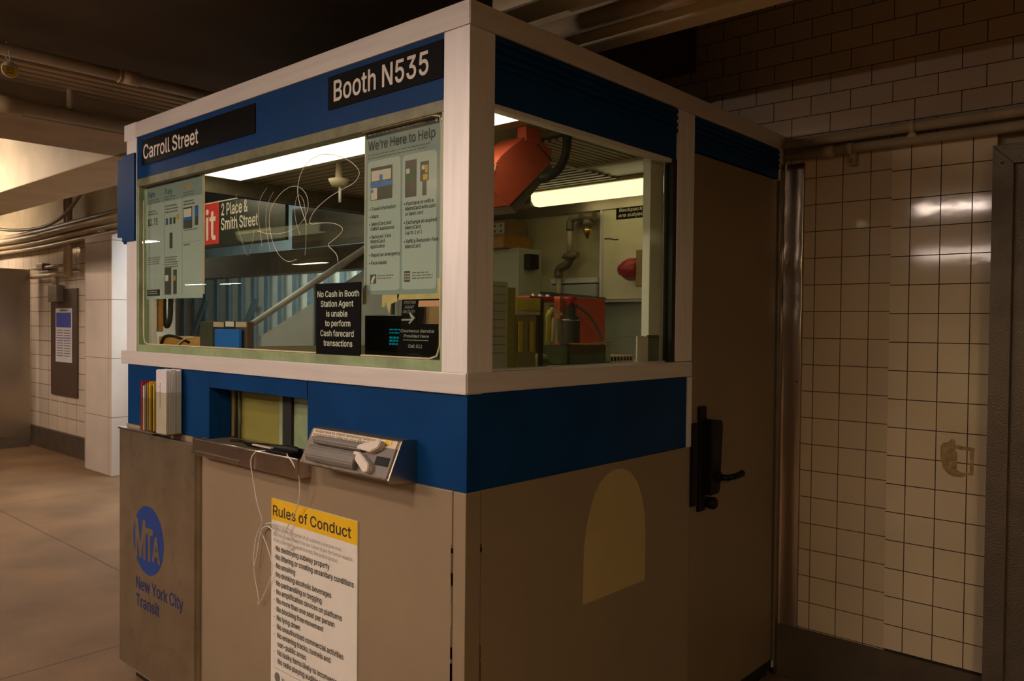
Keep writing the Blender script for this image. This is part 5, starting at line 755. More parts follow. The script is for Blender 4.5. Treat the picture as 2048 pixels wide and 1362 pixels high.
# help poster
YP = .034
S = thing('help_poster', "pale green poster headed We're Here to Help behind the glass", 'poster', (-.316, YP, 1.672))
part('paper_sheet', BX(-.482, -.146, YP, YP + .001, 1.668, 2.170), M['poster_band'], S)
pn = MB(); y = YP
def rounded(x0, x1, z0, z1, r):
    o = []
    for cx_, cz_, a0 in ((x1 - r, z1 - r, 0), (x0 + r, z1 - r, 90), (x0 + r, z0 + r, 180), (x1 - r, z0 + r, 270)):
        for k in range(5): a = R(a0 + k * 22.5); o.append((cx_ + r * math.cos(a), cz_ + r * math.sin(a)))
    return o
pn.prism(rounded(-.471, -.317, 1.681, 2.075, .012), y - .0004, y - .00005); pn.prism(rounded(-.308, -.160, 1.681, 2.073, .012), y - .0004, y - .00005)
part('column_panel', pn, M['poster_green'], S)
hb = BX(-.479, -.152, y - .0006, y - .0001, 2.145, 2.168)
part('heading_bar', hb, M['ink'], S)
c_ = sum(BOLD[c][0] for c in 'OMNY assistance') * .0105 / 1000; SXP = .112 / c_
def L(s, x, z, h=.0105, **k):
    k.setdefault('sx', SXP); k.setdefault('bold', .03); return (s, x, z, h, k)
tx = [("We\u2019re Here to Help", -.469, 2.108, .0275, {'w': .303, 'bold': .035}),
      L('\u2022 Travel information', -.462, 1.924), L('\u2022 Maps', -.462, 1.901), L('\u2022 MetroCard and', -.462, 1.878), L('OMNY assistance', -.455, 1.863), L('\u2022 Reduced-Fare', -.462, 1.839), L('MetroCard', -.455, 1.825), L('application', -.455, 1.810), L('\u2022 Report an emergency', -.462, 1.784), L('\u2022 Face masks', -.462, 1.760),
      L('\u2022 Purchase or refill a', -.301, 1.926), L('MetroCard with cash', -.294, 1.911), L('or bank card', -.294, 1.896), L('\u2022 Exchange an expired', -.301, 1.871), L('MetroCard', -.294, 1.856), L('(up to 1 yr.)', -.294, 1.841), L('\u2022 Refill a Reduced-Fare', -.301, 1.816), L('MetroCard', -.294, 1.801)]
part('lettering', front_text(tx, YP - .0004), M['ink'], S)
sp_ = MB(); greek(sp_, -.47, -.165, 2.092, 2, .0095, .0035, YP); greek(sp_, -.42, -.33, 1.724, 2, .008, .003, YP - .0004); greek(sp_, -.262, -.172, 1.727, 3, .008, .003, YP - .0004)
part('small_print', sp_, M['ink_grey'], S)
wp = MB(); greek(wp, -.47, -.2, 2.154, 1, .01, .004, YP - .0006, .1); wp.prism(rounded(-.168, -.157, 2.150, 2.162, .005), YP - .0011, YP - .0007)
part('heading_print', wp, M['greytray'], S)
ill = BX(-.455, -.354, y - .0012, y - .0005, 2.010, 2.054); ill.box(-.455, -.354, y - .0012, y - .0005, 1.955, 1.994); ill.box(-.295, -.246, y - .0012, y - .0005, 1.949, 2.056); ill.box(-.229, -.194, y - .0012, y - .0005, 1.989, 2.045); ill.box(-.220, -.203, y - .0012, y - .0005, 1.948, 1.99)
ill.box(-.456, -.427, y - .0012, y - .0005, 1.702, 1.730); ill.box(-.296, -.271, y - .0012, y - .0005, 1.703, 1.735)
part('machine_picture', ill, pm('picture_dark_grey', (.09, .085, .07), .6), S)
wi = BX(-.451, -.359, y - .0017, y - .0013, 2.013, 2.044); wi.box(-.452, -.424, y - .0017, y - .0013, 1.957, 1.992)
wi.box(-.290, -.275, y - .0017, y - .0013, 2.018, 2.032); wi.box(-.222, -.210, y - .0017, y - .0013, 2.022, 2.034)
for i in range(3):
    for j in range(3): wi.box(-.292 + i * .0075, -.288 + i * .0075, y - .0017, y - .0013, 1.709 + j * .008, 1.713 + j * .008)
wi.prism([(-.452, 1.704), (-.446, 1.718), (-.436, 1.727), (-.430, 1.722), (-.438, 1.712), (-.440, 1.704)], y - .0017, y - .0013)
part('picture_light_area', wi, M['paper'], S)
bi = BX(-.456, -.353, y - .0017, y - .0013, 1.995, 2.009); bi.box(-.412, -.398, y - .0021, y - .0018, 2.014, 2.030); bi.prism(rounded(-.451, -.441, 1.978, 1.988, .005), y - .0021, y - .0018)
part('picture_blue_area', bi, M['bluefold'], S)
gi = BX(-.289, -.254, y - .0021, y - .0018, 2.0, 2.014); gi.box(-.27, -.256, y - .0021, y - .0018, 2.016, 2.034); part('picture_green_area', gi, M['ink_green'], S)
yi = BX(-.217, -.197, y - .0021, y - .0018, 1.992, 2.008); yi.box(-.207, -.197, y - .0021, y - .0018, 2.012, 2.034); part('picture_gold_area', yi, M['ink_gold'], S)
tp = BX(-.492, -.474, YP - .0006, YP + .0008, 1.64, 1.69); tp.prism([(-.40, 1.668), (-.402, 1.630), (-.385, 1.632), (-.383, 1.648), (-.366, 1.606), (-.358, 1.640), (-.328, 1.648), (-.318, 1.672)], YP + .0012, YP + .002); tp.box(-.155, -.140, YP - .0006, YP - .0001, 1.66, 1.71)
tp.box(-.33, -.135, YP + .0012, YP + .002, 1.652, 1.668)
part('tape', tp, M['tape'], S)
part('tape_edge', BX(-.4885, -.478, YP + .001, YP + .0016, 1.66, 2.172), M['pipe_pale'], S)

# fare poster
S = thing('fare_poster', 'pale green poster with Fare Pay Help columns behind the glass', 'poster', (-1.75, YP, 1.676))
part('paper_sheet', BX(-2.008, -1.508, YP, YP + .001, 1.676, 2.172), M['poster_green'], S)
part('top_band', BX(-2.006, -1.514, YP - .0004, YP - .00005, 2.083, 2.155), M['poster_band'], S)
hb = BX(-2.006, -1.512, YP - .0006, YP - .0001, 2.154, 2.170); hb.box(-2.003, -1.879, YP - .0006, YP - .0001, 1.690, 1.717)
part('heading_bar', hb, M['ink'], S)
wp = MB(); greek(wp, -1.995, -1.56, 2.160, 1, .01, .004, YP - .0006, .1); wp.prism(rounded(-1.532, -1.519, 2.156, 2.168, .006), YP - .0012, YP - .0007); greek(wp, -1.998, -1.89, 1.707, 2, .009, .004, YP - .0006)
part('heading_print', wp, M['greytray'], S)
part('fare_lettering', front_text([('Fare', -1.992, 2.113, .024, {'w': .066, 'bold': .03})], YP - .0004), M['ink_blue'], S)
part('pay_lettering', front_text([('Pay', -1.836, 2.112, .024, {'w': .072, 'bold': .03})], YP - .0004), M['ink_green'], S)
part('help_lettering', front_text([('Help', -1.670, 2.118, .024, {'w': .070, 'bold': .03})], YP - .0004), M['ink_gold'], S)
part('price_lettering', front_text([('$2.75', -1.996, 1.993, .027, {'w': .099, 'bold': .03})], YP), M['ink'], S)
ml = MB(); greek(ml, -1.992, -1.87, 2.098, 2, .010, .004, YP - .0004); greek(ml, -1.836, -1.72, 2.099, 2, .010, .004, YP - .0004); greek(ml, -1.67, -1.56, 2.101, 2, .010, .004, YP - .0004)
greek(ml, -1.992, -1.90, 2.05, 2, .012, .006, YP); greek(ml, -1.83, -1.71, 2.06, 3, .013, .006, YP); greek(ml, -1.668, -1.57, 2.064, 2, .012, .006, YP)
greek(ml, -1.998, -1.87, 1.852, 4, .009, .004, YP); greek(ml, -1.83, -1.71, 1.846, 5, .010, .005, YP); greek(ml, -1.668, -1.60, 1.889, 1, .01, .006, YP); greek(ml, -1.665, -1.54, 1.949, 1, .01, .004, YP)
ml.box(-1.840, -1.8388, YP - .0004, YP - .0001, 1.69, 2.082); ml.box(-1.680, -1.6788, YP - .0004, YP - .0001, 1.69, 2.082); ml.box(-1.678, -1.52, YP - .0004, YP - .0001, 1.902, 1.903)
part('small_print', ml, M['ink_grey'], S)
ill = BX(-1.669, -1.594, YP - .0008, YP - .0001, 1.957, 2.043); ill.box(-1.573, -1.545, YP - .0008, YP - .0001, 1.965, 2.043); ill.box(-1.833, -1.775, YP - .0008, YP - .0001, 1.693, 1.806); ill.box(-1.756, -1.726, YP - .0008, YP - .0001, 1.695, 1.796)
for a in (-1.825, -1.79, -1.757): ill.box(a, a + .018, YP - .0008, YP - .0001, 1.985, 2.012)
ill.box(-1.79, -1.765, YP - .0008, YP - .0001, 1.885, 1.95)
part('machine_picture', ill, pm('picture_dark_tone', (.07, .07, .06), .6), S)
bi = BX(-1.668, -1.595, YP - .0014, YP - .0009, 1.990, 2.0); bi.box(-1.57, -1.548, YP - .0014, YP - .0009, 2.0, 2.038); bi.box(-1.823, -1.81, YP - .0014, YP - .0009, 1.988, 2.008)
part('picture_blue_area', bi, M['bluefold'], S)
wi = BX(-1.664, -1.600, YP - .0014, YP - .0009, 2.003, 2.036); wi.box(-1.828, -1.80, YP - .0014, YP - .0009, 1.75, 1.775); part('picture_light_area', wi, M['paper'], S)
yi = BX(-1.73, -1.707, YP - .0008, YP - .0001, 2.0, 2.022); yi.box(-1.752, -1.735, YP - .0014, YP - .0009, 1.75, 1.77); part('picture_gold_area', yi, M['ink_gold'], S)
part('tape', BX(-1.508, -1.494, YP - .0005, YP + .0012, 1.69, 2.176), M['pipe_pale'], S)

# rules of conduct sign
YR = -.0045
S = plate('rules_sign', 'white Rules of Conduct sign with a yellow heading on the front panel', 'sign', -.942, -.461, .16, .976, YR, .004, M['paper'])
part('yellow_heading', BX(-.942, -.461, YR - .0006, YR - .0001, .903, .976), M['yellow'], S)
r0 = .438 / sum(BOLD[c][0] for c in 'No littering or creating unsanitary conditions') / .018 * 1000
tx = [('Rules of Conduct', -.935, .919, .034, {'w': .444, 'bold': .04})]
for i, (s, x) in enumerate([('No destroying subway property', -.914), ('No littering or creating unsanitary conditions', -.914), ('No smoking', -.911), ('No drinking alcoholic beverages', -.911), ('No panhandling or begging', -.911), ('No amplification devices on platforms', -.909), ('No more than one seat per person', -.908), ('No blocking free movement', -.907), ('No lying down', -.906), ('No unauthorized commercial activities', -.905), ('No entering tracks, tunnels and', -.902), ('non-public areas', -.901), ('No bulky items likely to inconvenience others', -.901), ('No radio playing audible to others', -.899)]):
    tx.append((s, x, .799 - i * .0297, .018, {'sx': r0, 'bold': .03}))
tx.append(('New York City Transit', -.872, .356, .014, {'sx': r0}))
part('lettering', front_text(tx, YR - .0004), M['ink'], S)
para = ['For the safety and comfort of all customers, everyone must', "obey these rules. They\u2019re the law. Failure to pay the fare or violation", 'of any other rule can result in arrest, fine and/or ejection.']
part('introduction', front_text([(s, -.930, .868 - i * .0195, .0125, {'sx': .445 / (measure(para[1]) * .0125 / 1000)}) for i, s in enumerate(para)], YR), pm('pale_grey_ink', (.30, .27, .25), .6), S)
rl = BX(-.925, -.475, YR - .0005, YR - .0001, .3935, .3945)
rl.prism(rounded(-.918, -.884, .347, .381, .017), YR - .0006, YR - .0001)
for i in range(12):
    z = .805 - i * .0297 - (0 if i < 11 else .0297); rl.box(-.925, -.9165, YR - .0005, YR - .0001, z, z + .0015)
part('rule_and_emblem', rl, M['ink_grey'], S)

# ------------------------------------------------------------------ metal panel with the transit emblem
S = thing('metal_panel', 'dull steel panel with a blue round transit emblem at the booth corner', 'panel', (-1.79, -.014, .08))
part('panel_sheet', BX(XL - .005, -1.45, -.028, -.0005, .08, 1.108, .002), M['steel_dull'], S)
part('top_lip', BX(XL - .008, -1.80, -.034, .0, 1.108, 1.116, .001), M['chrome'], S)
part('edge_strip', BX(-1.4535, -1.4465, -.020, -.0005, .08, 1.104), M['steel_dull'], S)
cx_, cz_, r_ = -1.848, .662, .142
disc = [(cx_ + r_ * math.cos(R(a)), cz_ + r_ * 1.02 * math.sin(R(a))) for a in range(0, 360, 6)]
em = part('emblem', MB().prism(disc, -.0288, -.0279), M['logo_blue'], S)
lt = lettering([('M', -1.975, .582, .155, {'w': .112, 'bold': .035, 'off': .022}), ('T', -1.868, .584, .125, {'w': .066, 'bold': .05, 'off': .03}), ('A', -1.807, .587, .098, {'w': .070, 'bold': .045, 'off': .03})], (0, -.0288, 0), FX, FZ, .0008)
part('emblem_letters', lt, M['steel_dull'], em)
part('lettering', front_text([('New York City', -1.968, .441, .050, {'w': .432, 'bold': .03}), ('Transit', -1.966, .366, .050, {'w': .222, 'bold': .03})], -.0282), M['ink_blue'], S)
part('screw', MB().lathe([(0, 0), (.007, 0), (.006, .003), (0, .004)], (-1.4575, -.0318, 1.0), 'y', 10), M['dark_iron'], S)

# ------------------------------------------------------------------ leaflets in clear holders
def holder(x0, x1, z0, z1, y0, label):
    t = thing('leaflet_holder', label, 'holder', ((x0 + x1) / 2, y0, z0), 'leaflet holders on the booth front')
    g = M['acrylic']
    part('front_wall', BX(x0, x1, y0 - .002, y0, z0, z1), g, t); part('side_wall', BX(x0 - .002, x0, y0, .0055, z0, z1), g, t); part('side_wall', BX(x1, x1 + .002, y0, .0055, z0, z1), g, t)
    part('holder_floor', BX(x0, x1, y0, .0055, z0 - .003, z0), M['base'], t)
    return t
holder(-1.695, -1.598, 1.134, 1.30, -.069, 'clear leaflet holder packed with white leaflets')
holder(-1.826, -1.712, 1.134, 1.27, -.072, 'clear leaflet holder packed with coloured leaflets')
for i in range(10):
    y0 = -.067 + i * .0066; dz = random.uniform(-.006, .005); sx_ = random.uniform(-.0015, .0015)
    lab = 'frontmost white leaflet in the right holder with a printed strip' if i == 0 else 'white leaflet packed behind the front one in the right holder'
    t = thing('leaflet', lab, 'leaflet', (-1.647, y0, 1.135), 'white leaflets in the right holder')
    part('leaflet_body', BX(-1.690 + i * .0006 + sx_, -1.603 - i * .0006 + sx_ * 1.4, y0, y0 + .0048, 1.1345, 1.386 + dz), M['paper'] if i % 3 else M['poster_white'], t)
    if i == 0:
        pr = MB()
        for k in range(11): pr.box(-1.657, -1.651, y0 - .0006, y0 - .0001, 1.235 + k * .0095, 1.2405 + k * .0095)
        pr.box(-1.668, -1.664, y0 - .0006, y0 - .0001, 1.318, 1.323)
        part('printed_strip', pr, M['ink_grey'], t)
cl = [(M['redplastic'], 'red'), (M['paper'], 'white'), (M['ink_grey'], 'dark grey'), (M['cardboard'], 'brown'), (M['yellow'], 'yellow'), (M['greencard'], 'dark green'), (M['yellow'], 'yellow'), (M['ink_grey'], 'dark grey'), (M['orange'], 'orange'), (M['darkbind'], 'dark olive')]
od = ['first', 'second', 'third', 'fourth', 'fifth', 'sixth', 'seventh', 'eighth', 'ninth', 'last']
for i, (mt, nm) in enumerate(cl):
    x0 = -1.822 + i * .0108
    ob = solo('leaflet', BX(x0, x0 + .0068, -.070 + i * .0035, .004, 1.1345, 1.335 - .006 * ((i * 7) % 4)), mt, '%s leaflet edge, %s from the left in the left holder' % (nm, od[i]), 'leaflet', 'coloured leaflets in the left holder')

# ------------------------------------------------------------------ deal tray, wire, card reader
T = thing('deal_tray', 'worn chrome deal tray below the service opening', 'tray', (-1.06, -.02, 1.075))
part('tray_floor', BX(-1.408, -.716, -.048, .09, 1.1284, 1.1315), M['dark_iron'], T)
part('tray_front', BX(-1.412, -.712, -.054, -.046, 1.078, 1.140, .002), M['chrome'], T)
part('tray_rim', MB().tube([(-1.412, -.05, 1.1405), (-1.412 + .70, -.05, 1.1405)], .0035, 8), M['steel'], T)
part('tray_end', BX(-.718, -.712, -.05, .0, 1.078, 1.138, .001), M['chrome'], T); part('tray_end', BX(-1.412, -1.406, -.05, .0, 1.078, 1.138, .001), M['chrome'], T)
part('tray_skirt', BX(-1.41, -1.07, -.058, -.052, 1.080, 1.096, .002), M['steel'], T)
dv = thing('black_handset', 'black device with coiled lead lying in the deal tray', 'device', (-.86, .02, 1.132))
hb = MB().tube([(-1.10, .0, 1.143), (-.98, .005, 1.148), (-.80, -.01, 1.156), (-.755, -.015, 1.160)], [.008, .011, .015, .009], 10, 1)
hb.box(-.97, -.78, -.04, .05, 1.132, 1.152, .005)
part('device_body', hb, M['black'], dv)
part('coiled_lead', MB().tube([(-1.28, .03, 1.137), (-1.22, .045, 1.138), (-1.15, .02, 1.137), (-1.05, .04, 1.137), (-.96, .03, 1.139)], .005, 8, 2), M['black'], dv)
part('pen_clip', BX(-1.02, -.90, -.035, -.022, 1.1525, 1.157, .001), M['pad'], dv)
wr = MB()
p1 = [(-.90, -.03, 1.142), (-.955, -.05, 1.146), (-.975, -.060, 1.125), (-.983, -.062, 1.099), (-.975, -.055, 1.041), (-.958, -.05, .957), (-.945, -.035, .90), (-.985, -.018, .868), (-.993, -.012, .855)]
p2 = [(-.80, -.03, 1.150), (-.78, -.05, 1.150), (-.745, -.058, 1.140), (-.715, -.05, 1.101), (-.71, -.045, 1.07), (-.732, -.03, 1.003), (-.775, -.025, .947), (-.828, -.02, .888), (-.848, -.02, .85), (-.839, -.02, .827), (-.803, -.02, .834), (-.786, -.02, .862), (-.81, -.02, .888), (-.864, -.02, .898), (-.926, -.02, .896), (-.974, -.02, .879), (-1.009, -.02, .847), (-1.028, -.02, .781), (-1.031, -.02, .719), (-1.015, -.02, .749), (-.999, -.02, .805), (-.985, -.02, .86), (-.95, -.016, .885), (-.90, -.014, .86), (-.915, -.013, .89)]
p3 = [(-1.031, -.016, .725), (-1.038, -.015, .716), (-1.03, -.015, .674), (-1.003, -.015, .618), (-1.012, -.015, .581), (-.964, -.015, .645), (-.92, -.015, .715), (-.917, -.015, .75), (-.943, -.015, .797), (-.972, -.015, .835), (-1.005, -.015, .852)]
for p in (p1, p2): wr.tube(p, .0019, 6, 2)
wr.tube(p3, .0014, 6, 2)
solo('looped_cable', wr, M['wire'], 'thin white cable hanging in loops from the deal tray', 'cable')

K = thing('card_reader', 'grey card balance reader mounted on the blue band', 'card reader', (-.42, -.05, 1.13))
sd = [(0.006, 1.250), (-.040, 1.252), (-.046, 1.248), (-.092, 1.148), (-.088, 1.142), (0.006, 1.133)]
part('reader_housing', MB().prism(sd, -.640, -.209, 'x', .002), M['hammer'], K)
sdp = [(.006, 1.253), (-.044, 1.2555), (-.049, 1.252), (-.097, 1.148), (-.090, 1.138), (.006, 1.129)]
part('end_plate', MB().prism(sdp, -.2105, -.204, 'x', .001), M['steel'], K)
# local frame of the slanted face: a along x, t down the face
f0 = Vector((0, -.046, 1.248)); fd = Vector((0, -.046, -.100)).normalized(); fn = Vector((0, -.91, .42))
def slab(x0, x1, t0, t1, h0, h1, bev=.002):
    b_ = bmesh.new(); vs = [b_.verts.new(f0 + Vector((x, 0, 0)) + fd * t + fn * h) for x in (x0, x1) for t in (t0, t1) for h in (h0, h1)]
    for f in ((0, 1, 3, 2), (4, 6, 7, 5), (0, 4, 5, 1), (2, 3, 7, 6), (0, 2, 6, 4), (1, 5, 7, 3)): b_.faces.new([vs[i] for i in f])
    bmesh.ops.bevel(b_, geom=b_.edges[:], offset=bev, segments=2, affect='EDGES')
    mb = MB(); mb._add(b_); return mb
part('face_plate', slab(-.36, -.214, .022, .108, -.002, .006, .002), M['grey_pl'], K)
def ridge(x0, x1, t0, t1, h, cut):
    """rounded half body with a chamfered outer edge"""
    b_ = bmesh.new(); prof = [(t0, -.004), (t0, h * .75), (t0 + (t1 - t0) * .25, h), (t0 + (t1 - t0) * .75, h), (t1, h * .75), (t1, -.004)]
    A = [b_.verts.new(f0 + Vector((x0 + cut * (abs(i - 2.5) > 1.6), 0, 0)) + fd * t + fn * hh) for i, (t, hh) in enumerate(prof)]
    Bv = [b_.verts.new(f0 + Vector((x1, 0, 0)) + fd * t + fn * hh) for t, hh in prof]
    b_.faces.new(A); b_.faces.new(Bv[::-1])
    for i in range(len(prof)): b_.faces.new((A[i], A[(i + 1) % 6], Bv[(i + 1) % 6], Bv[i]))
    bmesh.ops.bevel(b_, geom=b_.edges[:], offset=.003, segments=2, affect='EDGES')
    mb = MB(); mb._add(b_); return mb
part('swipe_guide', ridge(-.585, -.345, .022, .048, .024, .012), M['grey_pl'], K); part('swipe_guide', ridge(-.590, -.35, .051, .102, .028, .014), M['grey_pl'], K)
def pad(poly):
    b_ = bmesh.new()
    A = [b_.verts.new(f0 + Vector((x, 0, 0)) + fd * t + fn * .004) for x, t in poly]; Bv = [b_.verts.new(f0 + Vector((x, 0, 0)) + fd * t + fn * .026) for x, t in poly]
    b_.faces.new(A); b_.faces.new(Bv[::-1]); n = len(poly)
    for i in range(n): b_.faces.new((A[i], A[(i + 1) % n], Bv[(i + 1) % n], Bv[i]))
    bmesh.ops.bevel(b_, geom=b_.edges[:], offset=.0025, segments=2, affect='EDGES')
    mb = MB(); mb._add(b_); return mb
part('guide_horn', pad([(-.365, .041), (-.358, .030), (-.278, .006), (-.266, .012), (-.270, .030), (-.300, .046)]), M['pad'], K, 'pale upper guide horn')
part('guide_horn', pad([(-.372, .051), (-.342, .051), (-.285, .080), (-.280, .100), (-.296, .106), (-.362, .070)]), M['pad'], K, 'pale lower guide horn')
part('dark_inset', slab(-.285, -.225, .050, .076, .004, .0075, .001), M['black'], K)
lp = slab(-.628, -.222, -.001, .024, -.001, .003, .0008)
part('instruction_label', lp, M['beige_label'], K)
part('label_lettering', lettering([('Swipe here to check remaining balance', -.618, -.0095, .0082, {'w': .30, 'bold': .01}), ('and expiration date on your MetroCard', -.622, -.0205, .0082, {'w': .312, 'bold': .01})], f0, FX, tuple(-fd), .0032), M['ink'], K)
part('yellow_card_picture', slab(-.272, -.245, .0, .012, .003, .0038, .0003), M['yellow'], K)
part('arrow_mark', slab(-.285, -.262, .013, .017, .003, .0038, .0002), M['ink'], K)

# ------------------------------------------------------------------ inside the booth
t = thing('ceiling_light', 'wide lit ceiling panel behind the booth front window', 'light', (-1.05, .28, 2.245))
part('light_diffuser', BX(-1.97, -.13, .10, .455, 2.246, 2.256), M['diffuser'], t)
part('light_frame', BX(-1.985, -.115, .085, .47, 2.256, 2.2715), M['beam_lit'], t)
t = thing('tube_light', 'slim lit tube light under the booth ceiling above the whiteboard', 'light', (-.65, 1.68, 2.19))
part('tube_cover', MB().prism([(1.62, 2.255), (1.625, 2.215), (1.65, 2.192), (1.69, 2.192), (1.715, 2.215), (1.72, 2.255)], -1.17, -.12, 'x'), M['tube'], t)
part('light_base', BX(-1.19, -.10, 1.60, 1.74, 2.255, 2.2715), M['beam_lit'], t)
part('end_cap', BX(-1.185, -1.17, 1.635, 1.705, 2.195, 2.254), M['locker'], t)
# red housing hanging from the ceiling
t = thing('red_housing', 'red sheet metal housing hanging from the booth ceiling by the side window', 'housing', (-.42, .6, 1.98))
rp_ = [(.607, 2.238), (.53, 2.185), (.483, 2.150), (.430, 2.09), (.395, 2.04), (.455, 2.03), (.530, 1.988), (.752, 2.169), (.754, 2.216), (.694, 2.231)]
part('housing_shell', MB().prism(rp_, -.45, -.33, 'x', .004), M['red'], t)
part('ceiling_mount', BX(-.365, -.324, .604, .685, 2.220, 2.2718, .003), M['red'], t)
part('seam_fold', MB().prism([(.640, 2.236), (.647, 2.236), (.752, 2.180), (.751, 2.172)], -.332, -.328, 'x'), M['brown_board'], t)
part('dark_underside', MB().prism([(.545, 1.99), (.575, 1.968), (.775, 2.150), (.757, 2.168)], -.49, -.34, 'x', .002), M['hammer'], t)
part('hole_rim', MB().tube([(-.328, .440, 2.08), (-.326, .452, 2.10), (-.327, .457, 2.115), (-.328, .446, 2.095), (-.328, .440, 2.08)], .003, 6), M['pink'], t)
hs = [(-.25, .742, 2.272), (-.25, .740, 2.215), (-.25, .727, 2.165), (-.255, .70, 2.125), (-.27, .665, 2.098), (-.30, .65, 2.094)]
solo('flexible_hose', MB().tube(hs, .016, 12, 2), M['rubber'], 'black flexible hose dropping from the booth ceiling beside the red housing', 'hose')
t = thing('ceiling_fitting', 'small beige cone fitting with a white rod under the booth ceiling', 'fitting', (-1.33, .55, 2.09))
part('fitting_cone', MB().lathe([(0, 2.163), (.030, 2.163), (.046, 2.192), (.016, 2.20), (.012, 2.2625), (0, 2.2625)], (-1.33, .55, 0), 'z', 16), M['pipe_pale'], t)
part('white_rod', MB().tube([(-1.322, .55, 2.163), (-1.322, .55, 2.095)], .006, 8), M['paper'], t)
# whiteboard
t = thing('whiteboard', 'framed whiteboard with marker scribbles on the booth back wall', 'whiteboard', (-.58, 1.94, 1.70))
part('board_face', BX(-.945, -.21, 1.936, 1.9495, 1.72, 2.205), M['board'], t)
fr = BX(-.957, -.940, 1.928, 1.9495, 1.705, 2.217, .002); fr.box(-.215, -.198, 1.928, 1.9495, 1.705, 2.217, .002); fr.box(-.957, -.198, 1.928, 1.9495, 2.203, 2.219, .002)
part('board_frame', fr, M['alu'], t)
part('marker_tray', BX(-1.0, -.198, 1.90, 1.9495, 1.702, 1.716, .002), M['greytray'], t)
part('hook', BX(-.855, -.835, 1.925, 1.9495, 2.217, 2.24), M['dark_iron'], t)
part('scribble', MB().tube([(-.93, 1.935, 2.035), (-.90, 1.935, 2.034), (-.865, 1.935, 2.026), (-.845, 1.935, 2.027)], .003, 5), M['darkbind'], t)
part('eraser', BX(-.66, -.60, 1.905, 1.928, 1.716, 1.736, .003), M['black'], t)
S = thing('search_notice', 'black strip on the whiteboard reading Backpacks and large', 'sign', (-.68, 1.935, 2.13))
part('sign_plate', BX(-.858, -.36, 1.9335, 1.9355, 2.128, 2.192), M['sign_black'], S)
part('lettering', front_text([('Backpacks and large containers', -.843, 2.166, .017, {'w': .462, 'it': .18, 'bold': .012}), ('are subject to random search', -.846, 2.139, .017, {'w': .430, 'it': .18, 'bold': .012})], 1.9335), M['board'], S)
t = thing('brown_holder', 'brown box on the whiteboard with a red scalloped plastic end', 'holder', (-.60, 1.88, 1.765))
part('box_shell', BX(-.672, -.46, 1.835, 1.928, 1.775, 1.955, .004), M['cardboard'], t)
g = bmesh.new(); rings = []; prof = [(.030, -.790), (.034, -.778), (.047, -.764), (.054, -.74), (.056, -.70), (.060, -.672)]
for i, (r, h) in enumerate(prof):
    ring = []
    for k in range(32):
        a = 2 * math.pi * k / 32; q = r * (1 + .07 * math.cos(8 * a) * (i < 4)); hh = h + (.006 * math.cos(8 * a) if i < 2 else 0)
        ring.append(g.verts.new((hh, 1.885 + q * math.cos(a), 1.865 + q * math.sin(a))))
    rings.append(ring)
for i in range(len(rings) - 1):
    for k in range(32): f = g.faces.new((rings[i][k], rings[i][(k + 1) % 32], rings[i + 1][(k + 1) % 32], rings[i + 1][k])); f.smooth = True
g.faces.new(rings[0]); g.faces.new(rings[-1]); mb = MB(); mb._add(g)
part('red_end', mb, M['redplastic'], t)
# wall pipe with sprinkler
t = thing('sprinkler_pipe', 'old iron wall pipe with a valve and a hanging sprinkler head', 'pipe', (-1.12, 1.88, 1.45))
part('riser', MB().tube([(-1.19, 1.88, 1.45), (-1.19, 1.88, 1.87)], .016, 12), M['pipe'], t)
part('elbow', MB().tube([(-1.19, 1.88, 1.84), (-1.19, 1.88, 1.875), (-1.175, 1.88, 1.892), (-1.14, 1.88, 1.900), (-1.118, 1.88, 1.92), (-1.115, 1.88, 1.96)], .023, 12, 1), M['dark_iron'], t)
part('upper_run', MB().tube([(-1.115, 1.88, 1.95), (-1.116, 1.88, 2.11)], .016, 12), M['pipe'], t)
part('elbow', MB().tube([(-1.116, 1.88, 2.085), (-1.116, 1.88, 2.13), (-1.10, 1.88, 2.152), (-1.04, 1.88, 2.154)], .021, 12, 1), M['dark_iron'], t)
part('tee', MB().tube([(-1.045, 1.88, 2.153), (-.955, 1.88, 2.150)], .024, 12), M['dark_iron'], t)
part('valve_lever', MB().tube([(-1.15, 1.865, 1.944), (-1.12, 1.86, 1.948), (-1.08, 1.855, 1.95), (-1.045, 1.855, 1.951)], [.008, .018, .027, .016], 12, 1), M['dark_iron'], t)
nz = part('sprinkler_head', MB().lathe([(0, 2.135), (.026, 2.135), (.026, 2.105), (.018, 2.10), (.018, 2.06), (0, 2.06)], (-.998, 1.88, 0), 'z', 14), M['dark_iron'], t)
part('brass_nozzle', MB().lathe([(.0, 2.092), (.024, 2.09), (.026, 2.072), (.017, 2.055), (.006, 2.035), (0, 2.035)], (-.998, 1.88, 0), 'z', 14), M['brass'], nz)
# locker and the things on it
t = thing('locker', 'pale grey-green steel locker against the booth back wall', 'cabinet', (-1.59, 1.84, .08))
part('locker_body', BX(-1.83, -1.365, 1.752, 1.9495, .08, 2.0, .004), M['locker'], t)
part('locker_knob', MB().lathe([(0, 0), (.012, 0), (.012, -.02), (.020, -.03), (.016, -.042), (0, -.044)], (-1.40, 1.752, 1.745), 'y', 14), M['chrome'], t)
part('name_slot', BX(-1.3655, -1.3635, 1.80, 1.85, 1.755, 1.765), M['greytray'], t)
t = thing('dark_box', 'small black box fixed to the side of the locker', 'box', (-1.34, 1.84, 1.88))
part('box_body', BX(-1.3645, -1.322, 1.795, 1.87, 1.885, 1.968, .004), M['rubber'], t); part('box_lid', BX(-1.322, -1.316, 1.80, 1.865, 1.89, 1.962, .002), M['black'], t)
solo('wooden_tray', BX(-1.84, -1.43, 1.70, 1.93, 2.0, 2.075, .004), M['orange'], 'orange wooden tray lying on top of the locker', 'tray')
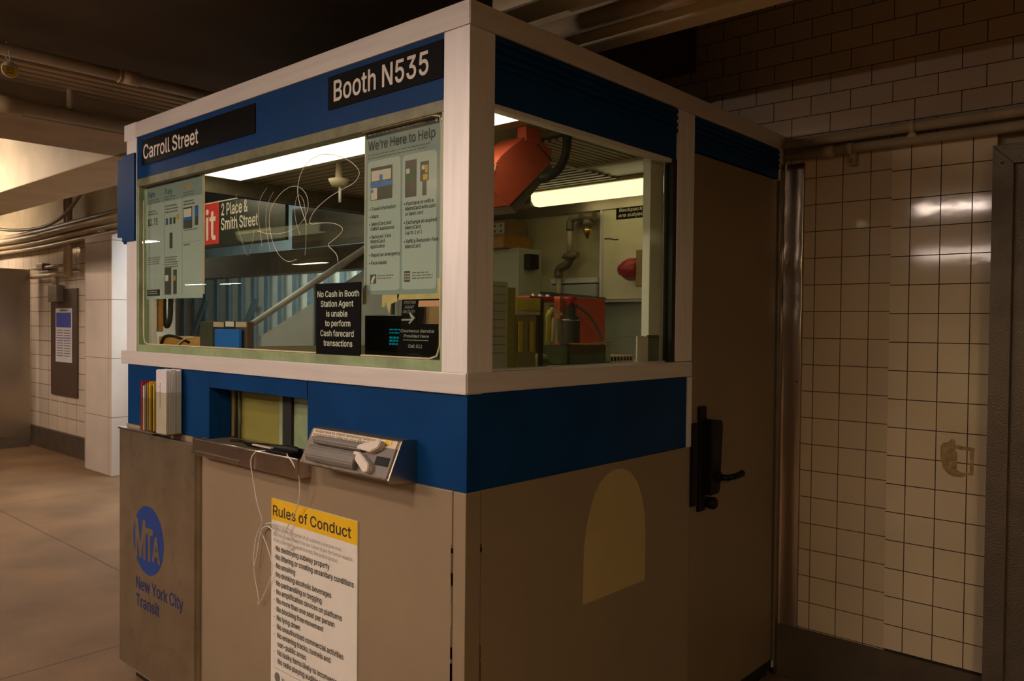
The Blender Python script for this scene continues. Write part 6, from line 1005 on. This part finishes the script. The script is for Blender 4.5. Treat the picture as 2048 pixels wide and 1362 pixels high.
t = thing('dotted_carton', 'white dotted carton with a dark label standing on the orange tray', 'box', (-1.6, 1.84, 2.075))
part('carton_body', MB().prism([(1.75, 2.0755), (1.75, 2.145), (1.80, 2.168), (1.90, 2.168), (1.93, 2.145), (1.93, 2.0755)], -1.84, -1.47, 'x', .003), M['paper'], t)
part('carton_flap', MB().prism([(1.75, 2.0758), (1.75, 2.145), (1.80, 2.168), (1.90, 2.168), (1.93, 2.145), (1.93, 2.0758)], -1.4695, -1.466, 'x'), M['cardboard'], t)
part('dark_label', BX(-1.84, -1.62, 1.7470, 1.7498, 2.085, 2.14), M['brown_board'], t)
dt = MB()
for i in range(3):
    for j in range(2): dt.lathe([(0, 0), (.006, 0), (.006, -.001), (0, -.001)], (-1.585 + i * .045, 1.7495, 2.098 + j * .03), 'y', 10)
part('dot_print', dt, M['brown_board'], t)
# shelf with pale papers behind the pipe
t = thing('wall_shelf', 'dark slanting wall shelf behind the iron pipe', 'shelf', (-1.1, 1.9, 1.73))
part('shelf_board', MB().prism([(-1.30, 1.765), (-.92, 1.728), (-.92, 1.712), (-1.30, 1.749)], 1.86, 1.9495), M['darkbind'], t)
t = thing('paper_bundle', 'pale folded papers resting on the dark wall shelf', 'papers', (-1.1, 1.92, 1.76))
part('folded_sheet', MB().prism([(-1.27, 1.763), (-.96, 1.733), (-.96, 1.80), (-1.27, 1.80)], 1.905, 1.948, 'y', .002), M['greytray'], t)
part('top_sheet', BX(-1.27, -.96, 1.91, 1.948, 1.807, 1.835, .002), M['paper'], t)
part('dark_edge', BX(-1.26, -.97, 1.915, 1.948, 1.8, 1.807), M['black'], t)
# the counter beside the side window
CZ = 1.4503
def pocket(y0, y1, label, fill):
    t = thing('acrylic_pocket', label, 'holder', (-.06, (y0 + y1) / 2, CZ), 'acrylic pockets inside the side window')
    part('pocket_front', BX(-.064, -.060, y0, y1, CZ, 1.664), M['acrylic'], t); part('pocket_back', BX(-.092, -.088, y0, y1, CZ, 1.664), M['acrylic'], t)
    part('pocket_side', BX(-.088, -.064, y0, y0 + .003, CZ, 1.664), M['acrylic'], t); part('pocket_side', BX(-.088, -.064, y1 - .003, y1, CZ, 1.664), M['acrylic'], t)
    return t
pocket(.262, .392, 'clear pocket with yellow cards standing inside the side window', 1)
pocket(.398, .525, 'clear pocket holding a crumpled clear bag and pale slips', 2)
solo('yellow_card_stack', BX(-.0865, -.0665, .272, .382, 1.625, 1.662, .001), M['yellowcard'], 'yellow card stack across the top of the clear pocket', 'cards')
solo('white_slip', BX(-.0865, -.0665, .272, .382, 1.612, 1.622, .001), M['paper'], 'white slip under the yellow card stack in the pocket', 'paper')
solo('yellow_strip', BX(-.072, -.066, .285, .300, 1.50, 1.592, .001), M['yellowcard'], 'left yellow strip standing in the clear pocket', 'strip')
solo('yellow_strip', BX(-.072, -.066, .338, .352, 1.50, 1.592, .001), M['yellowcard'], 'right yellow strip standing in the clear pocket', 'strip')
solo('grey_insert', BX(-.0872, -.0868, .27, .385, 1.452, 1.61), M['insert'], 'grey card backing the yellow strips in the pocket', 'card')
def blob(pts, mat, name, label):
    return solo(name, MB().tube(pts, [.006 + .004 * random.random() for _ in pts], 7, 0), mat, label, 'slip')
blob([(-.0765, .435, 1.53), (-.0765, .437, 1.58), (-.0765, .432, 1.61), (-.0765, .442, 1.625)], M['yellowcard'], 'crumpled_wrapper', 'crumpled yellow wrapper in the clear pocket')
solo('paper_slip', MB().prism([(.448, 1.53), (.462, 1.53), (.470, 1.60), (.456, 1.604)], -.080, -.072, 'x'), M['paper'], 'white slip standing beside the crumpled yellow wrapper', 'slip')
solo('paper_slip', MB().prism([(.474, 1.525), (.492, 1.525), (.490, 1.60), (.474, 1.605)], -.080, -.072, 'x'), M['greytray'], 'pale grey slip right of the white slip in the pocket', 'slip')
solo('paper_slip', MB().prism([(.445, 1.628), (.498, 1.612), (.498, 1.618), (.446, 1.638)], -.080, -.070, 'x'), M['paper'], 'thin white slip lying across the top of the pocket', 'slip')
solo('clear_bag', MB().lathe([(0, CZ), (.030, CZ), (.036, 1.462), (.026, 1.485), (.010, 1.49), (0, 1.49)], (-.104 - .03, .46, 0), 'z', 12), M['frame_green'], 'small pale green crumpled bag behind the clear pocket', 'bag')
t = thing('paper_notice', 'pale blue-grey printed notice inside the side window by the corner post', 'notice', (-.07, .20, CZ))
part('notice_sheet', BX(-.062, -.060, .115, .225, 1.455, 1.705), M['greytray'], t)
nb = MB()
for k in range(9): nb.box(-.0598, -.0594, .13, .215, 1.69 - k * .024, 1.6925 - k * .024)
part('printed_lines', nb, M['ink_grey'], t)
part('dark_margin', BX(-.066, -.063, .225, .262, 1.455, 1.69), M['olive'], t)
t = thing('red_tray', 'red plastic tray with clips standing behind the clear pockets', 'tray', (-.5, .70, CZ))
part('tray_shell', BX(-.50, -.42, .745, .90, 1.668, 1.690, .004), M['redplastic'], t)
part('tray_stand', BX(-.49, -.44, .79, .85, CZ, 1.668), M['darkbind'], t)
for yy in (.765, .805, .85): part('clip', BX(-.43, -.418, yy, yy + .008, 1.688, 1.697), M['paper'], t)
solo('red_folder', BX(-.40, -.37, .86, 1.155, CZ, 1.69, .003), M['red'], 'upright red folder on the side counter below the whiteboard', 'folder')
t = thing('spray_bottle', 'dark bottle with a red cap in front of the red folder', 'bottle', (-.30, .80, CZ))
part('bottle_body', MB().lathe([(0, CZ), (.034, CZ), (.036, 1.47), (.036, 1.60), (.030, 1.615), (.022, 1.618), (.022, 1.655), (0, 1.655)], (-.30, .835, 0), 'z', 18), M['rubber'], t)
part('bottle_band', MB().lathe([(.0365, 1.598), (.0372, 1.598), (.0372, 1.602), (.0365, 1.602)], (-.30, .835, 0), 'z', 18), M['chrome'], t)
part('red_cap', MB().lathe([(0, 1.655), (.016, 1.655), (.014, 1.668), (.026, 1.678), (.026, 1.686), (0, 1.688)], (-.30, .835, 0), 'z', 16), M['redplastic'], t)
part('hose', MB().tube([(-.29, .855, 1.655), (-.285, .91, 1.635), (-.28, .975, 1.58), (-.28, 1.005, 1.52), (-.28, 1.01, 1.455)], .006, 8, 2), M['hammer'], t)
t = thing('open_carton', 'low green and brown open carton on the side counter', 'box', (-.13, .65, CZ))
cb_ = BX(-.185, -.075, .535, .77, CZ, 1.455); cb_.box(-.079, -.075, .535, .77, CZ, 1.488); cb_.box(-.185, -.181, .535, .77, CZ, 1.515); cb_.box(-.185, -.075, .535, .539, CZ, 1.515); cb_.box(-.185, -.075, .766, .77, CZ, 1.515)
part('carton_base', cb_, M['greencard'], t)
part('brown_band', BX(-.0748, -.0738, .55, .74, 1.488, 1.516), M['brown_board'], t)
part('card_edge', MB().tube([(-.075, .53, 1.523), (-.075, .63, 1.519), (-.075, .72, 1.522), (-.075, .775, 1.528)], .0025, 6), M['orange'], t)
part('side_flap', BX(-.0742, -.0730, .742, .768, 1.458, 1.520), M['frame_green'], t)
t = thing('keyboard', 'pale keyboard edge on the side counter beside the green carton', 'keyboard', (-.18, .9, CZ))
part('keyboard_body', BX(-.24, -.12, .83, .985, CZ, 1.475, .004), M['pipe_pale'], t)
kk = MB()
for i in range(7): kk.box(-.1205, -.1185, .838 + i * .020, .850 + i * .020, 1.456, 1.470)
part('key_row', kk, M['black'], t)
solo('white_card', MB().prism([(.893, CZ), (.965, CZ), (.965, 1.542), (.925, 1.546), (.895, 1.545)], -.052, -.047, 'x'), M['paper'], 'small white card standing inside the side window', 'card')
t = thing('green_card', 'small dark green card in a sleeve at the side window jamb', 'card', (-.049, 1.01, CZ))
part('card_sheet', BX(-.056, -.051, .967, 1.045, CZ, 1.549), M['greencard'], t)
pl_ = MB()
for k in range(5): pl_.box(-.0509, -.0503, .975, 1.035, 1.535 - k * .014, 1.537 - k * .014)
part('printed_lines', pl_, M['frame_olive'], t)

# things on the ledge behind the front window
def binder(x0, x1, z1, mat, lab, label, group='binders behind the front window'):
    t = thing('binder', label, 'binder', ((x0 + x1) / 2, .12, CZ), group)
    part('binder_cover', BX(x0, x1, .085, .112, CZ, z1, .002), mat, t)
    if lab: part('spine_label', BX(x0 + .006, x1 - .006, .0835, .0848, z1 - .022, z1 - .002), lab, t)
    return t
binder(-1.63, -1.525, 1.582, M['darkbind'], None, 'widest dark olive binder behind the front window')
binder(-1.523, -1.430, 1.583, M['rubber'], M['pipe_pale'], 'dark binder with a cream label left of the pale labelled one')
binder(-1.428, -1.352, 1.585, M['rubber'], M['paper'], 'dark binder with a white label in the middle of the row')
binder(-1.350, -1.26, 1.584, M['brown_board'], M['pipe_pale'], 'brown binder with a cream label at the end of the row')
solo('blue_folder', BX(-1.472, -1.288, .066, .078, CZ, 1.553, .001), M['bluefold'], 'bright blue folder leaning before the dark binders', 'folder')
t = thing('yellow_parcel', 'yellow-orange parcel with dark straps at the left end of the ledge', 'parcel', (-1.84, .14, CZ))
part('parcel_body', MB().prism([(-1.98, CZ), (-1.66, CZ), (-1.66, 1.472), (-1.80, 1.512), (-1.98, 1.516)], .075, .22, 'y', .004), M['orange'], t)
part('dark_strap', MB().tube([(-1.955, .070, 1.455), (-1.94, .070, 1.50), (-1.90, .070, 1.522), (-1.80, .070, 1.517), (-1.70, .073, 1.495)], .006, 8, 1), M['black'], t)
part('white_edge', BX(-1.93, -1.66, .070, .0745, 1.452, 1.470), M['paper'], t)
part('cord', MB().tube([(-1.81, .068, 1.455), (-1.78, .068, 1.49), (-1.72, .068, 1.512), (-1.64, .069, 1.516)], .004, 6, 1), M['pipe_pale'], t)
solo('handset_cord', MB().tube([(-2.048, .13, 1.72), (-2.052, .13, 1.64), (-2.048, .13, 1.585), (-2.02, .13, 1.552), (-1.99, .13, 1.585), (-1.985, .13, 1.65), (-1.982, .13, 1.72)], .011, 10, 2), M['rubber'], 'black coiled handset cord hanging below the fare poster', 'cord')
solo('wooden_strip', BX(-2.05, -2.015, .093, .112, 1.535, 1.70, .002), M['orange'], 'narrow wooden strip upright in the left window corner', 'strip')
t = thing('monitor', 'dark monitor with cyan text beside the agent on duty sign', 'monitor', (-.47, .16, CZ))
part('monitor_case', BX(-.60, -.30, .125, .16, 1.478, 1.606, .004), M['black'], t)
part('screen', BX(-.585, -.315, .1225, .1248, 1.492, 1.590), M['sign_black'], t)
part('bright_edge', BX(-.598, -.43, .123, .128, 1.6062, 1.6085), M['paper'], t)
part('monitor_foot', BX(-.55, -.38, .12, .22, CZ, 1.478, .004), M['brown_board'], t)
ct_ = MB(); greek(ct_, -.47, -.36, 1.560, 2, .010, .004, .1226, .1); greek(ct_, -.47, -.36, 1.534, 3, .010, .006, .1226, .1)
part('screen_text', ct_, M['cyan'], t)
t = thing('brown_carton', 'small brown carton behind the stepped black sign', 'box', (-.27, .1, CZ))
part('carton_body', BX(-.285, -.135, .07, .12, 1.5, 1.632, .003), M['cardboard'], t); part('carton_stand', BX(-.28, -.14, .075, .12, CZ, 1.50), M['darkbind'], t)
part('clear_sleeve', BX(-.285, -.240, .0675, .0695, 1.505, 1.63), M['hammer'], t)
t = thing('chair_back', 'salmon padded chair back showing above the monitor', 'chair', (-.72, .62, .08))
part('backrest', MB().prism([(-.95, 1.50), (-.935, 1.62), (-.90, 1.70), (-.86, 1.73), (-.58, 1.73), (-.54, 1.70), (-.50, 1.50)], .60, .66, 'y', .02), M['pink'], t)
part('post', MB().tube([(-.72, .66, 1.52), (-.72, .70, 1.0), (-.72, .62, .55), (-.72, .62, .10)], .025, 10, 1), M['black'], t)
part('chair_base', MB().lathe([(0, .0805), (.25, .0805), (.25, .10), (.05, .13), (0, .13)], (-.72, .72, 0), 'z', 20), M['black'], t)
solo('cream_label', BX(-1.22, -.86, .060, .066, CZ, 1.466), M['pipe_pale'], 'small cream label strip flat along the window ledge', 'label')
# ------------------------------------------------------------------ beyond the booth: exit sign and stairs
S = thing('exit_sign', 'hanging red and black Exit sign seen through the booth window', 'sign', (-4.85, 1.70, 2.2))
EY = 1.985
part('sign_board', BX(-5.75, -4.0, EY, EY + .03, 2.23, 2.615, .003), pm('dark_green_black_sign_face', (.012, .022, .016), .35), S)
part('red_field', BX(-5.75, -5.03, EY - .002, EY - .0002, 2.262, 2.618), M['red_sign'], S)
part('exit_lettering', front_text([('Exit', -5.66, 2.305, .255, {'w': .58, 'bold': .02})], EY - .002), M['paper'], S)
part('lettering', front_text([('2 Place &', -5.0, 2.500, .098, {'w': .44, 'bold': .015}), ('Smith Street', -5.0, 2.375, .098, {'w': .60, 'bold': .015})], EY), M['paper'], S)
part('top_edge', BX(-5.75, -4.62, EY - .004, EY + .034, 2.6185, 2.628), M['paper'], S)
part('lower_strip', BX(-4.75, -4.2, EY - .003, EY - .0005, 2.315, 2.345), M['frame_olive'], S)
hr = MB()
for x in (-5.5, -4.55): hr.tube([(x, EY + .015, 2.628), (x, EY + .015, 3.26)], .010, 8)
part('hanger_rod', hr, M['pipe'], S)
t = thing('stair_handrail', 'grey steel handrail rising beside the stairs behind the booth', 'handrail', (-4.2, 2.4, 0))
def hz(x): return 1.60 + (x + 5.1) * .36
part('rail', MB().tube([(-5.4, 2.4, hz(-5.4)), (-2.3, 2.4, hz(-2.3))], .028, 12), M['greytray'], t)
for x in (-5.2, -4.2, -3.2): part('post', MB().tube([(x, 2.4, 0), (x, 2.4, hz(x) - .02)], .02, 8), M['stair_bar'], t)
b = MB()
b.prism([(-5.3, 0), (-2.25, 0), (-2.25, hz(-2.25) - .12), (-5.2, hz(-5.2) - .12)], 2.47, 2.55)
struct('wall_stair_side', b, M['stair_wall'])
st = MB()
for i in range(9): st.box(-5.3 + i * .33, -2.25, 2.56, 4.5, 0 + i * .15, .15 + i * .15)
struct('floor_stair_steps', st, M['base'])
t = thing('bar_fence', 'blue-grey upright bar fence behind the stair handrail', 'fence', (-5.8, 3.0, 0))
for i in range(20):
    x = -12.0 + i * .34; part('bar', BX(x, x + .09, 4.36, 4.40, 0, 2.30), M['stair_bar'], t)
part('top_rail', BX(-12.2, -5.3, 4.35, 4.41, 2.30, 2.40), M['stair_bar'], t)
for x in (-10.6, -9.2): part('brace', MB().prism([(x, .9), (x + .10, .9), (x + .85, 1.9), (x + .75, 1.9)], 4.30, 4.345), M['stair_bar'], t)
struct('wall_stair_panels', BX(-14, -2.3, 4.5, 4.55, 0, 2.5), M['stair_panel'])
# ------------------------------------------------------------------ far left: partition, notice board, conduits
t = thing('steel_partition', 'tall stainless steel partition standing on the concourse floor', 'partition', (-9.72, .6, 0))
part('partition_sheet', BX(-9.74, -9.70, -.8, 1.965, .14, 2.215, .004), M['partition'], t)
part('kick_plate', BX(-9.745, -9.695, -.8, 1.96, 0, .14, .003), M['hammer'], t)
t = thing('notice_board', 'brown board on the far tiled wall with a notice on it', 'board', (-8.75, 2.02, .69))
part('board_panel', BX(-9.17, -8.335, WY + .012, WY + .0295, .69, 1.955, .004), M['brown_board'], t)
t = thing('service_notice', 'white notice with a blue block pinned to the brown board', 'notice', (-8.74, 2.01, 1.09))
part('notice_sheet', BX(-8.995, -8.485, WY + .008, WY + .0115, 1.09, 1.725), M['poster_white'], t)
part('blue_block', BX(-8.97, -8.51, WY + .006, WY + .0079, 1.50, 1.675), M['poster_blue'], t)
nl = MB()
for k in range(11): nl.box(-8.96, -8.75, WY + .0065, WY + .0079, 1.46 - k * .03, 1.47 - k * .03); nl.box(-8.72, -8.53, WY + .0065, WY + .0079, 1.46 - k * .03, 1.47 - k * .03)
nl.box(-8.85, -8.62, WY + .0065, WY + .0079, 1.69, 1.71)
part('printed_lines', nl, M['ink_grey'], t)
part('blue_rule', BX(-8.97, -8.51, WY + .006, WY + .0079, 1.37, 1.38), M['poster_blue'], t)
t = thing('junction_box', 'small grey junction box at the top of the brown board', 'box', (-8.85, 1.97, 1.8))
part('box_body', BX(-9.02, -8.74, 1.94, WY + .0115, 1.80, 2.0, .006), M['hammer'], t)
part('conduit_stub', MB().tube([(-8.88, 1.97, 2.0), (-8.88, 1.97, 2.14)], .03, 10), M['pipe'], t)
t = thing('wall_conduit', 'horizontal conduit with fittings above the brown board', 'conduit', (-9.2, 1.95, 2.1))
part('run', MB().tube([(-9.65, 1.96, 2.12), (-8.42, 1.96, 2.12)], .028, 10), M['pipe'], t); part('run', MB().tube([(-9.65, 1.96, 2.22), (-8.42, 1.96, 2.22)], .02, 10), M['pipe'], t)
part('fitting', BX(-9.35, -9.15, 1.92, 2.02, 2.19, 2.27, .01), M['dark_iron'], t)
t = thing('drop_conduit', 'vertical conduit pair dropping from the ceiling to the brown board', 'conduit', (-8.4, 1.95, 2.1))
for dx in (0, .10): part('pipe_run', MB().tube([(-8.46 + dx, 1.95, 2.08), (-8.46 + dx, 1.95, 3.26)], .030, 10), M['pipe'], t)
part('pull_box', BX(-8.52, -8.28, 1.88, 2.03, 2.50, 2.68, .01), M['pipe'], t)
for i, (yy, zz, rr, lab) in enumerate([(1.90, 2.66, .030, 'topmost of the four conduits along the far wall top'), (1.86, 2.60, .038, 'second of the four conduits along the far wall top'), (1.92, 2.54, .030, 'third of the four conduits along the far wall top'), (1.95, 2.48, .024, 'lowest of the four conduits along the far wall top')]):
    solo('wall_top_conduit', MB().tube([(-15.9, yy, zz + .04), (-11, yy, zz), (-9.5, yy, zz - .02), (-7.7, yy - .06, zz), (-6.3, yy - .12, zz)], rr, 8, 1), M['pipe'], lab, 'conduit', 'conduits along the far wall top')
sg_ = [(-11, 1.64, 2.95), (-10, 1.66, 2.70), (-8.6, 1.68, 2.60), (-7.7, 1.66, 2.66), (-7.0, 1.62, 2.90)]
solo('sagging_cable', MB().tube(sg_, .018, 8, 2), M['dark_iron'], 'dark cable sagging along the far wall top', 'cable')
# pipes under the ceiling left of the booth
def cpipe(name, x, z, r, y0, y1, mat, label, coupl):
    t = thing(name, label, 'pipe', (x, (y0 + y1) / 2, z))
    part('pipe_run', MB().tube([(x, y0, z), (x, y1, z)], r, 14), mat, t)
    for c, l in coupl: part('coupling', MB().tube([(x, c, z), (x, c + l, z)], r * 1.22, 14), mat, t)
    return t
P1 = cpipe('ceiling_pipe', -2.29, 2.7, .026, -6, 1.9, M['pipe_pale'], 'pale pipe with a round tag running above the booth end', [(.045, .075)])
part('strap', MB().tube([(-2.29 + .030 * math.cos(a), .03, 2.7 + .030 * math.sin(a)) for a in [k * .63 for k in range(11)]], .003, 5), M['paper'], P1)
cpipe('ceiling_pipe', -2.93, 2.625, .036, -6, 1.9, M['pipe'], 'thick painted pipe along the concrete beam', [(-.30, .13)])
part('hanger', MB().tube([(-2.93, .05, 2.66), (-2.93, .05, 2.83)], .018, 8), M['pipe'], bpy.data.objects['ceiling_pipe.001'])
t = thing('round_tag', 'round white and yellow tag hanging from the pale pipe', 'tag', (-2.30, -.42, 2.60))
part('tag_disc', MB().lathe([(0, -.001), (.034, -.001), (.034, .001), (0, .001)], (-2.262, -.415, 2.613), 'x', 24), M['paper'], t)
part('yellow_label', MB().prism([(-.415 + .030 * math.cos(R(a)), 2.612 + .030 * math.sin(R(a))) for a in list(range(150, 391, 15))], -2.2608, -2.2600, 'x'), M['yellow'], t)
tgp = MB()
for k in range(3): tgp.box(-2.2598, -2.2592, -.43, -.40, 2.618 - k * .010, 2.622 - k * .010)
part('tag_print', tgp, M['ink_grey'], t)
part('tie', MB().tube([(-2.262, -.415, 2.645), (-2.262, -.418, 2.668), (-2.268, -.42, 2.70), (-2.29, -.42, 2.732), (-2.312, -.42, 2.70), (-2.30, -.418, 2.668), (-2.262, -.415, 2.645)], .0022, 5), M['paper'], t)
solo('ceiling_hose', MB().tube([(-1.95, .46, 3.0), (-2.05, .55, 2.96), (-2.2, .62, 2.93), (-2.33, .70, 2.92), (-2.50, .82, 2.90), (-2.7, 1.0, 2.86), (-2.9, 1.3, 2.8)], .035, 10, 1), M['rubber'], 'black hose hanging under the dark ceiling above the booth', 'hose')
solo('bent_conduit', MB().tube([(-2.9, .8, 2.75), (-2.75, .62, 2.95), (-2.5, .50, 3.12), (-2.2, .42, 3.18), (-1.8, .36, 3.18)], .045, 10, 2), M['ceil'], 'brown bent conduit under the dark ceiling', 'conduit')
# pipes on the right-hand beam and on the tiled wall
t = thing('beam_pipe', 'long cream pipe under the ceiling beam right of the booth', 'pipe', (1.5, .80, 2.66))
part('pipe_run', MB().tube([(-1.2, .80, 2.66), (5.9, .80, 2.66)], .035, 14), M['pipe_pale'], t)
part('coupling', MB().tube([(.10, .80, 2.66), (.22, .80, 2.66)], .044, 14), M['pipe_pale'], t)
part('clamp', MB().tube([(.25, .80, 2.66), (.27, .80, 2.66)], .047, 14), M['pipe_pale'], t); part('hanger', MB().tube([(.26, .80, 2.69), (.26, .80, 2.77)], .01, 8), M['pipe_pale'], t)
t = thing('wall_pipe', 'upper painted pipe along the tiled wall beside the booth', 'pipe', (2.5, 1.975, 2.395), 'pipes along the tiled wall')
part('pipe_run', MB().tube([(.02, 1.972, 2.392), (5.9, 1.972, 2.392)], .021, 14), M['pipe'], t)
cl_ = MB().tube([(.535, 1.972, 2.392), (.555, 1.972, 2.392)], .026, 12); cl_.lathe([(.008, 0), (.018, 0), (.018, .012), (.008, .012)], (.545, 1.955, 2.352), 'y', 12)
part('pipe_clamp', cl_, M['pipe'], t)
t = thing('wall_pipe', 'lower painted pipe along the tiled wall beside the booth', 'pipe', (2.5, 1.975, 2.34), 'pipes along the tiled wall')
part('pipe_run', MB().tube([(.02, 1.972, 2.338), (5.9, 1.972, 2.338)], .020, 14), M['pipe'], t)
part('coupling', MB().tube([(.185, 1.972, 2.338), (.235, 1.972, 2.338)], .026, 14), M['pipe'], t)
cp_ = MB().tube([(.29, 1.972, 2.338), (.312, 1.972, 2.338)], .025, 12); cp_.box(.295, .322, 1.975, 2.008, 2.268, 2.325, .004); cp_.lathe([(0, 0), (.009, 0), (.007, .008), (0, .009)], (.308, 1.966, 2.285), 'y', 10)
part('pipe_clamp', cp_, M['pipe'], t)
# corner guard, steel door frame, glue mark
def crumple(mb, amp):
    for v in mb.bm.verts:
        v.co.x += 0 if v.co.x < .006 or v.co.x > .085 else amp * math.sin(v.co.z * 9) * .3
        if v.co.y < 2.0: v.co.y += amp * math.sin(v.co.z * 14 + v.co.x * 30) + amp * .6 * math.sin(v.co.z * 31 + 1)
    return mb
g = bmesh.new(); rows = 80; cols = [(.004, 1.966), (.004, 1.985), (.006, 2.0), (.014, 2.004), (.05, 2.004), (.088, 2.004), (.094, 2.008)]
grid = []
for i in range(rows + 1):
    z = .02 + i * (2.29 / rows); rw = []
    wob = .0035 * math.exp(-((z - 1.85) / .28) ** 2) * math.sin(z * 21) + .002 * math.sin(z * 5) * math.exp(-((z - 1.5) / .5) ** 2)
    for j, (x, y) in enumerate(cols): rw.append(g.verts.new((x + (wob if j < 2 else 0), y - (abs(wob) if j in (3, 4, 5) else 0) - (wob * .8 if j == 4 else 0), z)))
    grid.append(rw)
for i in range(rows):
    for j in range(len(cols) - 1):
        f = g.faces.new((grid[i][j], grid[i][j + 1], grid[i + 1][j + 1], grid[i + 1][j])); f.smooth = j != 2
bmesh.ops.recalc_face_normals(g, faces=g.faces)
r_ = bmesh.ops.solidify(g, geom=g.faces[:], thickness=.0015)
mb = MB(); mb._add(g)
t = thing('corner_guard', 'dented stainless steel strip in the corner between booth and tiled wall', 'corner guard', (.05, 1.99, .02))
part('guard_sheet', mb, M['steel'], t)
part('screw', MB().lathe([(0, 0), (.006, 0), (.005, -.003), (0, -.003)], (.075, 2.003, 1.34), 'y', 10), M['dark_iron'], t)
t = thing('steel_door_frame', 'textured grey steel door frame beside the tiled wall', 'door frame', (1.3, 1.97, 0))
part('jamb', MB().prism([(.836, 0), (.905, 0), (.905, 2.195), (.836, 2.268)], 1.93, WY + .05, 'y', .002), M['hammer'], t)
part('header', MB().prism([(.836, 2.2685), (.905, 2.1955), (1.92, 2.1955), (1.99, 2.2685)], 1.93, WY + .05, 'y', .002), M['hammer'], t)
part('jamb', MB().prism([(1.99, 0), (1.92, 0), (1.92, 2.195), (1.99, 2.268)], 1.93, WY + .05, 'y', .002), M['hammer'], t)
part('frame_screw', MB().lathe([(0, 0), (.006, 0), (.005, -.003), (0, -.003)], (.868, 1.93, 2.20), 'y', 10), M['dark_iron'], t)
part('door_leaf', BX(.905, 1.92, 1.95, 2.0, .01, 2.195), M['hammer'], t)
stn = MB()
o_ = [(.660, 1.112), (.668, 1.128), (.690, 1.135), (.700, 1.150), (.716, 1.140), (.712, 1.126), (.782, 1.120), (.779, 1.106), (.712, 1.110), (.722, 1.09), (.720, 1.03), (.736, 1.020), (.760, 1.012), (.74, 1.0), (.71, 1.0), (.69, 1.008), (.670, 1.03), (.662, 1.07)]
stn.prism(o_, WY - .0052, WY - .0038)
stn.prism([(.765, 1.118), (.781, 1.118), (.778, 1.012), (.742, 1.008), (.742, 1.018), (.766, 1.022)], WY - .0050, WY - .0038)
for z in (1.095, 1.068, 1.04): stn.box(.672, .718, WY - .0075, WY - .005, z, z + .007)
solo('glue_mark', stn, M['stain'], 'brownish glue residue of a removed fitting on the white tiles', 'mark')
bpy.context.view_layer.update()
